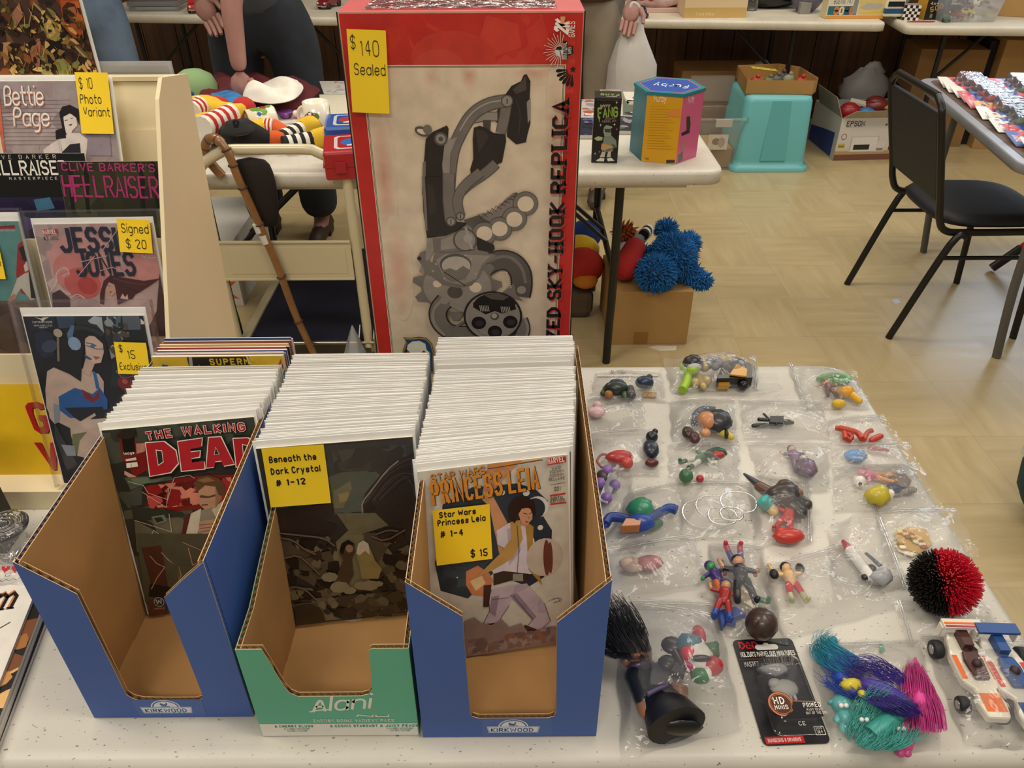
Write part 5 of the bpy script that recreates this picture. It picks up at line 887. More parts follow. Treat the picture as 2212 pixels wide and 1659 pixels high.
# ================================================================ helpers for soft things
def tufts(mb, c, r, mt, n, ln, wd, seed=0, droop=0, T=None, jit=.5):
    """short locks standing out from an ellipsoid"""
    rnd = random.Random(seed); c = V(c)
    for i in range(n):
        z = 1-2*(i+.5)/n; ph = i*2.39996+rnd.uniform(-.2, .2); q = math.sqrt(max(0, 1-z*z)); d = V((q*math.cos(ph), q*math.sin(ph), z))
        p = V((d.x*r[0], d.y*r[1], d.z*r[2])); nn = V((d.x/r[0], d.y/r[1], d.z/r[2])).normalized()
        if T: p = T @ p; nn = T @ nn
        nn = (nn+V((rnd.uniform(-jit, jit), rnd.uniform(-jit, jit), rnd.uniform(-jit, jit)-droop))).normalized(); a = nn.orthogonal().normalized(); b = nn.cross(a); l = ln*rnd.uniform(.6, 1.2); p = c+p
        mb.grid([[p+a*wd, p-a*wd*.5+b*wd*.87, p-a*wd*.5-b*wd*.87], [p+nn*l*.6+a*wd*.5, p+nn*l*.6-a*wd*.25+b*wd*.43, p+nn*l*.6-a*wd*.25-b*wd*.43], [p+nn*l]*3], mt, cu=True)
    return mb
def limb(mb, a, b, r0, r1, mt, n=10, k=5):
    a, b = V(a), V(b); pts = [a+(b-a)*(i/k) for i in range(k+1)]; d = (b-a).normalized()
    path = [a-d*r0*.9, a-d*r0*.5]+pts+[b+d*r1*.5, b+d*r1*.9]; rad = [r0*.35, r0*.85]+[r0+(r1-r0)*i/k for i in range(k+1)]+[r1*.85, r1*.35]
    return mb.tube(path, rad, mt, n)
def striped(mb, a, b, r, mats, n=8):
    a, b = V(a), V(b)
    for i in range(n): mb.tube([a+(b-a)*(i/n), a+(b-a)*((i+1)/n)], r, mats[i % 2], 12)
    return mb
def cloth(name, label, cat, outline, z, hgt, mt, seed=0, origin=None, n=14, freq=9, group=None):
    """rumpled cloth lying on a surface: outline of ground points, filled and raised into folds"""
    rnd = random.Random(seed); c = V((sum(p[0] for p in outline)/len(outline), sum(p[1] for p in outline)/len(outline), z)); ring = curve([V((p[0], p[1], z)) for p in outline]+[V((outline[0][0], outline[0][1], z))], 4)[:-1]; rows = []
    for k in range(n+1):
        t = k/n; row = []
        for i, p in enumerate(ring):
            q = c+(p-c)*(1-t*.999); e = math.sqrt(max(0, 1-(1-t)**6)); row.append(q+V((0, 0, .002+e*(hgt*.5+hgt*.3*math.sin(q.x*freq*5+seed+q.y*freq*3)+hgt*.25*math.sin(q.y*freq*8+q.x*freq*4+seed*2)))))
        rows.append(row)
    mb = MB(); mb.grid(rows, mt, cu=True); mb.face([p for p in ring][::-1], mt); o = mb.build(name, origin=c); return tag(o, label, cat, group)
def fbox(name, label, cat, x0, x1, y0, y1, z0, z1, mt, rz=0, group=None, deco=None, open_=False, t=.004, taper=0):
    """carton standing at its place; open ones have four walls and a floor; deco draws on the front"""
    th = thing(name, label, cat, ((x0+x1)/2, (y0+y1)/2, z0), 0, group)
    if not open_: MB().box((x0, y0, z0+.0005), (x1, y1, z1), mt).build('body', th, bevel=.0015)
    else:
        inn = open_ if not isinstance(open_, bool) else mt; m2 = mt
        mb = MB().box((x0, y0, z0+.0005), (x1, y0+t, z1), m2); mb.box((x0, y1-t, z0+.0005), (x1, y1, z1), m2); mb.box((x0, y0+t, z0+.0005), (x0+t, y1-t, z1), m2); mb.box((x1-t, y0+t, z0+.0005), (x1, y1-t, z1), m2); mb.box((x0+t, y0+t, z0+.0005), (x1-t, y1-t, z0+t), inn); mb.build('body', th)
    if deco:
        cv = Canvas((x0, y0, z0), (1, 0, 0), (0, 0, 1), print_mat(.45, .03)); deco(cv, x1-x0, z1-z0); cv.build('printed_front', th)
    th.rotation_euler.z = rz; return th
CARTON = mat('#b08a55', .8, noise=.06, scale=6); CARTON2 = mat('#8f6a3e', .8, noise=.06, scale=6)

# ================================================================ platform cart with a bamboo cane
CRM = mat('#cfc3a0', .3, name='cream_enamel', coat=.4); STEEL = mat('#a9a49a', .3, metal=1); NAVY = mat('#15182c', .7, noise=.1, scale=30)
CT = thing('platform_cart', 'cream tubular platform cart with a dark blue deck, in front of the rear table', 'cart', (-.68, 2.5, 0)); cx0, cx1 = -.905, -.474
MB().box((cx0+.03, 2.25, .155), (cx1+.04, 2.98, .172), NAVY).build('deck', CT, bevel=.004)
for x in (cx0+.015, cx1+.045): MB().box((x-.014, 2.24, .15), (x+.014, 3.0, .180), CRM).build('deck_rail', CT, bevel=.003)
MB().tube([(cx0, 2.235, .16)]+curve([(cx0, 2.235, .2), (cx0, 2.235, .70), (cx0+.012, 2.235, .775), (cx0+.09, 2.235, .822)], 5)+[(cx0+.12, 2.235, .824), (cx1-.12, 2.235, .824)]+curve([(cx1-.09, 2.235, .822), (cx1-.012, 2.235, .775), (cx1, 2.235, .70), (cx1+.004, 2.235, .2)], 5)+[(cx1+.004, 2.235, .16)], .0155, CRM, 14).build('handle', CT)
pn = MB().box((cx0+.012, 2.219, .417), (cx1-.012, 2.223, .545), CRM); pn.box((cx0+.012, 2.214, .541), (cx1-.012, 2.223, .547), CRM); pn.box((cx0+.012, 2.214, .415), (cx1-.012, 2.223, .421), CRM); pn.box((cx0+.04, 2.2175, .436), (cx1-.03, 2.219, .526), CRM); pn.build('panel', CT, bevel=.0015)
MB().tube([(cx0-.03, 2.225, .178), (cx1+.035, 2.225, .178)], .006, STEEL, 8).build('axle', CT)
for x in (cx0-.02, cx1-.022, cx1+.026): MB().prism([(x, 2.205, .205), (x, 2.245, .235), (x, 2.262, .17), (x, 2.24, .105), (x, 2.205, .12)], (.003, 0, 0), STEEL).build('bracket', CT)
for x in (cx0+.03, cx1+.02):
    for y in (2.30, 2.93): mb = MB().lathe([(.0, -.014), (.05, -.014), (.056, -.008), (.056, .008), (.05, .014), (0, .014)], (x, y, .0565), BLACKM, 20, (1, 0, 0)); wh = mb.build('wheel', CT); MB().box((x-.02, y-.025, .11), (x+.02, y+.025, .155), STEEL).build('caster_fork', CT)
CANE = mat('#8a5f35', .35, noise=.25, scale=14, coat=.4)
cp = [aty(480, 380, 2.262), aty(462, 360, 2.262), aty(446, 340, 2.255), aty(444, 318, 2.245), aty(450, 303, 2.235), aty(464, 299, 2.222), aty(481, 312, 2.207), aty(497, 340, 2.2), aty(513, 381, 2.2), aty(552, 467, 2.2), aty(601, 580, 2.2), aty(639, 681, 2.2), aty(672, 752, 2.2)]; d = cp[-1]-cp[-2]; cp.append(cp[-1]+d*((cp[-1].z-.001)/-d.z))
path = curve(cp, 6); t = thing('cane', 'brown bamboo cane with a crook handle hooked over the cart handle', 'cane', (path[-1].x, path[-1].y, 0))
MB().tube(path, [.0115+.0025*(i < 36) for i in range(len(path))], CANE, 12).build('shaft', t)
for i in (10, 18, 25, 32, 39, 45, 50, 55, 61, 67): 
    if i < len(path)-2: q = (path[i+1]-path[i]).normalized(); MB().tube([path[i]-q*.004, path[i]-q*.0015, path[i]+q*.0015, path[i]+q*.004], [.0118, .0152, .0152, .0118], mat('#54361c', .5), 12).build('node_ring', t)
for a, b in ((552, 484), (566, 508)): p = aty(a+6, b+8, 2.2); q = (aty(601, 580, 2.2)-aty(552, 467, 2.2)).normalized(); tag(MB().tube([p-q*.014, p+q*.014], .0132, mat('#dcd8d0', .6), 12).build('paper_tag', t), 'white paper price tag')
BRN = mat('#1c130d', .8, noise=.2, scale=12)
rows = []
for j, (zf, w0, w1, dp) in enumerate(((338, 500, 578, .012), (372, 506, 592, .024), (410, 520, 600, .03), (450, 532, 604, .03), (476, 545, 603, .026), (490, 562, 598, .01))):
    a, b = aty(w0, zf, 2.245), aty(w1, zf, 2.245); c = (a+b)/2; rows.append([c+V((math.cos(R(k*24))*(b-a).length/2, math.sin(R(k*24))*dp, 0)) for k in range(15)])
mb = MB(); mb.grid(rows, BRN, cu=True); mb.face(rows[-1], BRN); mb.face(rows[0][::-1], BRN); tag(mb.build('cloth_bag', origin=rows[0][0], sub=1), 'dark brown soft bag hanging below the cart handle behind the cane', 'bag')
MB().prism([atz(690, 505, 0), atz(730, 505, 0), atz(735, 470, 0), atz(700, 460, 0)], (0, 0, .001), BRN)

# ================================================================ things on the rear table
YEL, RDC, WHT, BLK, ORG = mat('#e0b62c', .9, noise=.05), mat('#b52a20', .9, noise=.05), mat('#e4ddcf', .9), mat('#1b1a1a', .9), mat('#cf5a26', .9)
def tz(u, v, h=0): p = atz(u, v, .74+h); return p
# two soft rag dolls
t = thing('rag_doll', 'yellow rag doll with red striped sleeve and orange boot on the rear table', 'doll', tz(480, 270))
b = tz(455, 275, .05); MB().ball(tz(462, 275, .05), (.1, .06, .048), YEL, 16).build('torso', t)
striped(MB(), tz(438, 275, .085), tz(500, 246, .085), .034, (WHT, RDC), 9).build('sleeve', t); mb = MB(); limb(mb, tz(500, 244, .085), tz(520, 236, .07), .03, .02, YEL); mb.build('arm_end', t)
mb = MB(); limb(mb, tz(490, 298, .03), tz(575, 275, .035), .035, .03, YEL); mb.build('leg', t); striped(MB(), tz(572, 276, .035), tz(592, 276, .035), .03, (WHT, RDC), 5).build('sock', t); mb = MB(); limb(mb, tz(592, 277, .03), tz(618, 288, .025), .03, .024, ORG); mb.build('boot', t)
MB().ball(tz(432, 290, .05), (.045, .05, .045), WHT, 14).build('head', t)
t = thing('rag_doll', 'red and yellow rag doll lying behind the nearer striped one on the rear table', 'doll', tz(440, 235)); 
MB().ball(tz(438, 235, .05), (.08, .06, .045), YEL, 16).build('torso', t); striped(MB(), tz(412, 240, .075), tz(432, 228, .075), .032, (WHT, RDC), 5).build('sleeve', t); mb = MB(); limb(mb, tz(448, 222, .06), tz(480, 226, .05), .028, .026, RDC); mb.build('arm', t); MB().ball(tz(527, 236, .045), (.042, .05, .042), RDC, 14).build('red_shoe', t); mb = MB(); limb(mb, tz(460, 236, .05), tz(512, 240, .045), .03, .026, YEL); mb.build('leg', t)
t = thing('rag_doll', 'black caped rag doll with black and white striped legs and yellow shoes', 'doll', tz(560, 296)); 
mb = MB(); mb.ball(tz(520, 292, .05), (.07, .05, .045), BLK, 14); limb(mb, tz(530, 290, .055), tz(585, 300, .03), .05, .02, BLK); mb.build('cape', t); mb = MB(); mb.ball(tz(487, 292, .03), (.03, .03, .02), BLK, 12); mb.build('hand', t)
mb = MB(); mb.lathe([(.038, 0), (.036, .012)], tz(515, 286, .085), YEL, 18); mb.build('hat_band', t); mb = MB(); mb.lathe([(.0, .03), (.03, .028), (.036, .012), (.048, .008), (.05, 0)], tz(513, 283, .09), BLK, 18); mb.build('hat', t); mb = MB(); mb.tube(curve([tz(508, 275, .12), tz(505, 262, .14), tz(514, 262, .14), tz(513, 274, .12)], 4), .004, BLK, 6); mb.build('hanging_loop', t)
mb = MB(); limb(mb, tz(590, 300, .03), tz(606, 300, .03), .026, .026, ORG); mb.build('tunic_hem', t)
for a, b, c, n in (((606, 300), (655, 276), (672, 272), 7), ((612, 312), (682, 300), (705, 296), 8)): striped(MB(), tz(*a, .03), tz(*b, .03), .026, (BLK, WHT), n).build('striped_leg', t); mb = MB(); limb(mb, tz(*b, .03), tz(*c, .035), .03, .034, YEL); mb.build('shoe', t)
GRN = mat('#8fae7a', .9)
t = thing('cap', 'light green cloth cap at the back left of the rear table', 'cap', tz(425, 200)); MB().lathe([(.085, 0), (.085, .03), (.07, .065), (.035, .085), (0, .09)], tz(425, 200), GRN, 20, (0, 0, 1), 1, .9).build('crown', t); MB().prism([tz(440, 196, .004), tz(468, 200, .004), tz(466, 210, .004), tz(440, 212, .004)], (0, 0, .004), GRN).build('brim', t); MB().ball(tz(412, 204, .03), (.014, .01, .012), mat('#2a4a8a', .8), 10).build('badge', t)
cloth('trousers', 'folded maroon trousers lying across the back of the rear table', 'clothing', [tz(*p) for p in ((428, 214), (440, 178), (560, 172), (680, 190), (684, 205), (640, 236), (560, 240), (500, 225))], .7405, .05, mat('#5d1a22', .9, noise=.1, scale=20), 2)
cloth('folded_shirt', 'blue and white printed cloth beside the maroon trousers on the rear table', 'clothing', [tz(*p, .05) for p in ((455, 200), (500, 196), (535, 212), (548, 226), (500, 228), (462, 214))], .785, .012, mat('#2f6fa8', .9, noise=.4, scale=25), 5)
cloth('white_sock', 'crumpled white cloth lying on the maroon trousers', 'cloth', [tz(*p, .06) for p in ((524, 205), (535, 190), (600, 176), (640, 174), (655, 188), (635, 212), (590, 222), (545, 216))], .795, .04, mat('#e2ded2', .95, noise=.05, scale=30), 7)
def mug(label, O, ax, deco, r=.042, h=.095, hd=(1, 0, 0)):
    t = thing('mug', label, 'mug', O); ax = V(ax).normalized(); M_ = mat('#eee6d2', .25, coat=.5)
    MB().lathe([(0, .004), (r*.86, .004), (r*.9, 0), (r, .006), (r, h), (r-.004, h), (r-.005, .01), (0, .01)], O, M_, 28, ax).build('cup', t)
    hd = V(hd); c = V(O)+ax*h*.5+hd*r; MB().tube([c+hd*(.024*math.sin(R(a)))+ax*(.03*math.cos(R(a))) for a in range(0, 181, 20)], .0055, M_, 8).build('handle', t)
    a = ax.orthogonal().normalized(); b = ax.cross(a); mb = MB(); rnd = random.Random(int(O[0]*1000))
    for i in range(22):
        an = rnd.uniform(0, 6.28); hh = rnd.uniform(.02, h-.02); s = rnd.uniform(.006, .016); col = lin(rnd.choice(deco)); mb.face([V(O)+ax*(hh+s*math.sin(R(k*51)))+(a*math.cos(an+s*math.cos(R(k*51))/r)+b*math.sin(an+s*math.cos(R(k*51))/r))*(r+.0006+i*.00003) for k in range(7)], print_mat(.3, .05), col=col)
    mb.build('printed_picture', t); return t
mug('white mug with a green and blue picture lying on its side on the rear table', tz(596, 254, .043), V((-1, -.55, -.05)), ['#2f5fa0', '#6a9a3a', '#a8262a', '#222'], hd=V((0, 0, -1))*0+V((-.3, .5, .2)).normalized())
mug('cream mug with a brown and green picture standing on the rear table', tz(690, 284), (0, 0, 1), ['#b8862c', '#6a8a3a', '#8a5a3a', '#5a4a8a'], .044, .1, (-1, .2, 0))
t = thing('toy_dish', 'purple toy cup near the standing mug on the rear table', 'toy', tz(618, 252)); MB().lathe([(0, 0), (.018, 0), (.03, .018), (.031, .022), (.0, .02)], tz(618, 254), mat('#6a2f7a', .4), 18).build('bowl', t); MB().ball(tz(618, 250, .026), .009, mat('#7a3a8a', .4), 10).build('knob', t)
for i, (u, v, c, l) in enumerate(((640, 247, '#d87aa0', 'tiny pink toy figure beside the purple toy cup'), (655, 258, '#e0c860', 'tiny yellow toy block in front of the pink toy figure'))): t = thing('toy', l, 'toy', tz(u, v)); MB().ball(tz(u, v, .014), (.014, .012, .014), mat(c, .5), 10).build('body', t); MB().ball(tz(u-2, v-2, .034), .01, mat('#e8d8c8', .5), 10).build('head', t)
def flatprint(name, label, cat, px4, base, cols, n, size, seed, z=.7405, th=.0015, text=None, group=None):
    pts = [atz(*p, z) for p in px4]; O = pts[0]; U = (pts[1]-pts[0]).normalized(); W = V((0, 0, 1)).cross(U); mb = MB(); mb.prism(pts, (0, 0, th), mat('#d8d2c6', .6)); o = mb.build(name, origin=O); tag(o, label, cat, group)
    cv = Canvas(O+V((0, 0, th)), U, W, print_mat(.3, .05)); cv.poly([((p-O).dot(U), (p-O).dot(W)) for p in pts], base); a1 = (pts[1]-O).dot(U); b1 = (pts[3]-O).dot(W); ax = (pts[3]-O).dot(U)
    cv.splats(max(0, ax)+.004, .004, min(a1, (pts[2]-O).dot(U))-.004, b1-.004, cols, n, size, seed)
    if text: text(cv, a1, b1)
    cv.build('printed_face', o); return o
flatprint('poster', 'colourful paper with orange and green print lying by the lunch boxes', 'poster', ((700, 300), (775, 305), (800, 205), (690, 205)), '#d8d2bc', ['#d8704a', '#e0a050', '#c0c078', '#8fb070', '#5a7ab0', '#d85a6a'], 46, .03, 3)
flatprint('comic_page', 'pale paper with red heading at the far edge of the rear table', 'paper', ((700, 204), (780, 204), (790, 176), (690, 176)), '#cfc9bc', ['#a8b0b8', '#b86a70', '#d8d4c8'], 20, .02, 4)
def lunchbox(label, px_, w, d, h, c, rz, face):
    p = tz(*px_); t = thing('lunch_box', label, 'lunch box', p); mt = mat(c, .35, coat=.3); T = M.Translation(p) @ M.Rotation(rz, 4, 'Z')
    MB().box((-w/2, -d/2, .0005), (w/2, d/2, h), mt, T).build('case', t, bevel=.008); MB().box((-w/2-.003, -d/2-.003, h*.48), (w/2+.003, d/2+.003, h*.54), mt, T).build('seam_lip', t)
    for s in (-1, 1): MB().box((w*.3*s-.015, -d/2-.009, h*.3), (w*.3*s+.015, -d/2-.001, h*.66), mt, T).build('latch', t)
    cv = Canvas(T @ V((-w*.36, -d*.36, h)), T.to_3x3() @ V((1, 0, 0)), T.to_3x3() @ V((0, 1, 0)), print_mat(.3, .03)); cv.poly(rrp(w*.72, d*.72), '#c9c3c0'); cv.poly(rrp(w*.68, d*.68, .01), c); cv.blob(w*.36, d*.36, w*.28, d*.24, face, 20); cv.splats(w*.16, d*.16, w*.56, d*.54, ['#d8d4d0', face, '#8a2a2a'], 14, .02, 3); cv.build('printed_panel', t); return t
def rrp(w, h, o=0): return [(o+(w-0)*x if 0 else o*1+x*(w-o), o+y*(h-o)) for x, y in ((.06, 0), (.94, 0), (1, .1), (1, .9), (.94, 1), (.06, 1), (0, .9), (0, .1))]
lunchbox('blue plastic lunch box at the rear, partly behind the red carton', (775, 308), .2, .16, .075, '#1f4f9e', R(8), '#a83a3a')
lunchbox('red plastic lunch box with a blue oval on the rear table', (790, 366), .23, .17, .085, '#a81c22', R(10), '#2a6ab8')
# Fang kit box and hexagonal toy box
fp, fq = tz(1277, 351), tz(1333, 352.5); U = (fq-fp); w = U.length; U.normalize(); Bk = V((-U.y, U.x, 0)); hgt = .192
t = thing('toy_box', 'narrow black model kit box with green lettering standing on the rear table', 'box', fp+U*w/2+Bk*w/2)
MB().prism([fp, fq, fq+Bk*w*1.02, fp+Bk*w*1.02], (0, 0, hgt), mat('#17130f', .4), mat('#4a4038', .45)).build('body', t)
cv = Canvas(fp, U, (0, 0, 1), print_mat(.4, .03)); cv.rect(0, 0, w, hgt, '#14100c'); crop(cv, 1250, 170, 7.9)
cv.pxtext('The Fabulous Frank Presents', (305, 365), (700, 372), (305, 350), '#6f7f3c', th=.14); cv.pxtext('Johnny', (355, 495), (548, 470), (352, 445), '#d8d4c4', th=.16, shear=.2, sm=2)
cv.pxtext('FANG', (335, 660), (690, 640), (322, 510), '#8aa64a', th=.22, sp=.06, wd=.85); cv.px([(330, 640), (370, 650), (352, 758)], '#8aa64a'); cv.px([(460, 650), (480, 650), (468, 690)], '#8aa64a'); cv.pxtext('AUTHENTIC', (450, 700), (630, 690), (450, 680), '#9a8a94', th=.2); cv.pxtext('MODEL KIT', (405, 745), (655, 735), (405, 715), '#9a8a94', th=.2)
cv.px([(430, 830), (470, 790), (570, 815), (575, 840), (540, 850), (560, 960), (510, 1000), (440, 980), (420, 900)], '#8f9788'); cv.px([(440, 850), (540, 860), (545, 920), (450, 910)], '#3a3f34'); cv.px([(430, 990), (560, 970), (640, 1050), (650, 1170), (560, 1200), (590, 1100), (580, 1240), (450, 1250), (390, 1190), (420, 1080)], '#7d8578'); cv.px([(395, 1100), (580, 1150), (580, 1185), (480, 1200), (400, 1230), (380, 1190)], '#c09060'); cv.px([(260, 1020), (330, 980), (410, 1000), (400, 1050), (320, 1060)], '#a8b088')
cv.px([(400, 1240), (460, 1250), (440, 1340), (360, 1340)], '#b8b8a8'); cv.px([(500, 1250), (550, 1240), (545, 1340), (480, 1340)], '#b8b8a8'); cv.px([(295, 1395), (370, 1350), (440, 1360), (430, 1410), (320, 1408)], '#dcd8c8'); cv.px([(480, 1360), (560, 1350), (610, 1400), (500, 1408)], '#dcd8c8')
for x, y, c in ((375, 790, '#c9c4b4'), (610, 780, '#c9c4b4'), (650, 405, '#c9c4b4'), (280, 1275, '#a8b04a'), (650, 860, '#b04a7a'), (355, 1245, '#b04a7a')): a, b = cv.uv((x, y)); cv.poly([(a+.004*(1 if k % 2 == 0 else .35)*math.cos(R(45*k)), b+.005*(1 if k % 2 == 0 else .35)*math.sin(R(45*k))) for k in range(8)], c)
cv.build('printed_front', t); cv = Canvas(fp+V((0, 0, hgt)), U, Bk, print_mat(.4, .03)); cv.text('FANG', w*.9, w*.62, .018, '#8aa64a', fit=w*.75, rot=math.pi, th=.24); cv.text('Johnny', w*.85, w*.3, .01, '#d8d4c4', fit=w*.45, rot=math.pi, th=.16); cv.build('printed_top', t)
h0, h1 = tz(1385, 348), tz(1459, 355); U = (h1-h0); s = U.length; U.normalize(); Bk = V((-U.y, U.x, 0)); hx = [h0, h1]; d = U.copy()
for k in range(4): d = M.Rotation(R(60), 3, 'Z') @ d; hx.append(hx[-1]+d*s)
hgt = .205; cen = (hx[0]+hx[3])/2; t = thing('toy_box', 'six sided yellow and pink toy box with teal lid standing on the rear table', 'box', cen); cols = ['#d8a018', '#cf5f86', '#cf5f86', '#d8a018', '#1f6f7c', '#1f6f7c']
mb = MB()
for k in range(6): mb.face([hx[k], hx[(k+1) % 6], hx[(k+1) % 6]+V((0, 0, hgt)), hx[k]+V((0, 0, hgt))], mat(cols[k], .4, noise=.04, scale=9))
mb.build('body', t); lid = [cen+(p-cen)*1.03 for p in hx]; mb = MB(); mb.prism([p+V((0, 0, hgt-.007)) for p in lid], (0, 0, .009), mat('#1c7c88', .4)); mb.build('lid', t)
cv = Canvas(h0, U, (0, 0, 1), print_mat(.4, .03)); crop(cv, 1250, 170, 7.9); cv.pxtext('Furby', (1285, 380), (1505, 395), (1280, 280), '#e8e0d4', th=.2, sm=1, sp=.12)
for i in range(17): y = 470+i*45; cv.line([(1225-i*4, y), (1500+(i*53 % 170)-i*3, y+12)], .0011, '#b5850f', px=True)
cv.px([(1490, 640), (1560, 540), (1760, 520), (1750, 660)], '#dc8a3a'); cv.px([(1495, 1385), (1640, 1385), (1640, 1435), (1495, 1440)], '#3a2f2a'); cv.pxtext('Tiger', (1130, 1370), (1210, 1375), (1130, 1345), '#4a3a12', th=.2); cv.build('printed_front', t)
U2 = (hx[2]-hx[1]).normalized(); cv = Canvas(hx[1], U2, (0, 0, 1), print_mat(.4, .03)); crop(cv, 1250, 170, 7.9); cv.pxtext('Furby', (1865, 420), (1975, 380), (1865, 320), '#e8dcd8', th=.2, sm=1)
cv.px([(1840, 650), (1900, 640), (1910, 780), (1890, 900), (1840, 870)], '#2c3a2c'); cv.px([(1750, 930), (1880, 860), (1900, 920), (1760, 980)], '#20203c'); cv.px([(1770, 1060), (1830, 1100), (1800, 1180), (1750, 1240), (1740, 1160)], '#b07a6a'); cv.px([(1700, 1300), (1780, 1240), (1770, 1380), (1700, 1440)], '#5a6a5a'); cv.build('printed_side', t)
cv = Canvas(V((cen.x, cen.y, .74+hgt+.002)), U, Bk, print_mat(.4, .03)); cv.poly([((p-cen).dot(U)*.86, (p-cen).dot(Bk)*.86) for p in lid], '#c05a80'); cv.poly([((p-cen).dot(U)*.82, (p-cen).dot(Bk)*.82) for p in lid], '#1f4fa8'); cv.text('Furby', .055, .012, .034, '#e8e4e0', fit=.11, rot=math.pi, th=.2, sm=1); cv.build('printed_lid', t)
# flat packets at the back right of the rear table
PK = [(((1250, 300), (1300, 300), (1300, 262), (1250, 262)), '#2a2c3c', ['#4a5a8a', '#8a8a90', '#1a1a22'], 'dark packet left of the model kit box'), (((1335, 290), (1400, 292), (1392, 262), (1335, 258)), '#23252e', ['#4a6a4a', '#3a3a44', '#8a8a94'], 'dark packet right of the model kit box'), (((1345, 256), (1400, 258), (1392, 226), (1345, 222)), '#5f6a5c', ['#26303a', '#8a9a7a', '#a8a8a0'], 'greenish packet behind the dark one'), (((1355, 232), (1412, 236), (1400, 206), (1345, 205)), '#dcd6c8', ['#d8a03a', '#b8682a', '#e0c060'], 'white sheet with yellow picture at the back'), (((1250, 262), (1296, 262), (1296, 222), (1250, 222)), '#b8b0a8', ['#a8584a', '#8a8a98', '#d8d0c8'], 'pale packet with red print behind the kit box'), (((1300, 224), (1345, 224), (1340, 200), (1296, 200)), '#a89a90', ['#c87a5a', '#8a7a70'], 'brownish bag of cards at the back edge')]
for i, (q, b, c, l) in enumerate(PK): flatprint('packet', l+' on the rear table', 'packet', q, b, c, 14, .022, i, th=.012)

# ================================================================ carton and soft toys under the rear table
bx0, bx1 = .369, .663
def deco_tape(cv, w, h): cv.rect(w*.32, 0, w*.5, .055, '#94682f'); cv.rect(w*.42, h-.02, w*.62, h, '#a07c48')
fbox('carton', 'closed brown carton on the floor with the blue plush toy on top', 'box', bx0, bx1, 2.49, 2.80, 0, .222, mat('#a9834c', .8, noise=.05, scale=7), deco=deco_tape)
FUR = mat('#1f6db0', .9, noise=.25, scale=40); FD = mat('#174f86', .9)
t = thing('plush_toy', 'shaggy bright blue plush toy slumped on the brown carton', 'plush toy', (.52, 2.60, .222))
def fz(u, v, z): return atz(u, v, z)
parts = [('body', fz(1455, 552, .31), (.075, .085, .068), 900), ('head', fz(1418, 590, .285), (.062, .055, .06), 700), ('leg', fz(1440, 498, .30), (.036, .045, .034), 300), ('leg', fz(1488, 525, .30), (.034, .042, .032), 300), ('arm', fz(1490, 590, .26), (.04, .03, .03), 250), ('arm', fz(1392, 552, .275), (.03, .04, .03), 200)]
for k, (nm, c, r, n) in enumerate(parts): mb = MB().ball(c, [q*.93 for q in r], FD, 14); tufts(mb, c, r, FUR, n, .022, .0045, k, .1); mb.build(nm, t)
mb = MB(); q0, q1 = fz(1490, 590, .26), fz(1513, 606, .235); limb(mb, q0, q1, .026, .022, FD); tufts(mb, q1, (.036, .028, .026), FUR, 260, .02, .0045, 9, .2); mb.build('paw', t)
for u in (1404, 1424): MB().ball(fz(u, 588+(u-1404)*.35, .335), .006, BLK, 10).build('eye', t)
t = thing('plush_toy', 'red and grey soft toy leaning beside the blue plush on the carton', 'plush toy', (.42, 2.62, .222)); mb = MB(); limb(mb, fz(1350, 578, .28), fz(1372, 535, .32), .05, .04, mat('#a81f1c', .9)); mb.build('body', t); mb = MB(); limb(mb, fz(1333, 560, .26), fz(1348, 535, .28), .03, .026, mat('#a9aeb0', .9)); mb.build('foot', t); mb = MB(); limb(mb, fz(1382, 515, .32), fz(1398, 500, .33), .026, .022, mat('#9fb4b8', .9)); striped(mb, fz(1390, 508, .34), fz(1400, 494, .34), .02, (BLK, WHT), 4); mb.build('striped_arm', t)
t = thing('plush_toy', 'brown soft toy with orange tuft behind the red one on the carton', 'plush toy', (.42, 2.72, .222)); mb = MB().ball(fz(1352, 512, .29), (.045, .04, .05), mat('#7a4f2c', .9), 14); mb.build('head', t); mb = MB(); tufts(mb, fz(1350, 500, .33), (.03, .03, .02), mat('#a8501f', .9), 60, .03, .008, 3); mb.build('tuft', t); MB().ball(fz(1345, 530, .25), (.04, .04, .04), mat('#6a4526', .9), 12).build('body', t)
for s in (1338, 1362): MB().lathe([(.012, 0), (0, .03)], fz(s, 496, .34), BLK, 8).build('ear', t)
t = thing('plush_toy', 'red, yellow and blue round soft toy on the floor left of the black table leg', 'plush toy', (.26, 2.72, 0)); MB().ball(aty(1258, 575, 2.75), (.085, .07, .075), RDC, 16).build('body', t); MB().ball(aty(1252, 540, 2.82), (.08, .06, .06), YEL, 14).build('head', t); MB().ball(aty(1262, 508, 2.9), (.07, .06, .06), mat('#22429a', .9), 14).build('hat', t); MB().ball(aty(1264, 605, 2.7), (.05, .05, .03), mat('#c8781c', .9), 12).build('foot', t); MB().box((.19, 2.68, .0005), (.33, 2.9, .12), mat('#5a4a3a', .9)).build('base_cushion', t, bevel=.03)
p = atz(1455, 752, 0); tag(MB().prism([atz(u, v, 0) for u, v in ((1400, 750), (1420, 747), (1462, 748), (1460, 757), (1425, 758))], (0, 0, .001), mat('#d8d0bc', .7)).build('paper_scrap', origin=p), 'torn white paper scrap on the floor at the brown carton', 'paper')
tag(MB().prism([atz(u, v, 0) for u, v in ((1927, 648), (1940, 646), (1946, 655), (1934, 657))], (0, 0, .001), mat('#b8bcc8', .6)).build('paper_scrap', origin=atz(1936, 652, 0)), 'small blue grey paper scrap on the floor near the black chair', 'paper')
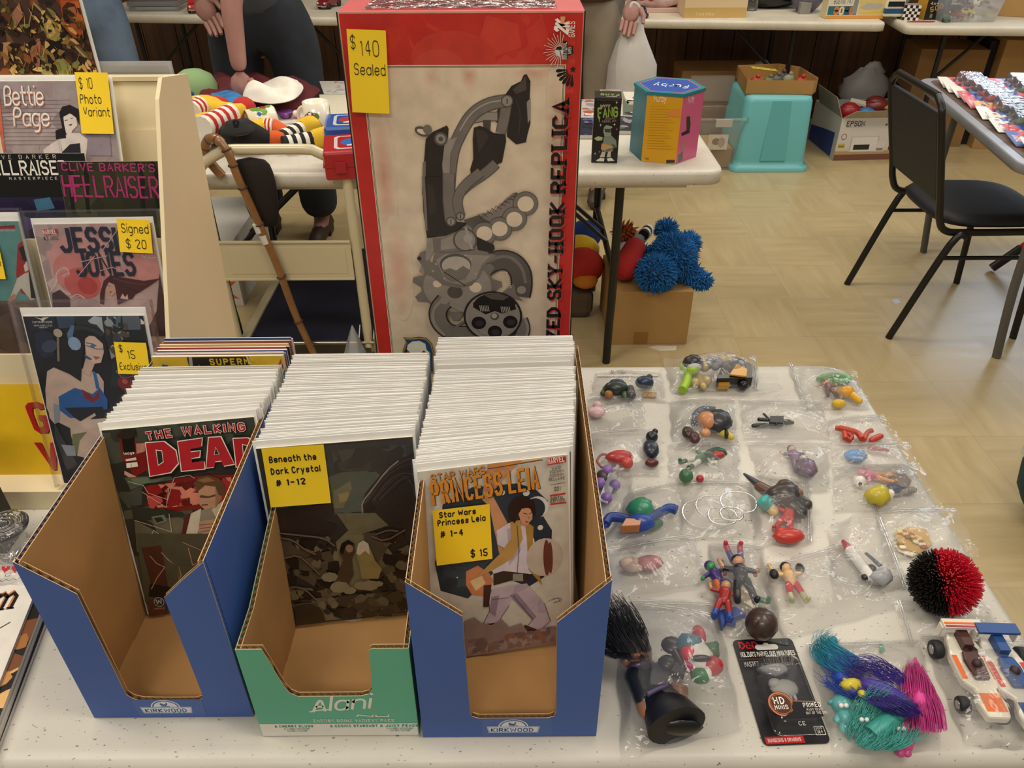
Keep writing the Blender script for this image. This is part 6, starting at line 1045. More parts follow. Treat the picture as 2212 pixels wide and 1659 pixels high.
# things on the floor under and behind the cart
t = thing('bag_bundle', 'crumpled dark red plastic bundle on the floor left of the cart panel', 'bag', atz(490, 508, 0)); MB().ball(atz(485, 505, .04), (.1, .07, .06), mat('#4a1a28', .3, bump=.6, scale=20), 12, wob=.3).build('lower_lump', t); MB().ball(atz(492, 487, .09), (.05, .045, .08), mat('#5d2436', .3, bump=.6, scale=20), 12, wob=.3, seed=3).build('upper_lump', t)
def deco_bun(cv, w, h): cv.rect(0, 0, w, h, '#dcd8d0'); cv.poly([(.02, .03), (w*.5, .05), (w-.01, .03), (w*.8, .07), (w-.01, .11), (w*.4, .09), (.02, .1)], '#d8662a'); cv.poly([(.02, .15), (w*.5, .165), (w-.01, .15), (w*.8, .18), (w-.01, .21), (w*.4, .2), (.02, .21)], '#d8662a'); cv.rect(0, h*.52, w, h*.53, '#a8a49a')
q = atz(490, 660, 0); fbox('carton', 'white carton with orange arrows on the floor left of the cart', 'box', q.x-.2, q.x+.07, q.y, q.y+.5, 0, .27, mat('#c9c5bc', .6), deco=deco_bun)

# ================================================================ people (seen from the hips down, built whole)
SKIN = mat('#a2756a', .55, noise=.08, scale=18)
def hand(mb, wr, d, side, s=1, curl=.5, spread=V((1, 0, 0))):
    """palm and five bent fingers; d = pointing direction, side = palm normal"""
    d = V(d).normalized(); side = V(side).normalized(); ac = d.cross(side).normalized(); wr = V(wr)
    mb.ball(wr+d*.045*s, (.042*s, .042*s, .042*s), SKIN, 10, T=M(((ac.x, d.x*1.25, side.x*.42), (ac.y, d.y*1.25, side.y*.42), (ac.z, d.z*1.25, side.z*.42))))
    for i, (o, l) in enumerate(((-.03, .062), (-.01, .078), (.011, .073), (.03, .056))):
        p = [wr+d*.085*s+ac*o*s]
        dd = d.copy()
        for k in range(3): dd = (dd+side*curl*.55).normalized(); p.append(p[-1]+dd*l*s*(.45, .32, .23)[k])
        mb.tube(p, [.0105*s, .0098*s, .009*s, .006*s], SKIN, 8)
    p = [wr+d*.025*s-ac*.035*s, wr+d*.05*s-ac*.058*s+side*.01, wr+d*.08*s-ac*.062*s+side*.022*s]; mb.tube(p, [.013*s, .0115*s, .007*s], SKIN, 8)
def person(label, hip, feet, chest, neck, head, arms, trousers, shirt, shoe, hair, face=(0, -1, 0), sleeve=0, leg_r=.085, hw=.095, group=None):
    """hip = centre; feet = two (x,y); arms = two lists [shoulder, elbow, wrist]; hands follow"""
    hip, chest, neck, head, face = V(hip), V(chest), V(neck), V(head), V(face).normalized(); t = thing('person', label, 'person', (hip.x, hip.y, 0)); lat = V((0, 0, 1)).cross(face); lat.normalize()
    feet = [V((f[0], f[1], .07)) for f in feet]
    if (feet[0]-hip).dot(lat) < 0: feet = feet[::-1]
    if (V(arms[0][0])-chest).dot(lat) < 0: arms = arms[::-1]
    P = [(*hip, .09), (*((hip+chest)/2), .085), (*chest, .1), (*neck, .05), (*(neck+(head-neck)*.5), .05), (*head, .085), (*(head+(head-neck).normalized()*.07), .07)]; E = [(0, 1), (1, 2), (2, 3), (3, 4), (4, 5), (5, 6)]; T = [(*(hip*.45+chest*.55), .12), (*hip, .15)]; TE = [(0, 1)]; S = [(*(hip*.92+chest*.08), .17), (*((hip+chest)/2), .16), (*chest, .15), (*(chest+(neck-chest)*.6), .09)]; SE = [(0, 1), (1, 2), (2, 3)]
    for k, f in enumerate(feet):
        sg = 1 if k == 0 else -1; h = hip+lat*sg*hw-V((0, 0, .06)); kn = h*.47+f*.53+face*.03; i = len(P)
        P += [(*h, leg_r*.85), (*kn, .055), (*f, .04), (*(f+face*.13-V((0, 0, .035))), .03)]; E += [(0, i), (i, i+1), (i+1, i+2), (i+2, i+3)]
        j = len(T); T += [(*h, leg_r*1.12), (*(h*.7+kn*.3), leg_r), (*kn, leg_r*.86), (*(f*.95+kn*.05), leg_r*.82)]; TE += [(1, j), (j, j+1), (j+1, j+2), (j+2, j+3)]
        mb = MB(); limb(mb, f+V((0, 0, -.03))-face*.05, f+face*.17-V((0, 0, .033)), .043, .036, shoe); mb.box((f.x-.04, f.y-.04, .001), (f.x+.04, f.y+.04, .03), shoe); mb.build('shoe', t)
    for k, a in enumerate(arms):
        a = [V(q) for q in a]; i = len(P); P += [(*a[0], .055), (*a[1], .043), (*a[2], .03)]; E += [(2, i), (i, i+1), (i+1, i+2)]
        hm = MB(); hand(hm, a[2], (a[2]-a[1]).normalized(), face, 1, .5); hm.build('hand', t); j = len(S); S += [(*a[0], .075)]; SE += [(2, j)]
        if sleeve: S += [(*a[1], .065), (*(a[2]*.93+a[1]*.07), .05)]; SE += [(j, j+1), (j+1, j+2)]
        else: S += [(*(a[0]*.4+a[1]*.6), .062)]; SE += [(j, j+1)]
    b = skin('body', P, E, SKIN, t, 2)
    skin('trousers', T, TE, trousers, t, 2); skin('shirt', S, SE, shirt, t, 2)
    mb = MB().ball(head+V((0, 0, .055))-face*.02, (.088, .096, .07), hair, 14); mb.build('hair', t)
    fm = MB(); 
    for s in (-1, 1): fm.ball(head+face*.083+lat*s*.033+V((0, 0, .02)), .012, mat('#e8e4de', .3), 8); fm.ball(head+face*.093+lat*s*.033+V((0, 0, .02)), .006, BLK, 8); fm.ball(head+lat*s*.088, (.014, .02, .03), SKIN, 8)
    fm.ball(head+face*.097-V((0, 0, .012)), (.014, .016, .022), SKIN, 8); fm.ball(head+face*.085-V((0, 0, .047)), (.024, .01, .007), mat('#8a4a40', .5), 8); fm.build('face', t)
    return t
JEAN = mat('#2b3038', .9, noise=.25, scale=9, bump=.5); JEANB = mat('#5f7186', .9, noise=.22, scale=8, bump=.5); KHK = mat('#8f8472', .9, noise=.12, scale=7, bump=.5); HOOD = mat('#8d8880', .95, noise=.1, scale=12, bump=.4)
person('person in dark jeans leaning over the rear table with one bare arm down', (-1.0, 3.45, .97), [(-.89, 3.53), (-1.15, 3.55)], (-1.0, 3.3, 1.33), (-1.0, 3.2, 1.52), (-1.0, 3.12, 1.66), [[(-.83, 3.24, 1.38), (-.985, 3.07, 1.10), (-.985, 3.02, .855)], [(-1.19, 3.25, 1.38), (-1.25, 3.31, 1.2), (-1.17, 3.27, 1.07)]], JEAN, mat('#4a4f58', .9), mat('#3a2a1e', .6), mat('#3f2f22', .8), (0, -1, 0), leg_r=.112, hw=.125)
person('person in light blue jeans standing at the far left by the wall table', (-2.07, 4.2, .92), [(-1.97, 4.2), (-2.2, 4.25)], (-2.07, 4.22, 1.3), (-2.07, 4.25, 1.5), (-2.07, 4.27, 1.64), [[(-1.86, 4.22, 1.38), (-1.82, 4.3, 1.16), (-1.86, 4.5, 1.1)], [(-2.28, 4.22, 1.38), (-2.29, 4.12, 1.12), (-2.19, 4.02, .93)]], JEANB, mat('#6a7484', .9), mat('#3a3028', .6), mat('#5a4a3a', .8), (0, 1, 0), leg_r=.105)
person('person in khaki trousers and grey hooded jacket holding a white plastic bag', (.35, 3.95, .92), [(.30, 4.02), (.47, 3.98)], (.35, 3.95, 1.3), (.33, 3.93, 1.5), (.33, 3.92, 1.64), [[(.53, 3.93, 1.36), (.60, 3.9, 1.12), (.565, 3.84, .965)], [(.12, 3.95, 1.36), (.08, 3.9, 1.12), (.16, 3.78, 1.0)]], KHK, mat('#3c4250', .9), mat('#4a3f36', .6), mat('#6a5a48', .8), (-.2, -1, 0), leg_r=.1)
# open jacket, belt: clothing of that person
pr = [o for o in D.objects if o.get('label', '').startswith('person in khaki')][0]
J = skin('jacket', [(.46, 3.95, .84, .075), (.47, 3.93, 1.05, .085), (.45, 3.93, 1.3, .1), (.55, 3.93, 1.36, .085), (.61, 3.9, 1.12, .072), (.575, 3.86, 1.0, .055)], [(0, 1), (1, 2), (2, 3), (3, 4), (4, 5)], HOOD, pr, 2)
mb = MB().tube([(.35+.15*math.cos(R(a)), 3.95+.15*math.sin(R(a)), .985) for a in range(0, 360, 20)], .02, mat('#4a2c1c', .5), 8, closed=True); mb.build('belt', pr)
PLB = mat('#c4bfb8', .5, noise=.05, bump=.8, scale=14)
t = thing('plastic_bag', 'white plastic carrier bag held by the person in the grey jacket', 'bag', (.56, 3.82, .45)); mb = MB(); rows = []
for zz, rx, ry in ((.925, .02, .012), (.87, .04, .022), (.80, .07, .05), (.7, .1, .075), (.58, .115, .085), (.47, .105, .08), (.45, .06, .05)): rows.append([V((.572+.02*(.92-zz)+rx*(1+.16*math.sin(k*2.2+zz*20))*math.cos(R(k*20)), 3.82+ry*math.sin(R(k*20)), zz)) for k in range(18)])
mb.grid(rows, PLB, cu=True); mb.face(rows[-1], PLB); mb.build('bag_body', t)
MB().tube(curve([(.56, 3.82, .90), (.55, 3.825, .945), (.565, 3.83, .96), (.59, 3.825, .94), (.585, 3.82, .90)], 4), .008, PLB, 8).build('loop_handle', t)

# ================================================================ the row of tables along the back wall
wz = math.atan2(wd.y, wd.x)
def wt(u, v, dz=0): return atz(u, v, .74+dz)
WTM = table_mat('#d9d1bd')
def wall_table(label, pc, x0, x1, legs, rz=wz):
    t = thing('folding_table', label, 'table', pc); slab(MB(), x0, 0, x1, .76, .693, .74, .05, WTM).build('tabletop', t)
    T = t
    for m_ in t.children: pass
    for lx in legs:
        for ly in (.1, .66): MB().tube([(lx, ly, .70), (lx, ly, .3), (lx+.02, ly, 0)], .0145, BLACK, 8).build('leg', t)
        MB().tube([(lx, .1, .3), (lx, .66, .3)], .011, BLACK, 8).build('stretcher', t); sg = -1 if lx > (x0+x1)/2 else 1
        MB().tube([(lx, .2, .38), (lx+.34*sg, .3, .69)], .009, BLACK, 8).build('brace', t)
    for c in t.children: c.location = (0, 0, 0); c.data.transform(M.Translation(t.location))
    t.rotation_euler.z = rz; return t
wall_table('white folding table along the back wall at left, with slabs and red cars', (-.62, 4.785, 0), -1.83, 0, (-1.6, -.3))
wall_table('white folding table along the back wall, middle one with the tan box', (2.06, 4.583, 0), -2.62, 0, (-2.3, -.46))
wall_table('white folding table along the back wall at right, with the toy filled tote', (2.13, 4.5, 0), 0, 1.83, (.25, 1.5), R(-5))
RCR = mat('#b01c22', .25, coat=.6); CHR = mat('#d0ccc4', .2, metal=1)
def toy_car(label, p, rz, L=.16, c=RCR, cat='toy car', group=None, name='toy_car', parent=None):
    t = thing(name, label, cat, p, 0, group); s = L/.16; B = lambda x0, y0, z0, x1, y1, z1: (V((x0, y0, z0))*s, V((x1, y1, z1))*s)
    o = V(p); mb = MB(); 
    prof = [(-.078, .014), (-.08, .03), (-.07, .04), (-.045, .042), (-.03, .062), (.025, .064), (.048, .044), (.075, .038), (.08, .026), (.078, .014)]
    mb.prism([o+V((x, -.03, z))*s for x, z in prof], V((0, .06, 0))*s, c); mb.build('body', t, bevel=.004*s)
    mb = MB().prism([o+V((x, -.0306, z))*s for x, z in ((-.034, .046), (-.024, .06), (.02, .061), (.036, .046))], V((0, .0612, 0))*s, mat('#20242a', .15)); mb.build('windows', t)
    for x in (-.05, .05):
        for y in (-.03, .03): MB().lathe([(0, -.005*s), (.0145*s, -.005*s), (.0145*s, .005*s), (0, .005*s)], o+V((x, y, .0145))*s, BLACKM, 14, (0, 1, 0)).build('wheel', t)
    MB().box(o+V((.076, -.028, .014))*s, o+V((.084, .028, .02))*s, CHR).build('bumper', t)
    for y in (-.02, .02): MB().ball(o+V((.079, y, .031))*s, .0055*s, mat('#e4dcc0', .2), 8).build('headlamp', t)
    t.rotation_euler.z = rz; return t
toy_car('red toy car on the wall table at left, left of the person leaning', wt(428, 24), R(-80), .2)
toy_car('dark red toy car on the wall table, just left of the red carton', wt(712, 16), R(-110), .18, mat('#7a1020', .25, coat=.6))
for i, (u, v) in enumerate(((340, 24), (338, 24))): p = wt(u, v); z0 = .7405+i*.028; mb = MB(); mb.box((p.x-.16, p.y-.01, z0), (p.x+.13, p.y+.26, z0+.024), film('slab_plastic', milky=.35, gloss=1, rough=.08, bump=.1)); mb.box((p.x-.13, p.y+.02, z0+.006), (p.x+.1, p.y+.23, z0+.019), mat(('#cfcac0', '#6a6470')[i], .5)); tag(mb.build('plastic_case', origin=(p.x, p.y, z0)), ('lower clear hard plastic slab at the left of the wall table', 'upper clear hard plastic slab with grey picture at the left of the wall table')[i], 'case')
p = wt(395, 12); fbox('carton', 'small dark and tan box behind the red toy car on the left wall table', 'box', p.x-.1, p.x+.08, p.y+.05, p.y+.2, .74, .80, mat('#a8854a', .6)); p = wt(455, 8); fbox('carton', 'small yellow and black box right of the red toy car on the wall table', 'box', p.x-.02, p.x+.12, p.y+.05, p.y+.16, .74, .80, mat('#c89a28', .5))
# middle table things
p = wt(1385, 38); t = thing('paperweight', 'small black domed object at the left end of the middle wall table', 'ornament', p); MB().lathe([(0, 0), (.04, 0), (.042, .02), (.03, .025), (.026, .045), (.012, .06), (0, .062)], p, mat('#14161c', .15), 18).build('dome', t); MB().ball(p+V((.0, -.02, .045)), .009, CHR, 8).build('added_highlight', t)  # chrome ball added on the dome as its highlight
q = wt(1400, 30); t = thing('bag_of_clothes', 'clear bag of pink and white things left of the tan box on the wall table', 'bag', (q.x+.08, q.y+.15, .7405)); MB().ball((q.x+.08, q.y+.16, .80), (.19, .1, .06), mat('#c9b0ac', .6, noise=.3, scale=14), 14, wob=.25).build('contents', t); MB().ball((q.x+.02, q.y+.1, .84), (.1, .05, .05), mat('#b8404a', .6, noise=.3, scale=14), 12, wob=.3).build('red_print', t); MB().box((q.x-.02, q.y+.03, .7405), (q.x+.22, q.y+.1, .76), mat('#c8a89a', .6)).build('paper', t)
def deco_tan(cv, w, h): cv.rect(0, 0, w, h*.4, '#c9a865'); cv.text('Frank Walker', w*.2, h*.1, h*.12, '#e8d8a8', fit=w*.3, th=.16, sm=1, shear=.2); cv.rect(w*.66, h*.75, w*.98, h, '#e0d0bc')
a, b = wt(1476, 38), wt(1612, 39); fbox('carton', 'tan shoe box on the middle of the wall table', 'box', a.x, b.x, a.y-.01, a.y+.3, .74, .87, mat('#dcc29a', .6), deco=deco_tan)
p = wt(1622, 22); t = thing('bottle', 'clear bottle right of the tan box on the wall table', 'bottle', p); MB().lathe([(.0, 0), (.035, 0), (.038, .02), (.036, .12), (.02, .16), (.015, .2)], p, film('clear_glass'), 16).build('glass_body', t); MB().lathe([(.016, .198), (.016, .22), (0, .222)], p, mat('#8a8680', .4), 12).build('stopper', t)
p = wt(1680, 22); t = thing('black_bag', 'shiny black crumpled bag behind the aircraft kit on the wall table', 'bag', p+V((0, .12, 0))); MB().ball(p+V((-.02, .1, .055)), (.19, .1, .055), mat('#121216', .25, bump=1, scale=14), 14, wob=.25).build('bag_body', t); MB().ball(p+V((.02, .12, .1)), (.12, .08, .05), mat('#121216', .25, bump=1, scale=14), 14, wob=.3, seed=4).build('bag_neck', t)
p = wt(1752, 32); t = thing('bag_of_parts', 'grey and purple bag of parts left of the aircraft kit box', 'bag', p+V((0, .1, 0))); MB().ball(p+V((0, .1, .06)), (.085, .07, .06), mat('#5a5260', .35, noise=.4, scale=18, bump=.8), 12, wob=.3).build('bag_body', t); MB().box(p+V((-.06, .02, .0005)), p+V((0, .06, .06)), mat('#8a8880', .5)).build('grey_box', t)
def deco_plane(cv, w, h):
    cv.rect(0, 0, w, h, '#dcd2b4'); cv.rect(0, 0, w, h*.14, '#d89a4a'); cv.rect(w*.02, h*.16, w*.52, h*.52, '#2a6a78'); cv.rect(w*.03, h*.86, w*.08, h*.98, '#c04a3a'); cv.rect(w*.54, h*.16, w*.98, h*.98, '#d8c07a')
    for i, c in enumerate(('#d87a2a', '#e0c89a', '#2a4a5a', '#d8702a')): cv.text('80'[i % 2], w*(.14+i*.09), h*.2, h*.26, c, th=.3, wd=.8)
    cv.poly([(w*.56, h*.45), (w*.66, h*.62), (w*.9, h*.62), (w*.96, h*.55), (w*.9, h*.4), (w*.66, h*.36)], '#b8b0a0'); cv.poly([(w*.56, h*.2), (w*.8, h*.3), (w*.96, h*.28), (w*.9, h*.18)], '#e0b840'); cv.poly([(w*.43, h*.2), (w*.52, h*.2), (w*.52, h*.95), (w*.45, h*.95)], '#8a8a88')
    cv.text('BOEING 747', w*.1, h*.62, h*.17, '#4a6a9a', fit=w*.33, th=.18)
a, b = wt(1782, 41), wt(1908, 41); fbox('toy_box', 'flat aircraft kit box standing at the front of the middle wall table', 'box', a.x, b.x, a.y, a.y+.09, .74, .865, mat('#d8c8a0', .5), deco=deco_plane)
p = wt(1928, 42); t = thing('toy_bus', 'cream and blue toy bus at the right end of the middle wall table', 'toy bus', p+V((0, .08, 0))); CRB = mat('#e4dcc0', .3, coat=.4)
MB().box(p+V((-.052, 0, .012)), p+V((.052, .2, .105)), CRB).build('body', t, bevel=.008); MB().box(p+V((-.053, -.002, .03)), p+V((.053, .19, .055)), mat('#23507a', .35)).build('blue_band', t); MB().box(p+V((-.044, -.003, .065)), p+V((.044, .01, .09)), mat('#1c2026', .2)).build('windscreen', t); MB().box(p+V((-.04, .02, .105)), p+V((.04, .18, .113)), CRB).build('roof', t, bevel=.003)
for x in (-.048, .048):
    for y in (.04, .16): MB().lathe([(0, -.006), (.016, -.006), (.016, .006), (0, .006)], p+V((x, y, .0165)), BLACKM, 12, (1, 0, 0)).build('wheel', t)
p = wt(1923, 20); t = thing('toy_bus', 'second cream toy bus behind the blue banded one', 'toy bus', p+V((0, .12, 0))); MB().box(p+V((-.05, .08, .0005)), p+V((.05, .25, .1)), CRB).build('body', t, bevel=.008); MB().box(p+V((-.042, .077, .06)), p+V((.042, .09, .085)), mat('#3a3444', .3)).build('windscreen', t)
# right table things
p = wt(1970, 44); t = thing('toy_box', 'small black and white chequered box on the right wall table', 'box', p); a = p+V((-.055, 0, 0)); MB().box(a+V((0, 0, .0005)), a+V((.085, .06, .075)), mat('#8a8480', .5)).build('body', t); cv = Canvas(a, (1, 0, 0), (0, 0, 1), print_mat(.4, 0))
for i in range(6):
    for j in range(5): cv.rect(.085*i/6, .075*j/5, .085*(i+1)/6, .075*(j+1)/5, ('#1a1918', '#e4e0d8')[(i+j) % 2])
cv.build('chequered_face', t); t.rotation_euler.z = R(-14)
p = wt(1988, 47); tag(MB().prism([p+V((-.08, -.015, .0005)), p+V((.06, -.02, .0005)), p+V((.08, .0, .0005)), p+V((-.03, .01, .0005))], (0, 0, .004), mat('#b83a30', .6)).build('card', origin=p), 'flat red card under the chequered box on the right wall table', 'card')
p = wt(2002, 43); t = thing('toy_box', 'yellow and black toy box left of the toy filled tote', 'box', p); MB().box((p.x-.02, p.y, .7405), (p.x+.115, p.y+.1, .845), {'*': mat('#c9941a', .45), 'f': mat('#17140f', .45)}).build('body', t); cv = Canvas((p.x-.02, p.y, .74), (1, 0, 0), (0, 0, 1), print_mat(.4, 0)); cv.text('500', .03, .04, .022, '#d8a020', th=.2, rot=.3); cv.text('4x4', .02, .076, .014, '#d8d0b8', th=.2); cv.rect(.09, .012, .11, .024, '#c8b890'); cv.rect(.03, .01, .045, .03, '#8a8070'); cv.build('printed_front', t); t.rotation_euler.z = R(4)
p = wt(1965, 12); t = thing('bag_of_parts', 'grey bag of parts behind the chequered box', 'bag', p+V((0, .1, 0))); MB().ball(p+V((-.02, .1, .07)), (.1, .07, .07), mat('#8a8478', .4, noise=.3, scale=18, bump=.8), 12, wob=.3).build('bag_body', t)
TOTE = film('frosted_tote', milky=.3, gloss=.7, rough=.2, bump=.1)
def tote(label, x0, x1, y0, y1, z0, z1, m_=TOTE, rzv=0, slope=.025):
    t = thing('tote', label, 'tote', ((x0+x1)/2, (y0+y1)/2, z0)); mb = MB(); rows = []
    for zz, d in ((z0+.001, slope), (z0+(z1-z0)*.82, .004), (z1-.02, 0), (z1-.02, -.012), (z1, -.014), (z1, 0)): rows.append([V((x, y, zz)) for x, y in rrect(x0+d, y0+d, x1-d, y1-d, .03, 4)])
    mb.grid(rows, m_, cu=True); mb.face(rows[0][::-1], m_); mb.build('body', t); return t
a, b = wt(2020, 50), wt(2165, 52)
tote('frosted clear tote full of toy vehicles on the right wall table', a.x+.02, b.x+.02, a.y-.01, a.y+.34, .7405, .93)
rnd = random.Random(12)
for i, (c, nm) in enumerate((('#3f6a48', 'dark green'), ('#a02a28', 'red'), ('#d8cf5a', 'yellow'), ('#2c2c34', 'black'), ('#7a5a6a', 'mauve'), ('#c8c0b4', 'grey'), ('#2a3a5a', 'navy'), ('#8a2a30', 'maroon'))):
    x = a.x+.07+(b.x-a.x-.1)*((i*3 % 8)/7); toy_car(nm+' toy vehicle inside the frosted tote on the right wall table', (x, a.y+.05+.09*(i % 3), .7425+.045*(i//3)), rnd.uniform(0, 3), .09, mat(c, .35))
p = wt(2170, 38); fbox('carton', 'tan carton at the far right end of the wall table', 'box', p.x+.02, p.x+.4, p.y-.02, p.y+.28, .74, .93, CARTON, R(-20))
# ---------------- under the wall tables
def deco_none(cv, w, h): pass
fbox('carton', 'brown carton standing on the floor behind the clear tote under the wall table', 'box', 1.05, 1.62, 4.92, 5.2, 0, .42, CARTON2)
t = tote('clear lidded tote on the floor left of the upturned turquoise tub', 1.055, 1.315, 4.36, 4.72, 0, .30, film('clear_tote', milky=.2, gloss=.8, rough=.1, bump=.1)); a_, b_ = V((1.10, 4.36, .14)), 0
cv = Canvas((1.115, 4.349, .13), (1, 0, 0), (0, 0, 1), print_mat(.5, .05), lift=.001); cv.rect(0, 0, .11, .085, '#c9bfae'); cv.blob(.045, .045, .025, .02, '#8a7a6a', 8); cv.blob(.075, .04, .02, .03, '#a89a8a', 8); cv.build('paper_label', t); MB().box((1.14, 4.33, .26), (1.23, 4.345, .30), mat('#b8b4ac', .4)).build('latch', t)
MB().box((1.09, 4.42, .004), (1.28, 4.68, .11), CARTON).build('inner_carton', t)
MB().box((1.06, 4.70, .302), (1.31, 4.73, .44), film('clear_tote')).build('raised_lid', t)
TUB = mat('#6fbcc0', .35, noise=.03, scale=5); x0, x1, y0, y1 = 1.285, 1.69, 4.36, 4.78
t = thing('tub', 'upturned turquoise plastic tub on the floor, tray of toys on top', 'tub', ((x0+x1)/2, (y0+y1)/2, 0)); rows = []
for zz, d in ((.001, -.018), (.03, -.018), (.032, 0), (.06, .001), (.38, .014), (.406, .022), (.412, .045)): rows.append([V((x, y, zz)) for x, y in rrect(x0+d, y0+d, x1-d, y1-d, .045, 5)])
mb = MB().grid(rows, TUB, cu=True); mb.face(rows[-1], TUB); mb.face(rows[0][::-1], TUB); mb.build('body', t, sub=0)
for s in (.33,): MB().prism([(x0+.14, y0+.002, .06), (x1-.12, y0+.002, .06), (x1-.14, y0+.021, .39), (x0+.16, y0+.021, .39)], (0, -.008, 0), mat('#64b2b8', .35)).build('moulded_panel', t, bevel=.006)
CT3 = mat('#a98249', .8, noise=.06, scale=8); t = thing('tray', 'shallow brown cardboard tray of small toys on the turquoise tub', 'tray', (1.48, 4.55, .4125)); q = [(1.30, 4.42), (1.66, 4.40), (1.70, 4.46), (1.68, 4.72), (1.58, 4.80), (1.33, 4.76)]; mb = MB()
for k in range(6): a, b = V((*q[k], .4125)), V((*q[(k+1) % 6], .4125)); mb.prism([a, b, b+V((0, 0, .075)), a+V((0, 0, .075))], ((V((1.49, 4.6, 0))-a).normalized()*.004).to_tuple(), CT3)
mb.prism([V((*p_, .4128)) for p_ in q], (0, 0, .003), CT3); mb.build('tray_body', t)
YL = mat('#d0c04a', .4)
t = thing('toy_ladder', 'yellow toy ladder lying across the cardboard tray on the turquoise tub', 'toy', (1.42, 4.56, .5)); 
for s in (0, .03): MB().tube([(1.34, 4.50+s, .53), (1.50, 4.56+s, .50)], .004, YL, 6).build('rail', t)
for k in range(5): x = 1.355+k*.032; MB().tube([(x, 4.506+k*.012, .527-k*.006), (x, 4.536+k*.012, .527-k*.006)], .003, YL, 6).build('rung', t)
for i, (x, y, c, l) in enumerate(((1.37, 4.50, '#b0332c', 'red'), (1.44, 4.50, '#6a6a4a', 'olive'), (1.50, 4.55, '#5a5a50', 'grey green'), (1.57, 4.56, '#8a8a70', 'khaki'), (1.62, 4.50, '#b02c2c', 'bright red'), (1.55, 4.62, '#4a3a3a', 'brown'))): t = thing('toy', l+' small toy piece in the cardboard tray on the turquoise tub', 'toy', (x, y, .416)); MB().ball((x, y, .450), (.035, .028, .034), mat(c, .5), 10, wob=.35, seed=i).build('body', t); MB().ball((x+.01, y, .486), .014, mat(c, .5), 8).build('head', t)
BAGW_SHADE = mat('#a8a6a6', .45, noise=.05, bump=.9, scale=9)  # white plastic greyed: shade under the wall tables put into the colour
def carrier(label, c, r, seed): t = thing('plastic_bag', label, 'bag', (c[0], c[1], c[2]-r[2])); MB().ball(c, r, BAGW_SHADE, 18, wob=.22, seed=seed).build('bag_body', t); MB().ball((c[0]+r[0]*.2, c[1], c[2]+r[2]*.85), (r[0]*.45, r[1]*.4, r[2]*.4), BAGW_SHADE, 12, wob=.4, seed=seed+1).build('gathered_top', t)
carrier('white plastic carrier bag behind the turquoise tub', (1.56, 5.1, .32), (.11, .09, .1), 3)
fbox('carton', 'brown carton under the white carrier bag behind the turquoise tub', 'box', 1.40, 1.74, 4.96, 5.24, 0, .22, CARTON2, R(-4))
# open printer carton with toys
def deco_printer(cv, w, h):
    cv.rect(0, 0, w, h, '#d3cec8'); cv.rect(0, 0, w, .035, '#7a5040'); cv.rect(0, .035, w, .055, '#b89a72'); cv.rect(0, .055, w, .075, '#d8c8a8')
    cv.rect(.08, .05, .25, .14, '#c2bdb8'); cv.rect(.09, .052, .24, .135, '#e0dcd8'); cv.rect(.105, .062, .20, .092, '#2a2624'); cv.rect(.24, .05, .29, .11, '#d8d4d0'); cv.rect(.245, .055, .285, .07, '#8a8680')
    for i, c in enumerate(('#2a2624', '#7a6a6a', '#b04a5a', '#4a6a8a')): cv.rect(.315+i*.014, .055, .326+i*.014, .12, '#c8c4c0'); cv.rect(.316+i*.014, .057, .325+i*.014, .08, c)
    cv.rect(.012, .085, .05, .095, '#d89a3a'); cv.rect(.012, .078, .05, .085, '#4a8a5a'); cv.rect(.012, .095, .05, .1, '#d8c04a'); cv.blob(.035, .14, .016, .018, '#8a5a4a', 16); cv.blob(.035, .14, .012, .014, '#d8d0c8', 16)
    for i, c in enumerate(('#5a6a4a', '#5a5a5a', '#4a5a4a')): cv.blob(.27+i*.018, .205, .007, .007, c, 10)
    cv.text('EPSON', .035, .202, .026, '#343a52', fit=.11, th=.2, sp=.14); cv.text('EXCEED YOUR VISION', .035, .194, .004, '#6a6a72', fit=.1, th=.16); cv.text('ET-2850', .31, .225, .014, '#5a5a5a', th=.16); cv.rect(.33, .15, .36, .185, '#7a3a3a'); cv.text('6.2', .37, .15, .02, '#b02a3a', th=.2)
PW = mat('#b8b4ae', .6); t = fbox('carton', 'open white and blue printer carton full of toys, right of the turquoise tub', 'box', 1.905, 2.40, 4.55, 4.95, 0, .245, PW, R(3), deco=deco_printer, open_=CARTON)
MB().prism([(1.904, 4.6, .01), (1.904, 4.94, .01), (1.904, 4.94, .1), (1.904, 4.75, .13), (1.904, 4.6, .15)], (-.001, 0, 0), mat('#1f3a78', .5)).build('blue_side_print', t)
mb = MB().prism([(1.905, 4.55, .245), (2.39, 4.55, .245), (2.36, 4.49, .30), (1.95, 4.49, .30)], (0, .004, 0), mat('#b0a48e', .7, noise=.1, scale=30)); mb.build('front_flap', t); MB().prism([(1.905, 4.56, .245), (1.905, 4.9, .245), (1.86, 4.86, .36), (1.87, 4.6, .35)], (.004, 0, 0), mat('#8f8a80', .7)).build('side_flap', t)
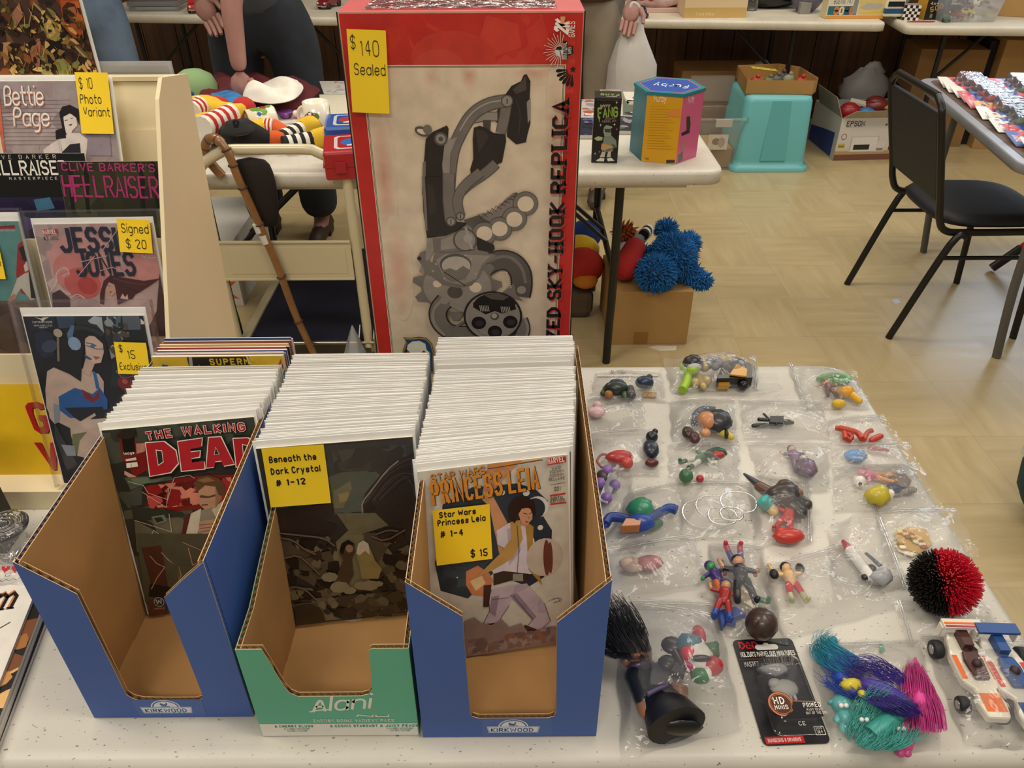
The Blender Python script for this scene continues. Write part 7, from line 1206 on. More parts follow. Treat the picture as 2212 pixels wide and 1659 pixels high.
for i, (x, y, z, r, c, l) in enumerate(((2.01, 4.68, .24, (.07, .05, .05), '#9a1c22', 'red toy vehicle shell'), (2.10, 4.66, .235, (.06, .04, .035), '#3a7ab0', 'blue dome shaped toy'), (2.27, 4.63, .25, (.11, .045, .045), '#2a1a14', 'dark rounded toy with orange stripe'), (2.2, 4.78, .25, (.08, .06, .05), '#7a2a28', 'dull red toy'))):
    tt = thing('toy', l+' on top inside the open printer carton', 'toy', (x, y, z-r[2])); MB().ball((x, y, z), r, mat(c, .35), 14, wob=.12, seed=i).build('body', tt)
    MB().ball((x-r[0]*.1, y, z+r[2]*.55), (r[0]*.7, r[1]*.8, r[2]*.6), mat('#d88a2a' if i == 2 else c, .35), 12).build('upper_shell', tt)
    MB().box((x-r[0]*.8, y-r[1], z-r[2]), (x+r[0]*.8, y+r[1], z-r[2]*.4), mat('#2a2622', .6)).build('base', tt)
MB().box((1.92, 4.57, .005), (2.38, 4.93, .17), mat('#4a3a34', .9)).build('lower_contents', t)
tag(MB().prism([(2.05, 4.80, .26), (2.16, 4.74, .245), (2.17, 4.76, .26), (2.06, 4.82, .275)], (0, 0, .012), mat('#c9c0b0', .7)).build('card', origin=(2.1, 4.78, .25)), 'small pale card sticking up in the open printer carton', 'card')
carrier('white plastic carrier bag standing behind the open printer carton', (2.22, 5.04, .27), (.15, .08, .14), 8)
fbox('carton', 'brown carton under the carrier bag behind the printer carton', 'box', 2.05, 2.42, 4.98, 5.2, 0, .17, CARTON2, R(-4))
def deco_par(cv, w, h): cv.text('Paradise Bananas', w*.2, h*.66, .03, '#5a3c1e', fit=w*.6, th=.16); cv.text('Fresh', w*.4, h*.55, .026, '#5a3c1e', th=.18); cv.rect(w*.1, h*.5, w*.9, h*.505, '#5a3c1e'); cv.text('Handle with Care', w*.2, h*.42, .026, '#5a3c1e', fit=w*.6, th=.16)
fbox('carton', 'tall brown carton with faint print on the floor under the right wall table', 'box', 2.86, 3.4, 4.72, 5.1, 0, .62, CARTON, R(-6), deco=deco_par)
fbox('carton', 'dark carton with a black hexagon mark under the right wall table', 'box', 2.42, 2.80, 4.80, 5.1, 0, .56, CARTON2, R(-6), deco=lambda cv, w, h: cv.poly([(w*.5+.07*math.cos(R(60*k)), h*.6+.07*math.sin(R(60*k))) for k in range(6)], '#20161a'))
MB_ = MB().box((2.80, 4.83, .0005), (2.85, 5.1, .6), mat('#1c1c24', .6)); tag(MB_.build('board', origin=(2.82, 4.9, 0)), 'narrow dark board standing between the two cartons under the right wall table', 'board')

# ================================================================ right hand table with carded toy cars, black chair
GREY = mat('#8d8f94', .35, noise=.06, scale=10); BRT = mat('#5a4231', .5, noise=.15, scale=12)
T3 = thing('folding_table', 'grey edged brown table at right covered with carded toy cars', 'table', (1.55, 2.30, 0)); mb = MB(); slab(mb, 0, 0, .95, 1.10, .705, .7395, .06, GREY, .004); 
mb.v = [p+V((1.55, 2.30, 0)) for p in mb.v]; mb.build('rim', T3); mb = MB(); mb.face([V((x+1.55, y+2.30, .7399)) for x, y in rrect(.035, .035, .915, 1.065, .04)], BRT); mb.build('tabletop', T3)
for lx, ly in ((.16, .1), (.16, 1.0), (.8, .1), (.8, 1.0)): MB().tube(curve([(1.55+lx, 2.3+ly, .7), (1.55+lx+.0, 2.3+ly, .35), (1.55+lx+.05, 2.3+ly+.02, 0)], 5), .015, mat('#5a5854', .4), 10).build('leg', T3)
T3.rotation_euler.z = R(-8)
def card_proto(i, cc, art):
    t = thing('carded_toy_car', '', 'toy car'); BL = film('blister', milky=.2, gloss=2.2, rough=.06, bump=.3, scale=22)
    mb = MB().box((-.054, -.083, 0), (.054, .083, .0012), mat('#d8d4cc', .5)); mb.build('card', t); cv = Canvas((-.054, -.083, .0012), (1, 0, 0), (0, 1, 0), print_mat(.3, .05)); cv.rect(0, 0, .108, .166, art[0]); cv.poly([(0, .1), (.108, .13), (.108, .166), (0, .166)], art[1]); cv.splats(.01, .01, .098, .15, art, 14, .016, i); cv.text('TOY', .03, .14, .014, '#e8e4d8', th=.24, shear=.2); cv.build('printed_card', t)
    mb = MB(); c = mat(cc, .25, coat=.5); prof = [(-.035, .004), (-.036, .012), (-.02, .016), (-.012, .024), (.012, .024), (.022, .016), (.036, .012), (.036, .004)]; mb.prism([(-.014, x-.02, z+.003) for x, z in prof], (.028, 0, 0), c); mb.build('car', t)
    mb = MB(); rows = [[V((x, y-.02, z)) for x, y in rrect(-.026+d, -.046+d, .026-d, .046-d, .01, 3)] for z, d in ((.0014, -.002), (.012, .0), (.036, .002), (.04, .006))]; mb.grid(rows, BL, cu=True); mb.face(rows[-1], BL); mb.build('blister', t); return t
PR = [('#c8b01c', 'yellow', ['#c8322a', '#2a4a9a', '#d8d4c8']), ('#a81c1c', 'red', ['#2a4a9a', '#c8322a', '#d8d0c0']), ('#2f5f34', 'green', ['#2a4a8a', '#d8d4c8', '#a82a2a']), ('#2a2a40', 'dark blue', ['#c8322a', '#e0dcd0', '#2a3a6a']), ('#c4c0bc', 'silver', ['#2a4a9a', '#d8a02a', '#d8d4cc']), ('#6a3a2a', 'brown', ['#3a4a9a', '#c84a3a', '#d0ccc4']), ('#6a2a5a', 'purple', ['#2a3a7a', '#d8d4cc', '#c8322a'])]
protos = [card_proto(i, c, a) for i, (c, n, a) in enumerate(PR)]; used = [0]*len(PR); rnd = random.Random(5)
for r_ in range(13):
    for c_ in range(5):
        lx, ly = .14+c_*.172+rnd.uniform(-.012, .012), .10+r_*.073; k = rnd.randrange(len(PR)); src = protos[k]; o = src if not used[k] else copy_tree(src); used[k] += 1
        p = V((1.55, 2.30, 0))+M.Rotation(R(-8), 3, 'Z') @ V((lx, ly, 0)); o.location = (p.x, p.y, .7515); o.rotation_euler = (0, R(-9), R(82)+rnd.uniform(-.05, .05))
        o['label'] = PR[k][1]+' toy car in a clear blister on the brown table'; o['group'] = PR[k][1]+' carded toy cars on the brown table'
# chair: faces right, backrest at left
t = thing('chair', 'black steel chair with padded seat and back, in front of the grey edged table', 'chair', (1.66, 2.73, 0)); SEATM = mat('#16181f', .6, noise=.1, scale=60, bump=.15)
yb = (2.548, 2.948)
for y, s in ((yb[0], -1), (yb[1], 1)):
    MB().tube(curve([(1.90-.02, y+s*.01, .425), (1.62, y, .418), (1.53, y, .425), (1.495, y, .47), (1.47, y, .56), (1.40, y, .80), (1.392, y-s*.012, .845), (1.388, y-s*.05, .872)], 6), .0125, BLACK, 10).build('back_tube', t)
    MB().tube(curve([(1.60, y+s*.02, .412), (1.55, y+s*.02, .38), (1.44, y+s*.02, 0.01)], 5)+[V((1.437, y+s*.02, 0))], .013, BLACK, 10).build('leg', t)
    MB().tube(curve([(1.82, y+s*.02, .412), (1.865, y+s*.02, .36), (1.905, y+s*.025, 0.01)], 5)+[V((1.906, y+s*.025, 0))], .013, BLACK, 10).build('leg', t)
    MB().tube([(1.54, y+s*.02, .33), (1.865, y+s*.02, .33)], .008, BLACK, 8).build('side_rail', t)
MB().tube([(1.388, yb[0]+.045, .872), (1.388, yb[1]-.045, .872)], .0125, BLACK, 10).build('top_rail', t)
mb = MB(); q = [(1.397, .825), (1.484, .525)]; mb.prism([(q[0][0]+.012, yb[0]+.013, q[0][1]), (q[1][0]+.012, yb[0]+.013, q[1][1]), (q[1][0]-.012, yb[0]+.013, q[1][1]), (q[0][0]-.012, yb[0]+.013, q[0][1])], (0, yb[1]-yb[0]-.026, 0), SEATM); mb.build('backrest', t, bevel=.006)
mb = MB(); rows = []
for zz, d in ((.43, .03), (.437, .004), (.452, 0), (.465, .012), (.471, .05), (.472, .12)): rows.append([V((x, y, zz)) for x, y in [(1.50+d*.8+(.42-d*1.6)*((1-math.cos(0))/2), 0)][:0]+[(1.715+(.205-d*.8)*math.copysign(abs(math.cos(R(a)))**.55, math.cos(R(a))), 2.748+(.205-d)*math.copysign(abs(math.sin(R(a)))**.55, math.sin(R(a)))) for a in range(0, 360, 10)]])
mb.grid(rows, SEATM, cu=True); mb.face(rows[-1], SEATM); mb.face(rows[0][::-1], SEATM); mb.build('seat', t)
t = thing('pole', 'black pole with a red band leaning under the grey edged table at the right edge', 'pole', (2.106, 3.08, 0)); MB().tube([(2.106, 3.08, .016), (2.2, 3.08, .11)], .019, BLACK, 12).build('rubber_end', t); MB().tube([(2.2, 3.08, .11), (2.24, 3.08, .15)], .016, RDC, 12).build('red_band', t); MB().tube([(2.24, 3.08, .15), (2.72, 3.08, .63)], .014, BLACK, 12).build('shaft', t)
# right edge odds: shoe tip and teal bag
p = atz(2252, 958, 0); t = thing('shoe', 'black shoe on the floor at the right edge of the picture', 'shoe', p); mb = MB(); limb(mb, p+V((0, 0, .035)), p+V((.2, .1, .04)), .036, .04, BLACKM); mb.build('upper', t); mb = MB(); mb.tube([p+V((-.02, -.01, .008)), p+V((.22, .11, .008))], .04, BLACKM, 12, flat=.19); mb.build('sole', t)
p = atz(2222, 1192, 0); t = thing('bag', 'dark teal bag standing on the floor at the right edge', 'bag', p+V((.12, .05, 0))); MB().ball(p+V((.13, .12, .16)), (.13, .12, .159), mat('#123a3e', .8, noise=.1, scale=14), 16).build('bag_body', t); MB().box(p+V((.005, .12, .19)), p+V((.04, .18, .25)), mat('#c9c6be', .5)).build('white_patch', t)

# ================================================================ bagged toys on the front table
BAGF = film('zip_bag', milky=.13, gloss=.65, rough=.05, bump=.9, scale=15); ZIP = film('zip_strip', milky=.3, gloss=1.2, rough=.12, bump=.2)
LV = {}
def zbag(label, q, h=.016, zipe=2, z=.7412, seed=0, fill=(.5, .45), n=20, name='clear_bag', pw=2.2):
    """flat zip bag: q = photo points near-left, near-right, far-right, far-left on the table; puffed up around what it holds"""
    P = [atz(*p, z) for p in q]; rnd = random.Random(seed); c = sum(P, V())/4; t = thing(name, label, 'bag', c)
    W_ = [(rnd.uniform(-1, 1), rnd.uniform(-1, 1), rnd.uniform(0, 6), rnd.uniform(14, 34), rnd.uniform(.35, 1)) for _ in range(6)]; rows = []; low = []
    for j in range(n+1):
        v = j/n; row = []; lo = []
        for i in range(n+1):
            u = i/n; p = (P[0]*(1-u)+P[1]*u)*(1-v)+(P[3]*(1-u)+P[2]*u)*v; e = (4*u*(1-u))**.6*(4*v*(1-v))**.6
            g = math.exp(-((u-fill[0])**2+(v-fill[1])**2)*pw*2); k = 0
            for a, b, ph, f, am in W_: k += am*(1-abs(math.sin((u*a+v*b)*f*.32+ph+1.3*math.sin(v*4+ph)*a)))**3
            ed = .0012*math.sin(u*17+seed)*(v < .06 or v > .94)
            row.append(p+V((.0016*math.sin(v*19+seed)*(i in (0, n)), ed, .0014+e*(h*g+.0014+.0042*k)+.0008*rnd.random()))); lo.append(p+V((0, 0, .0002)))
        rows.append(row); low.append(lo)
    mb = MB(); mb.grid(rows, BAGF); mb.build('film', t)
    a, b = {0: (0, 1), 1: (1, 2), 2: (2, 3), 3: (3, 0)}[zipe]; A, B = P[a], P[b]; inn = (c-(A+B)/2).normalized(); mb = MB()
    for d in (.004, .0075): mb.tube([A+inn*d+V((0, 0, .0022)), A*.66+B*.34+inn*d+V((0, 0, .0042)), A*.33+B*.67+inn*d+V((0, 0, .0036)), B+inn*d+V((0, 0, .0022))], .0007, ZIP, 6)
    mb.build('zip_strip', t); return t
def pt(u, v, h=0): return atz(u, v, .7425+h)
def toy(label, u, v, cat='toy', name='toy_figure'): return thing(name, label, cat, pt(u, v))
def bits(t, items):
    """(part, kind, ...) items: ball u v h r col [wob] | rod u v u2 v2 h r0 r1 col"""
    for k, it in enumerate(items):
        nm, kd = it[0], it[1]; mb = MB()
        if kd == 'b': u, v, h, r, c = it[2:7]; r = r if isinstance(r, tuple) else (r, r, r); mb.ball(pt(u, v, max(h, r[2]*.98)), r, mat(c, .4, coat=.2), 12, wob=it[7] if len(it) > 7 else 0, seed=k)
        elif kd == 'r': u, v, u2, v2, h, r0, r1, c = it[2:10]; limb(mb, pt(u, v, max(h, r0)), pt(u2, v2, max(h, r1)), r0, r1, mat(c, .4, coat=.2))
        elif kd == 'x': pts, h0, h1, c = it[2:6]; mb.prism([pt(*p, h0) for p in pts], (0, 0, h1-h0), mat(c, .4, coat=.2))
        elif kd == 'c': pts, h, r, c = it[2:6]; mb.tube(curve([pt(*p, h) for p in pts], 5), r, mat(c, .4), 8)
        mb.build(nm, t, bevel=.001 if kd == 'x' else 0)
    return t
def figure(label, u, v, du, dv, s, skin_, top, legs, hair, boots=None, arms=(.9, .9), cat='toy figure', hz=0):
    """small figure lying on its back; (du, dv) = photo direction from feet to head, s = length in metres"""
    t = toy(label, u, v, cat); o = pt(u, v, hz); d = (pt(u+du, v+dv, hz)-o).normalized(); a = V((d.y, -d.x, 0)); L = lambda x, y, z=.11: o+d*(y*s)+a*(x*s)+V((0, 0, z*s)); mb = MB()
    mk = lambda c: mat(c, .4, coat=.2); ft = mk(boots or legs)
    mb = MB(); limb(mb, L(0, .02), L(0, .2), .105*s, .13*s, mk(top)); mb.build('torso', t); MB().ball(L(0, .37, .13), .105*s, mk(skin_), 12).build('head', t); MB().ball(L(0, .405, .12), (.118*s, .118*s, .105*s), mk(hair), 12).build('hair', t)
    for g, e in ((-1, arms[0]), (1, arms[1])):
        mb = MB(); limb(mb, L(.12*g, .22), L(.26*g, .18+.14*e*g*0+.1*(e-.5)), .05*s, .042*s, mk(top)); limb(mb, L(.26*g, .18+.1*(e-.5)), L(.3*g, .18+.32*(e-.5)), .042*s, .035*s, mk(skin_)); mb.ball(L(.3*g, .18+.38*(e-.5)), .045*s, mk(skin_), 8); mb.build('arm', t)
        mb = MB(); limb(mb, L(.07*g, -.02), L(.12*g, -.25), .075*s, .06*s, mk(legs)); mb.build('leg', t); mb = MB(); limb(mb, L(.12*g, -.27), L(.14*g, -.42), .062*s, .06*s, ft); limb(mb, L(.14*g, -.44), L(.16*g, -.45, .2), .058*s, .045*s, ft); mb.build('boot', t)
    return t
def locks(mb, path, r0, r1, mt, n, seed=0, w=.0004, fl=1):
    """loose hair along a path, spread r0 at the root and r1 at the tip"""
    rnd = random.Random(seed); path = [V(p) for p in path]
    for i in range(n):
        an, q = rnd.uniform(0, 6.28), math.sqrt(rnd.random()); d = V((math.cos(an), math.sin(an), 0))*q; up = V((0, 0, abs(math.sin(an))*q)); m_ = len(path); ln = rnd.uniform(.7, 1); pp = []; bd = V((rnd.uniform(-1, 1), rnd.uniform(-1, 1), rnd.uniform(-.1, .5)))
        for k, p in enumerate(path):
            f = k/(m_-1); rr = r0+(r1-r0)*f+.3*r0*math.sin(f*3.1); pp.append(p+d*rr+up*rr*fl+bd*(r1+.004)*.6*f*f)
        for z_ in pp: z_.z = max(z_.z, .7425)
        kk = max(2, int(m_*ln)); mb.tube(pp[:kk], [w*(1-.6*k/(m_-1)) for k in range(kk)], mt, 3, caps=False)
    return mb
# --- back row
zbag('clear bag with green and grey toys, back left beside the right blue box', ((1272, 862), (1440, 868), (1428, 802), (1288, 803)), .016, seed=1)
bits(toy('dark green toy creature in the back left bag', 1330, 840), [('body', 'b', 1330, 838, .012, (.022, .014, .013), '#26352a', .2), ('arm', 'r', 1312, 838, 1302, 850, .007, .006, .005, '#31452f'), ('leg', 'r', 1345, 845, 1350, 856, .007, .006, .006, '#4a6340'), ('blue_cap', 'b', 1333, 826, .018, (.014, .008, .006), '#2a3a6a'), ('foot', 'b', 1315, 852, .006, .008, '#a8703a')])
bits(toy('grey toy capsule between two toys in the back left bag', 1362, 846), [('barrel', 'r', 1362, 838, 1363, 853, .01, .006, .009, '#4a4a4c'), ('mouth', 'b', 1362, 852, .008, (.006, .003, .006), '#1c1a1a')])
bits(toy('blue and red toy head in the back left bag', 1395, 824), [('head', 'b', 1392, 826, .012, (.017, .012, .012), '#1f3350'), ('ear', 'b', 1403, 815, .012, .006, '#2c3c2a'), ('red_band', 'b', 1392, 820, .016, (.012, .008, .006), '#8a2a38'), ('jaw', 'b', 1400, 832, .008, (.01, .007, .007), '#5a7a3a')])
bits(toy('small gold printed chip in the back left bag', 1402, 852), [('chip', 'x', ((1388, 858), (1418, 860), (1418, 850), (1388, 848)), 0, .003, '#a88a3a'), ('dot', 'b', 1403, 854, .003, (.005, .003, .002), '#c8601a')])
tag(MB().box(pt(1290, 812)+V((0, 0, -.0018)), pt(1420, 803)+V((0, 0, -.0012)), mat('#dcd8cc', .6)).build('paper_slip', origin=pt(1350, 808)), 'white slip lettered with a number, in the back left bag', 'paper')
cv = Canvas(pt(1320, 806), (1, 0, 0), (0, 1, 0), print_mat(.5, 0)); cv.text('#10', .0, .0, .009, INK, th=.16, wd=1.1); cv.build('handwritten_number', [o for o in D.objects if o.name.startswith('paper_slip')][0])
zbag('clear bag of black, lime and gold robot pieces at the back of the table', ((1452, 850), (1640, 842), (1632, 770), (1432, 776)), .034, zipe=1, seed=2, pw=.9)
bits(toy('lime green curved toy piece in the back middle bag', 1482, 815, name='toy_part'), [('arc', 'c', ((1474, 790), (1486, 806), (1482, 828), (1474, 842)), .012, .008, '#9ac41f'), ('ring', 'b', 1497, 800, .02, (.012, .008, .01), '#a8cc2a')])
bits(toy('black domed toy part above the lime piece', 1498, 784, name='toy_part'), [('dome', 'b', 1497, 786, .02, (.02, .016, .018), '#2a2b2c'), ('visor', 'b', 1500, 794, .024, (.014, .008, .008), '#b8bab4')])
bits(toy('cream toy joints in the back middle bag', 1515, 820, name='toy_part'), [('joint', 'b', 1502, 826, .008, .009, '#c9b27a'), ('joint', 'b', 1526, 822, .008, .01, '#c9b27a'), ('joint', 'r', 1508, 812, 1520, 836, .008, .006, .006, '#bfa66a'), ('joint', 'b', 1522, 792, .014, .01, '#c4ad78')])
bits(toy('silver beaded toy cluster in the back middle bag', 1548, 784, name='toy_part'), [('bead', 'b', 1542+12*math.cos(k*1.3), 784+8*math.sin(k*1.3), .018+.004*(k % 2), .008, '#8a8a92') for k in range(6)])
bits(toy('black and gold wedge shaped toy at the right of the back middle bag', 1592, 815, name='toy_vehicle'), [('wedge', 'x', ((1545, 838), (1622, 836), (1620, 806), (1588, 790), (1560, 800)), .002, .022, '#17140f'), ('gold_panel', 'x', ((1575, 812), (1612, 816), (1614, 800), (1590, 788)), .0225, .026, '#c8922a'), ('gold_strip', 'x', ((1550, 842), (1574, 842), (1574, 836), (1550, 836)), .002, .014, '#b8862a'), ('wheel', 'b', 1606, 832, .01, .009, '#0f0e0d')])
mb = MB(); mb.grid([[pt(1640+(55-j*2)*i/8, 846-i*1.0-j*1.5, .003+.034*(j/8)*(1-abs(i/8-.55))+.002*((i+j) % 2)) for i in range(9)] for j in range(9)], BAGF); mb.grid([[pt(1642+50*i/6, 832, .01+.008*j*(1-abs(i/6-.5)))+V((0, .02+.004*j, 0)) for i in range(7)] for j in range(5)], BAGF); tag(mb.build('clear_bag', origin=pt(1665, 830)), 'open standing mouth of the clear bag with the robot pieces', 'bag')
zbag('clear bag with red and yellow figure at the back right corner of the table', ((1735, 884), (1884, 884), (1846, 800), (1700, 786)), .018, seed=3, zipe=3)
figure('red and brown toy figure in the back right corner bag', 1790, 846, -8, -20, .05, '#c9945f', '#6a2a1c', '#5a2418', '#c0231a'); bits(toy('yellow toy pieces beside the red figure in the back right bag', 1830, 852), [('piece', 'b', 1826, 846, .01, (.016, .012, .01), '#d89a1c', .3), ('piece', 'r', 1835, 850, 1856, 866, .008, .008, .006, '#d8a41f'), ('foot', 'b', 1812, 872, .008, (.012, .008, .008), '#d8b024')]); bits(toy('pale green toy ring behind the red and yellow figure', 1800, 817, name='toy_ring'), [('ring', 'c', ((1768, 820), (1790, 812), (1826, 814), (1830, 822), (1800, 824)), .006, .006, '#6fae6a')])
# --- second row
zbag('empty looking clear bag with pale pink shape, left edge of the bag rows', ((1268, 932), (1394, 926), (1388, 854), (1270, 858)), .012, seed=4); bits(toy('pale pink soft toy shape in the left clear bag', 1290, 892), [('body', 'b', 1288, 890, .008, (.016, .013, .008), '#d8b4b8', .15), ('head', 'b', 1290, 876, .007, .008, '#dcb8ba')])
zbag('clear bag with a curled black and brown figure, second row', ((1452, 970), (1594, 970), (1586, 860), (1446, 864)), .026, seed=5)
bits(toy('curled toy figure with peach face and yellow ringed tail', 1525, 915, 'toy figure'), [('back', 'b', 1548, 910, .018, (.026, .024, .018), '#2c2c30', .15), ('face', 'b', 1528, 908, .022, (.016, .018, .014), '#c98a5c'), ('arm_ring', 'c', ((1500, 915), (1502, 896), (1520, 884), (1545, 886)), .012, .006, '#39435a'), ('boot', 'b', 1486, 935, .009, (.01, .014, .009), '#3a2420'), ('boot', 'b', 1500, 945, .009, (.009, .013, .008), '#4a2a26'), ('hand', 'b', 1524, 935, .014, (.009, .008, .007), '#d0905f'), ('tail', 'r', 1555, 930, 1580, 944, .01, .009, .005, '#c8b23a'), ('tail_ring', 'b', 1568, 937, .011, (.004, .01, .009), '#2c2a1c')])
zbag('clear bag with black toy rifles, second row', ((1606, 948), (1792, 948), (1776, 868), (1598, 862)), .011, seed=6); bits(toy('black toy rifles heaped in a clear bag', 1665, 912, 'toy weapons', 'toy_rifles'), [('rifle', 'r', 1628, 920, 1712, 913, .004, .004, .003, '#141416'), ('rifle', 'r', 1640, 906, 1706, 910, .008, .0035, .003, '#17171a'), ('stock', 'r', 1650, 894, 1664, 908, .01, .002, .002, '#141416'), ('magazine', 'x', ((1660, 920), (1690, 922), (1692, 906), (1662, 906)), .004, .012, '#1a1a1d'), ('grip', 'r', 1682, 905, 1676, 918, .009, .002, .002, '#141416')])
zbag('clear bag with orange red sticks at the right edge, second row', ((1786, 958), (1950, 958), (1908, 896), (1790, 904)), .012, seed=7); bits(toy('orange red toy sticks in a clear bag at the right edge', 1850, 938, 'toy pieces', 'toy_sticks'), [('stick', 'c', ((1804, 924), (1822, 930), (1826, 948)), .006, .0045, '#b83a1e'), ('stick', 'c', ((1812, 924), (1850, 934), (1862, 948)), .009, .005, '#b43418'), ('stick', 'c', ((1866, 950), (1874, 934), (1884, 930)), .007, .004, '#bc3c20'), ('stick', 'r', 1884, 950, 1902, 942, .006, .005, .005, '#b83820'), ('stick', 'c', ((1830, 936), (1840, 944), (1834, 952)), .006, .004, '#a83018')])
# --- third row
zbag('clear bag with red and black toys, left, third row', ((1272, 1032), (1424, 1026), (1418, 925), (1276, 932)), .02, seed=8); bits(toy('red toy shape in the left bag of the third row', 1335, 992), [('body', 'b', 1338, 988, .011, (.022, .013, .011), '#a8302c', .15), ('head', 'b', 1354, 1000, .009, .01, '#c04a3c'), ('loop', 'c', ((1300, 1010), (1290, 996), (1300, 982), (1318, 984)), .006, .002, '#8a4a44')]); bits(toy('black toy figure at the right of the red one, third row', 1408, 968, 'toy figure'), [('body', 'b', 1406, 970, .012, (.013, .02, .012), '#1c2333'), ('head', 'b', 1408, 944, .011, .01, '#17181c'), ('ear', 'b', 1415, 932, .01, .005, '#17181c'), ('foot', 'b', 1408, 1000, .008, (.011, .007, .007), '#5a1c20')])
zbag('clear bag with green and white toy figure, third row', ((1446, 1046), (1598, 1044), (1596, 958), (1442, 956)), .02, seed=9); figure('green and white toy figure in a bag, third row', 1505, 1000, 30, -14, .062, '#d8d2c0', '#2f5f34', '#c9c6ba', '#25482a', '#2a5a30'); bits(toy('dark green toy wing by the white figure, third row', 1545, 985, name='toy_part'), [('wing', 'b', 1546, 980, .014, (.018, .01, .01), '#24422a', .2), ('red_patch', 'b', 1552, 982, .02, (.01, .006, .005), '#a82a2a'), ('bead', 'b', 1512, 1034, .006, .006, '#a82030'), ('shell', 'b', 1482, 1028, .011, .011, '#3a6a40')])
zbag('clear bag with mauve haired doll, third row', ((1650, 1062), (1792, 1062), (1790, 956), (1612, 954)), .02, seed=10); figure('small doll with mauve hair in a milky bag, third row', 1718, 1000, -12, -26, .062, '#d9bfb4', '#7a5a7a', '#5a4460', '#7a4a58'); bits(toy('purple toy cloth beside the mauve haired doll', 1745, 1008, name='toy_part'), [('cloth', 'b', 1742, 1010, .01, (.016, .02, .01), '#6a5468', .3)]); zbag('clear bag with blue toy shape lying across the right edge', ((1800, 1030), (1990, 1030), (1962, 956), (1795, 958)), .012, z=.7425, seed=11); bits(toy('pale blue toy shape under the crossing bag at the right', 1850, 986), [('body', 'b', 1848, 984, .007, (.018, .014, .007), '#5f8ab8', .2), ('tail', 'r', 1880, 968, 1918, 972, .004, .004, .003, '#b8706a')])
# --- right edge
zbag('clear bag with pink and yellow haired figures at the right edge', ((1800, 1105), (2038, 1102), (1985, 1000), (1800, 1010)), .022, seed=12); figure('pink faced toy figure in the right edge bag', 1893, 1035, -24, -4, .055, '#d08a9a', '#d07a90', '#c98a3a', '#d890a0'); bits(toy('yellow spiky haired toy head in the right edge bag', 1898, 1072, 'toy figure'), [('hair', 'b', 1896, 1070, .014, (.018, .016, .014), '#b8a82a', .4), ('face', 'b', 1916, 1072, .011, .009, '#d8c4a0'), ('jacket', 'b', 1930, 1056, .009, (.012, .009, .009), '#24305a'), ('scarf', 'b', 1922, 1066, .012, .007, '#e4e0d8')]); bits(toy('brown hexagonal toy base in the right edge bag', 1942, 1040, name='toy_stand'), [('plate', 'x', ((1922, 1052), (1960, 1058), (1966, 1040), (1950, 1024), (1924, 1026)), .004, .008, '#4a3428'), ('rim', 'x', ((1920, 1055), (1962, 1061), (1969, 1040), (1951, 1021), (1921, 1023)), .001, .004, '#8a8680')]); bits(toy('grey toy stand in the right edge bag', 1950, 1064, name='toy_stand'), [('bar', 'r', 1925, 1068, 1974, 1058, .004, .004, .005, '#8a8478'), ('tip', 'b', 1964, 1062, .005, .005, '#6a6458')]); bits(toy('white toy animal head at the left of the right edge bag', 1858, 1040), [('head', 'b', 1858, 1040, .008, .009, '#e0dcd4'), ('ear', 'b', 1850, 1034, .006, .005, '#e0dcd4'), ('nose', 'b', 1858, 1046, .014, .003, '#1c1a1a')])
# --- fourth row
zbag('clear bag with lilac wheeled skateboard by the right blue box', ((1296, 1112), (1372, 1106), (1362, 1010), (1288, 1015)), .018, seed=13); bits(toy('grey toy skateboard with four lilac wheels', 1312, 1050, 'toy', 'toy_skateboard'), [('deck', 'x', ((1292, 1082), (1312, 1090), (1334, 1030), (1316, 1020)), .008, .011, '#b8b4b0'), ('wheel', 'b', 1296, 1044, .009, .009, '#8f6ab0'), ('wheel', 'b', 1312, 1016, .009, .009, '#8f6ab0'), ('wheel', 'b', 1310, 1076, .009, .009, '#8f6ab0'), ('wheel', 'b', 1328, 1048, .009, .009, '#8f6ab0'), ('truck', 'r', 1300, 1042, 1324, 1050, .007, .003, .003, '#4a4a52'), ('nose', 'b', 1300, 1030, .01, (.009, .014, .007), '#3a2a30')])
zbag('clear bag with blue winged toy and green ball, fourth row', ((1300, 1180), (1478, 1160), (1470, 1040), (1360, 1060)), .024, seed=14, fill=(.45, .35)); bits(toy('blue winged toy with an orange square piece, fourth row', 1375, 1135, 'toy figure'), [('body', 'b', 1382, 1130, .014, (.022, .014, .014), '#24479a', .1), ('wing', 'c', ((1370, 1128), (1340, 1118), (1318, 1118), (1308, 1132)), .012, .007, '#22408a'), ('wing', 'c', ((1400, 1122), (1424, 1108), (1446, 1098), (1462, 1102)), .014, .007, '#22408a'), ('wing_tip', 'r', 1312, 1126, 1306, 1140, .01, .006, .002, '#22408a'), ('orange_block', 'x', ((1340, 1152), (1380, 1150), (1384, 1136), (1350, 1134)), .012, .026, '#c0743a'), ('arm', 'r', 1405, 1138, 1424, 1130, .008, .007, .006, '#2f6a44')]); bits(toy('green faceted ball above the blue winged toy', 1385, 1100, 'toy', 'toy_ball'), [('ball', 'b', 1383, 1100, .017, (.02, .018, .017), '#2f8a62', .18), ('facet', 'b', 1390, 1094, .028, (.008, .006, .005), '#5fae88')])
zbag('clear bag of transparent plastic coils, fourth row', ((1468, 1165), (1648, 1160), (1622, 1040), (1474, 1038)), .016, seed=15); t = toy('transparent plastic coils and rings in a clear bag', 1550, 1100, 'toy', 'clear_rings'); CL = film('clear_ring', milky=.12, gloss=1.6, rough=.05, bump=0)
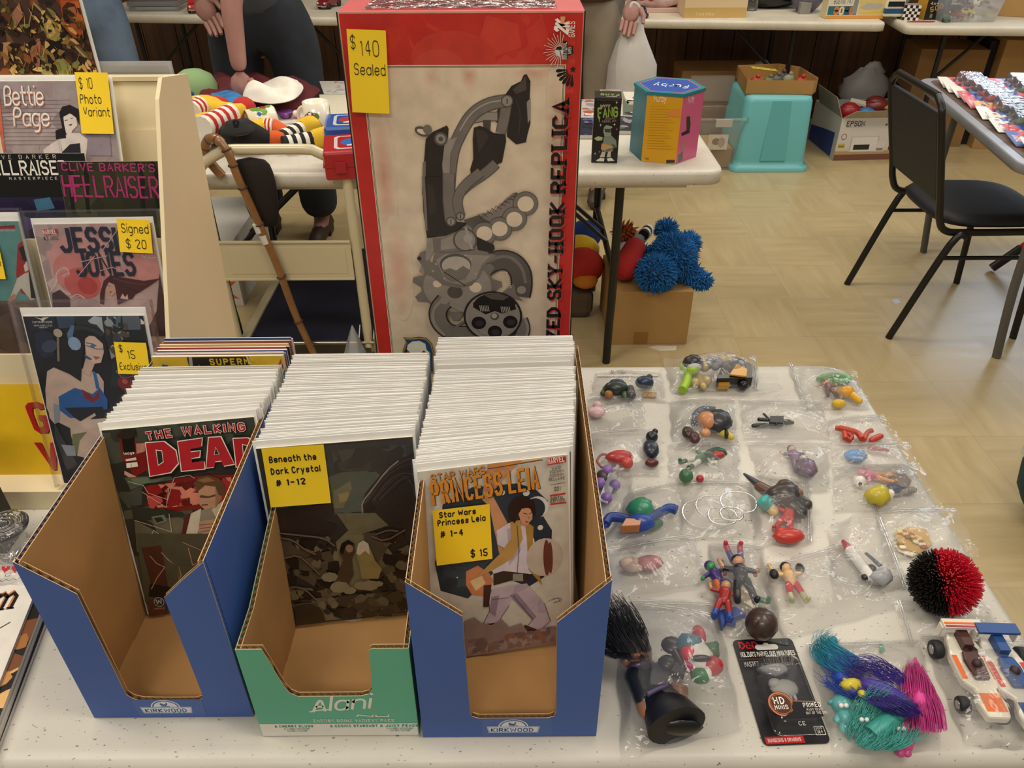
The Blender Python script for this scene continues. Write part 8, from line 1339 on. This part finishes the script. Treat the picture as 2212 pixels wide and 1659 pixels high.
for k, (u, v, r) in enumerate(((1525, 1110, .034), (1545, 1095, .028), (1595, 1085, .026), (1560, 1115, .02), (1580, 1110, .016))): MB().tube([pt(u, v, .003+.0035*k)+V((r*math.cos(R(a)), r*.9*math.sin(R(a)), .001*math.sin(R(a*3)))) for a in range(0, 360, 15)], .0015, CL, 6, closed=True).build('ring', t)
zbag('clear bag with dark armoured and red toys, middle of the table', ((1632, 1182), (1758, 1172), (1750, 1042), (1612, 1024)), .028, seed=16, zipe=1, pw=1); bits(toy('dark brown armoured toy with a long blade, middle bag', 1685, 1070, 'toy figure'), [('body', 'b', 1692, 1070, .018, (.026, .02, .018), '#3a332e', .25), ('shoulder', 'b', 1696, 1052, .022, (.014, .012, .012), '#4a3a30'), ('blade', 'r', 1650, 1056, 1608, 1024, .014, .008, .002, '#2f3438'), ('hilt', 'r', 1640, 1050, 1668, 1068, .014, .008, .01, '#5a4030'), ('arm', 'r', 1715, 1072, 1742, 1090, .012, .01, .009, '#38322d'), ('fist', 'b', 1724, 1066, .018, .008, '#7a5238'), ('leg', 'r', 1705, 1088, 1730, 1108, .012, .012, .01, '#2c2825')]); figure('red suited toy figure with white beard piece, middle bag', 1698, 1130, 10, -24, .07, '#d8b898', '#b8241c', '#b8241c', '#b02018', '#a81c18'); bits(toy('teal haired small toy at the left of the middle bag', 1660, 1090, 'toy figure'), [('hair', 'b', 1655, 1086, .012, .012, '#3aa8a0', .3), ('body', 'r', 1664, 1096, 1672, 1106, .008, .008, .007, '#c8a868')]); bits(toy('orange red shell piece at the bottom of the middle bag', 1705, 1158, name='toy_part'), [('shell', 'b', 1704, 1158, .01, (.022, .012, .01), '#b83024', .15), ('notch', 'b', 1690, 1150, .012, (.008, .008, .006), '#c84032')])
zbag('clear bag with gold paper piece beside the spiky ball', ((1915, 1210), (2118, 1206), (2062, 1098), (1890, 1100)), .01, seed=17); bits(toy('crinkled gold and cream printed piece near the spiky ball', 1962, 1160, 'card', 'gold_card'), [('gold_sheet', 'x', ((1930, 1158), (1960, 1140), (2000, 1146), (2012, 1180), (1985, 1198), (1950, 1188)), .001, .004, '#b8944a'), ('cream_sheet', 'x', ((1934, 1180), (1960, 1178), (1986, 1196), (1970, 1204), (1940, 1192)), .0005, .002, '#d8cdb4')]+[('glitter', 'b', 1945+(k*17 % 55), 1148+(k*11 % 38), .006, (.005, .004, .002), ('#d8c07a', '#8a6a2a', '#e0d4b0', '#a85a3a')[k % 4], .4) for k in range(14)])
# spiky rubber ball
t = thing('spiky_ball', 'spiky rubber ball, half black and half red, at the right of the table', 'ball', atz(2040, 1290, .74)); c = atz(2040, 1258, .782); rnd = random.Random(8); vw = (CAMP-c).normalized(); nb = (V((1, .12, 0))-vw*V((1, .12, 0)).dot(vw)).normalized()
for nm, cc, sg in (('black_strands', '#17130f', -1), ('red_strands', '#c4122c', 1)):
    mb = MB(); mt = mat(cc, .45)
    for i in range(1900):
        z = 1-2*(i+.5)/1900; ph = i*2.39996; q = math.sqrt(1-z*z); d = V((q*math.cos(ph), q*math.sin(ph), z))
        if (d.dot(nb)+.05*rnd.uniform(-1, 1)+.06)*sg < 0: continue
        d = (d+V((rnd.uniform(-.05, .05), rnd.uniform(-.05, .05), rnd.uniform(-.05, .05)))).normalized(); L = .0415*rnd.uniform(.94, 1.05); e = c+V((d.x*L*1.02, d.y*L, d.z*L)); e.z = max(e.z, .7412); m_ = c+d*L*.55; m_.z = max(m_.z-.001, .7412); mb.tube([c+d*.006, m_, e], [.0007, .0008, .0008], mt, 4)
    tag(mb.build(nm, t), kind='stuff')
MB().ball(c, .012, mat('#3a0a10', .6), 10).build('core', t)
zbag('clear bag with red nosed toy plane, right of centre', ((1800, 1292), (1962, 1268), (1894, 1092), (1788, 1140)), .016, seed=18, zipe=1); bits(toy('toy plane with red nose and grey wing in a clear bag', 1860, 1215, 'toy plane', 'toy_plane'), [('nose', 'r', 1822, 1170, 1834, 1186, .008, .003, .007, '#a81f2a'), ('fuselage', 'r', 1836, 1188, 1880, 1246, .008, .0075, .007, '#d4d0ca'), ('wing', 'x', ((1866, 1196), (1872, 1194), (1906, 1222), (1898, 1226)), .012, .014, '#4a525c'), ('wheel', 'b', 1882, 1230, .008, .007, '#17171a'), ('wheel', 'b', 1868, 1248, .007, .005, '#17171a'), ('axle', 'r', 1868, 1248, 1882, 1230, .008, .0015, .0015, '#3a3a3e')]); bits(toy('crinkled silver foil toy piece beside the toy plane', 1902, 1246, name='toy_part'), [('foil', 'b', 1902, 1246, .01, (.015, .012, .01), '#9a9a9c', .5), ('base', 'b', 1892, 1256, .005, (.01, .006, .005), '#8a8a8c', .3)])
zbag('clear bag with the bare chested wrestler figure', ((1690, 1382), (1935, 1312), (1826, 1172), (1640, 1225)), .014, seed=19, fill=(.3, .6)); t = figure('bare chested toy wrestler in red shorts with flexed arms', 1708, 1268, -14, -34, .066, '#d0a878', '#d0a878', '#b8222c', '#17120f', '#a8a882', (1.3, 1.3)); MB().ball(pt(1672, 1240, .008), (.006, .008, .006), mat('#17120f', .5), 10).build('wrist_band', t); MB().ball(pt(1728, 1228, .008), (.006, .008, .006), mat('#17120f', .5), 10).build('wrist_band', t)
zbag('clear bag heaped with small figures, left of the wrestler', ((1548, 1372), (1700, 1394), (1645, 1178), (1530, 1172)), .034, seed=20, pw=.8)
figure('toy figure with red boots and blue trousers upside down in the heap', 1590, 1222, 10, 40, .066, '#b87860', '#b0406a', '#2a3a8a', '#5a3020', '#b81c3a', hz=.004)
figure('black suited toy figure on top in the heap bag', 1600, 1262, -8, -36, .078, '#c08a6a', '#1d1f22', '#1d1f22', '#141416', '#26282c', (1.1, .6), hz=.018)
figure('purple and green toy figure at the left of the heap', 1552, 1262, -20, -30, .064, '#2a8a44', '#3f2a6a', '#c0641f', '#3f2a6a', '#2a8a44', (.4, 1.2), hz=.006)
t = figure('red and blue caped toy figure low in the heap', 1562, 1306, 4, -30, .066, '#c08a5a', '#9a2422', '#9a2422', '#1f4290', '#1f4290', hz=.012); bits(t, [('blue_cape', 'x', ((1548, 1330), (1586, 1320), (1610, 1336), (1584, 1344), (1588, 1358), (1568, 1352), (1558, 1366)), .002, .012, '#1f4290')])
figure('cream toy figure with green boots in the heap bag', 1606, 1300, -26, -10, .062, '#c8b890', '#c8b890', '#c8b890', '#6a5a3a', '#2a7a4c', hz=.002)
bits(toy('round dark brown ridged ball in the heap bag', 1645, 1350, 'toy', 'toy_ball'), [('ball', 'b', 1645, 1348, .02, .02, '#3a281f'), ('ridge', 'c', ((1630, 1346), (1644, 1338), (1660, 1346)), .034, .003, '#4a3428'), ('base', 'b', 1640, 1360, .008, (.014, .008, .008), '#7a5a44')])
zbag('milky upper bag with a faded red shape, beside the right blue box', ((1312, 1296), (1530, 1258), (1500, 1152), (1314, 1182)), .016, z=.7435, seed=21); bits(toy('faded red and tan toy seen through the milky upper bag', 1390, 1216), [('red_part', 'b', 1400, 1216, .009, (.02, .012, .009), '#b06a70', .2), ('tan_part', 'b', 1365, 1220, .008, (.018, .012, .008), '#c8ae98', .2)])
# troll-like doll in black coat
zbag('large clear bag with a black coated wild haired doll, front left', ((1345, 1640), (1606, 1576), (1545, 1300), (1322, 1296)), .05, seed=22, zipe=2, pw=1, fill=(.35, .5))
t = toy('doll with tall wild black hair and a long black coat, in the large front bag', 1420, 1480, 'doll', 'doll'); SK = '#9a6a50'
bits(t, [('head', 'b', 1374, 1412, .024, (.019, .021, .02), SK), ('nose', 'b', 1372, 1416, .043, (.006, .007, .007), SK), ('ear', 'b', 1352, 1424, .026, (.007, .009, .007), SK), ('eye', 'b', 1366, 1406, .041, .003, '#e4dcd0'), ('eye', 'b', 1382, 1404, .041, .003, '#e4dcd0'), ('mouth', 'b', 1372, 1426, .04, (.008, .003, .002), '#5a2420'), ('sleeve', 'r', 1374, 1462, 1392, 1512, .02, .0135, .012, '#191b22'), ('sleeve', 'r', 1430, 1452, 1458, 1482, .022, .013, .012, '#191b22'), ('hand', 'b', 1398, 1528, .02, (.012, .015, .01), SK), ('hand', 'b', 1466, 1492, .026, (.011, .015, .01), SK), ('collar', 'b', 1386, 1440, .026, (.016, .007, .01), '#4a4260'), ('belt', 'c', ((1398, 1500), (1420, 1488), (1442, 1480)), .04, .003, '#54486a'), ('lining', 'b', 1468, 1572, .02, (.026, .006, .014), '#0b0a0b')])
mb = MB(); cq = [(1388, 1438, .014), (1400, 1462, .021), (1420, 1500, .024), (1442, 1535, .028), (1462, 1568, .034)]; mb.tube([pt(u, v, r*.72) for u, v, r in cq], [r for _, _, r in cq], mat('#15161b', .45), 20, flat=.72); mb.build('coat', t); mb = MB(); locks(mb, curve([pt(1362, 1402, .034), pt(1346, 1376, .034), pt(1330, 1346, .03), pt(1322, 1316, .026)], 3), .024, .014, mat('#14161c', .5), 520, 4, .0004); locks(mb, curve([pt(1356, 1416, .03), pt(1334, 1404, .026), pt(1316, 1384, .02)], 3), .024, .012, mat('#1a1d26', .5), 320, 5, .0004); mb.build('hair', t)
zbag('small clear bag with a white and red dressed figure, on top of the doll bag', ((1408, 1478), (1582, 1492), (1530, 1322), (1390, 1300)), .03, z=.79, seed=23)
t = toy('toy figure in white and red with black wheels, in the small upper bag', 1500, 1425, 'toy figure'); o = t.location.copy(); hh = .05
bits(t, [('torso', 'b', 1508, 1420, hh, (.018, .02, .014), '#dcd6cc'), ('stripe', 'b', 1514, 1422, hh+.012, (.012, .004, .004), '#1c1a1c'), ('red_glove', 'b', 1510, 1372, hh, (.008, .014, .007), '#b81c34'), ('arm', 'r', 1510, 1385, 1512, 1404, hh, .006, .008, '#dcd6cc'), ('red_hand', 'b', 1488, 1412, hh+.006, (.01, .01, .008), '#c0203a'), ('blue_head', 'b', 1490, 1396, hh, (.017, .015, .015), '#3a6a7a', .2), ('green_hat', 'r', 1536, 1406, 1546, 1392, hh, .011, .004, '#2f6a44'), ('red_leg', 'b', 1536, 1438, hh, (.014, .012, .011), '#b01c2c'), ('green_boot', 'b', 1514, 1460, hh, (.012, .009, .009), '#2f7a48'), ('cuff', 'b', 1526, 1456, hh, (.006, .009, .009), '#e4e0d8'), ('pink_piece', 'x', ((1474, 1430), (1492, 1430), (1496, 1458), (1478, 1452)), hh-.008, hh+.006, '#c0286a'), ('wheel', 'b', 1452, 1394, hh, (.013, .012, .006), '#17171a'), ('wheel', 'b', 1442, 1432, hh, (.011, .01, .006), '#17171a'), ('frame', 'r', 1452, 1400, 1474, 1440, hh, .004, .006, '#1c1c20'), ('black_box', 'x', ((1446, 1460), (1476, 1470), (1480, 1446), (1456, 1440)), hh-.006, hh+.004, '#17171a')])
# carded miniature
q = [atz(*p, .7406) for p in ((1650, 1612), (1795, 1606), (1706, 1379), (1581, 1384))]; O = q[0]; U = (q[1]-q[0]).normalized(); W = V((0, 0, 1)).cross(U); hgt = (q[3]-q[0]).dot(W); w_ = (q[1]-q[0]).length
t = thing('carded_miniature', 'black carded miniature in a moulded blister, front middle of the table', 'toy package', (q[0]+q[2])/2); sk = (q[3]-q[0]).dot(U)/hgt; W = (W+U*sk).normalized(); W = V((W.x, W.y, 0)); U3 = U; CDM = mat('#16151a', .35)
A = lambda a, b, n=0: O+U3*a+W*b+V((0, 0, n)); hgt = (q[3]-q[0]).length; rr = [A(x, y) for x, y in rrect(0, 0, w_, hgt, .006, 4)]; hole = []
mb = MB(); mb.prism(rr, (0, 0, .0012), CDM); mb.build('card', t); cv = Canvas(O+V((0, 0, .0012)), U3, W, print_mat(.3, .06)); cv.at = lambda a, b: A(a, b, .0013+cv.k*.00004); cv.poly(rrect(.0004, .0004, w_-.0004, hgt-.0004, .006, 4), '#17161b'); cv.splats(.004, .012, w_-.004, hgt*.78, ['#1c1b22', '#232028', '#141318', '#28242e'], 24, .02, 2)
cv.rect(.003, .001, w_*.62, .0095, '#a81c22'); cv.text('DUNGEONS & DRAGONS', .006, .0035, .0036, '#e4dcd0', fit=w_*.5, th=.18); cv.text('D&D', .007, hgt-.013, .0085, '#b8242a', th=.22, serif=.14, sp=.05); cv.text("NOLZUR'S MARVELOUS MINIATURES", .005, hgt-.0245, .006, '#e4e0d6', fit=w_*.9, th=.17, serif=.08, wd=.8, sp=.1); cv.rect(.001, hgt-.0285, w_*.5, hgt-.028, '#a83a2a'); cv.text('MASTIFF & SHADOW MASTIFF', .006, hgt-.038, .006, '#c9c5bd', fit=w_*.86, th=.14, sp=.12); cv.poly(rrect(w_*.34, hgt-.016, w_*.72, hgt-.0085, .0035, 4), '#cfcac0'); cv.poly(rrect(w_*.48, hgt-.0125, w_*.58, hgt-.006, .003, 4), '#cfcac0')
cv.poly(rrect(w_*.82, .009, w_*.97, .0195, .001, 2), '#e4e0d8'); cv.poly(rrect(w_*.828, .0097, w_*.962, .0188, .001, 2), '#17161b'); cv.text('14+', w_*.845, .0105, .005, '#e4e0d8', fit=w_*.1, th=.2); cv.text('AGES', w_*.845, .0163, .002, '#e4e0d8', fit=w_*.1, th=.2); cv.build('printed_card', t)
bl = film('hard_blister', milky=.05, gloss=1.6, rough=.04, bump=.12, scale=14); mb = MB(); rows = [[A(x, y, n) for x, y in rrect(.017+d, .012+d, w_-.006-d, hgt-.034-d, .008, 4)] for n, d in ((.0016, -.0025), (.002, 0), (.017, .002), (.019, .005))]; mb.grid(rows, bl, cu=True); mb.face(rows[-1], bl); mb.build('blister', t)
GY = mat('#a8a6a2', .6); mb = MB(); mb.ball(A(w_*.55, hgt*.46, .008), (.016, .012, .007), GY, 12, wob=.15); mb.ball(A(w_*.42, hgt*.5, .01), (.008, .007, .006), GY, 10); 
for k in range(4): limb(mb, A(w_*(.45+.07*k), hgt*.42, .008), A(w_*(.46+.07*k), hgt*.36, .008), .0025, .002, GY, 6, 2)
mb.build('grey_miniature', t); mb = MB(); mb.ball(A(w_*.5, hgt*.66, .006), (.018, .008, .005), film('clear_mini', milky=.4, gloss=1), 12, wob=.4); mb.build('clear_miniature', t)
cv = Canvas(O, U3, W, print_mat(.25, .02)); cv.at = lambda a, b: A(a, b, .0192+cv.k*.00004); a0, b0 = w_*.36, hgt*.27
for r_, c_ in ((.0145, '#2a1a14'), (.0138, '#c8774a'), (.0122, '#3a2418'), (.0114, '#b8683f'), (.0108, '#4a2c1e')): cv.blob(a0, b0, r_, r_*1.06, c_, 28)
cv.text('HD', a0, b0+.0005, .0075, '#f0e8de', center=True, fit=.014, th=.2); cv.text('MINIS', a0, b0-.0062, .0046, '#f0e8de', center=True, fit=.016, th=.2); cv.poly([(a0+.0135, b0+.003), (w_*.93, b0+.001), (w_*.93, b0-.017), (a0-.004, b0-.017), (a0+.01, b0-.009)], '#17141a'); cv.line([(a0+.0135, b0+.003), (w_*.93, b0+.001)], .0009, '#c8774a'); cv.text('PRIMED', a0+.024, b0-.005, .0048, '#eee8e0', fit=.0205, th=.2); cv.text('PAINT READY', a0+.026, b0-.0095, .0026, '#cfc9c0', fit=.019, th=.18); cv.text('OUT OF THE BOX', a0+.024, b0-.0135, .0026, '#cfc9c0', fit=.024, th=.18); cv.text('CE', a0+.012, b0-.026, .004, '#d8d4cc', th=.12); cv.build('printed_banner', t)
# bag of hair dolls
zbag('clear bag of bright haired dolls, front of the table', ((1800, 1628), (2036, 1622), (1986, 1382), (1742, 1388)), .03, seed=24, pw=.8, fill=(.5, .35))
def hairdoll(label, u, v, path, r0, r1, hc, n, sk, w=.0004, body=True, seed=1):
    t = toy(label, u, v, 'doll', 'doll'); mb = MB(); mt = mat(hc, .45, noise=.2, scale=50)
    P_ = curve([pt(*p) for p in path], 3); locks(mb, P_, r0, r1, mt, n*2, seed, w, .9); mb.tube([p+V((0, 0, r0*.35)) for p in P_], [max(.0015, (r0+(r1-r0)*i/(len(P_)-1))*.45) for i in range(len(P_))], mt, 10); tag(mb.build('hair', t), 'brightly coloured hair')
    if body:
        bits(t, [('head', 'b', u, v, .013, (.014, .012, .011), sk), ('eye', 'b', u-5, v+2, .023, .0028, '#e8e6e0'), ('eye', 'b', u+6, v+2, .023, .0028, '#e8e6e0'), ('ear', 'b', u-18, v-4, .012, (.009, .003, .005), sk), ('body', 'b', u+6, v+26, .01, (.01, .014, .009), sk), ('arm', 'r', u-6, v+16, u-14, v+34, .008, .004, .004, sk), ('arm', 'r', u+16, v+16, u+24, v+30, .008, .004, .004, sk), ('leg', 'r', u+2, v+38, u, v+54, .007, .005, .005, sk), ('leg', 'r', u+12, v+38, u+14, v+54, .007, .005, .005, sk)])
    return t
hairdoll('aqua doll with swept teal hair, left in the doll bag', 1822, 1522, [(1852, 1462, .012), (1820, 1446, .014), (1792, 1428, .014), (1782, 1404, .012), (1800, 1388, .008)], .016, .01, '#1f8aa0', 240, '#5aa8a8', seed=2)
hairdoll('aqua doll with blue hair in the middle of the doll bag', 1866, 1552, [(1850, 1500, .012), (1822, 1478, .014), (1808, 1466, .01)], .02, .02, '#2a4fae', 160, '#4f9ca4', seed=3)
hairdoll('doll with purple hair in the centre of the doll bag', 1896, 1512, [(1935, 1530, .014), (1905, 1508, .02), (1868, 1492, .018), (1846, 1486, .01)], .028, .016, '#3a2a8a', 320, '#6a5aa8', body=False, seed=4)
hairdoll('pink doll with tall pink hair, right in the doll bag', 1945, 1572, [(1984, 1562, .012), (1980, 1520, .016), (1976, 1480, .012), (1972, 1432, .006)], .026, .003, '#c83a8a', 320, '#c8508a', seed=5)
hairdoll('doll with sea green fan of hair at the front of the doll bag', 1890, 1566, [(1880, 1600, .01), (1905, 1578, .014), (1930, 1556, .014)], .026, .022, '#3f9a90', 260, '#4f9ca4', body=False, seed=6)
bits(toy('small yellow toy crown in the doll bag', 1842, 1488, name='toy_tiara'), [('crown', 'b', 1838, 1480, .03, (.012, .008, .007), '#c8b42a', .3), ('point', 'r', 1830, 1474, 1824, 1468, .032, .004, .002, '#c8b42a'), ('bead', 'b', 1862, 1500, .034, .005, '#c8b42a')]); bits(toy('small green leaf shaped scrap at the top of the doll bag', 1906, 1398, name='scrap'), [('leaf', 'x', ((1898, 1388), (1906, 1392), (1912, 1406), (1904, 1410), (1900, 1400)), .001, .002, '#3f9a72')])
# racing cars
zbag('clear bag with two toy racing cars at the right front', ((2085, 1612), (2240, 1622), (2235, 1385), (1988, 1372)), .03, seed=25, pw=.7)
def racer(label, ctr, nose, col, deck, L, paint, num):
    o = pt(*ctr); d = (pt(*nose)-o).normalized(); a = V((d.y, -d.x, 0)); t = thing('toy_racing_car', label, 'toy car', o); P = lambda x, y, z: o+d*(y*L)+a*(x*L)+V((0, 0, z*L)); bm_ = mat(col, .3, coat=.4)
    mb = MB(); mb.prism([P(x, y, .09) for x, y in ((-.11, .5), (.11, .5), (.14, .34), (.1, .2), (.19, .1), (.19, -.22), (.12, -.5), (-.12, -.5), (-.19, -.22), (-.19, .1), (-.1, .2), (-.14, .34))], (0, 0, .11*L), bm_); mb.build('body', t, bevel=.003)
    MB().prism([P(x, y, .2) for x, y in ((-.08, .1), (.08, .1), (.1, -.12), (.07, -.24), (-.07, -.24), (-.1, -.12))], (0, 0, .05*L), mat(deck, .4)).build('cockpit', t, bevel=.003); MB().ball(P(0, -.06, .26), .05*L, mat('#3a2420', .5), 10).build('driver', t); MB().prism([P(x, y, .2) for x, y in ((-.05, -.26), (.05, -.26), (.05, -.46), (-.05, -.46))], (0, 0, .1*L), mat(deck, .4)).build('engine', t)
    mb = MB(); mb.prism([P(x, y, .33) for x, y in ((-.2, -.42), (.2, -.42), (.2, -.54), (-.2, -.54))], (0, 0, .03*L), mat(paint[0], .35)); mb.build('rear_wing', t)
    for y in (-.45, -.49) if num == '2' else (): MB().box((-.19, y, 0), (.19, y+.02, .004), mat('#d8641f' if y < -.46 else '#a82a4a', .4), M.Translation(P(0, 0, .361)) @ M(((a.x*L, d.x*L, 0, 0), (a.y*L, d.y*L, 0, 0), (0, 0, L*2, 0), (0, 0, 0, 1)))).build('wing_stripe', t)
    for s in (-1, 1): MB().prism([P(.2*s, -.44, .19), P(.2*s, -.52, .19), P(.2*s, -.52, .33), P(.2*s, -.44, .33)], a*(.015*L), bm_).build('wing_post', t)
    for x, y, r in ((.24, .3, .085), (-.24, .3, .085), (.25, -.34, .1), (-.25, -.34, .1)):
        MB().lathe([(0, -.05*L), (r*L*.9, -.05*L), (r*L, -.03*L), (r*L, .03*L), (r*L*.9, .05*L), (0, .05*L)], P(x, y, r), mat('#17171a', .6), 18, a).build('wheel', t); MB().lathe([(r*L*.5, -.056*L), (r*L*.5, .056*L), (0, .057*L)], P(x, y, r), mat('#b8b6b2', .3, metal=.8), 12, a).build('hub', t)
    cv = Canvas(P(-.1, .24, .201), a, d, print_mat(.3, .02)); cv.poly([(0, 0), (.2*L, 0), (.2*L, .2*L), (0, .2*L)], paint[1]); cv.text(num, .15*L, .17*L, .12*L, paint[2], rot=math.pi, th=.2); cv.build('nose_number', t); cv = Canvas(P(-.18, -.2, .201), a, d, print_mat(.3, .02)); cv.rect(0, 0, .05*L, .28*L, paint[2]); cv.rect(.31*L, 0, .36*L, .28*L, paint[2]); cv.build('side_stripe', t); return t
racer('white and orange toy racing car numbered 2, in the right front bag', (2098, 1478), (2134, 1550), '#dcd5c4', '#4a2622', .112, ('#dcd5c4', '#d8702a', '#d8641f'), '2')
t = racer('blue and white toy racing car beside the white one, right front bag', (2178, 1496), (2226, 1584), '#d8d3c6', '#1f4a86', .118, ('#1f4a86', '#1f4a86', '#c43a2a'), '1')
o = pt(2178, 1496); d = (pt(2226, 1584)-o).normalized(); a = V((d.y, -d.x, 0)); cv = Canvas(o+a*-.021+d*.01+V((0, 0, .0235)), d, -a, print_mat(.3, .02)); cv.text('Tonka', 0, 0, .008, '#20242e', fit=.034, th=.2, serif=.08); cv.build('side_lettering', t)
zbag('clear bag edge lying under the spiky ball', ((1960, 1400), (2180, 1385), (2120, 1290), (1930, 1300)), .006, seed=26, zipe=3)
# bag with a red heart print by the glass
zbag('crumpled clear bag with small red pixel hearts, at the left edge', ((-60, 1262), (52, 1262), (44, 1205), (-60, 1205)), .014, z=.767, seed=27); cv = Canvas(atz(0, 1238, .784), (1, 0, 0), (0, .8, .6), print_mat(.4, 0))
for k in range(2):
    for (i, j) in ((0, 2), (1, 3), (2, 2), (3, 3), (4, 2), (0, 3), (4, 3), (1, 2), (3, 2), (1, 1), (2, 1), (3, 1), (2, 0)): cv.rect(.001+k*.013+i*.0021, j*.0021, .001+k*.013+(i+1)*.0021, (j+1)*.0021, '#b81f34')
hb = [o for o in D.objects if o.get('label', '').startswith('crumpled clear bag')][0]; cv.build('heart_print', hb)
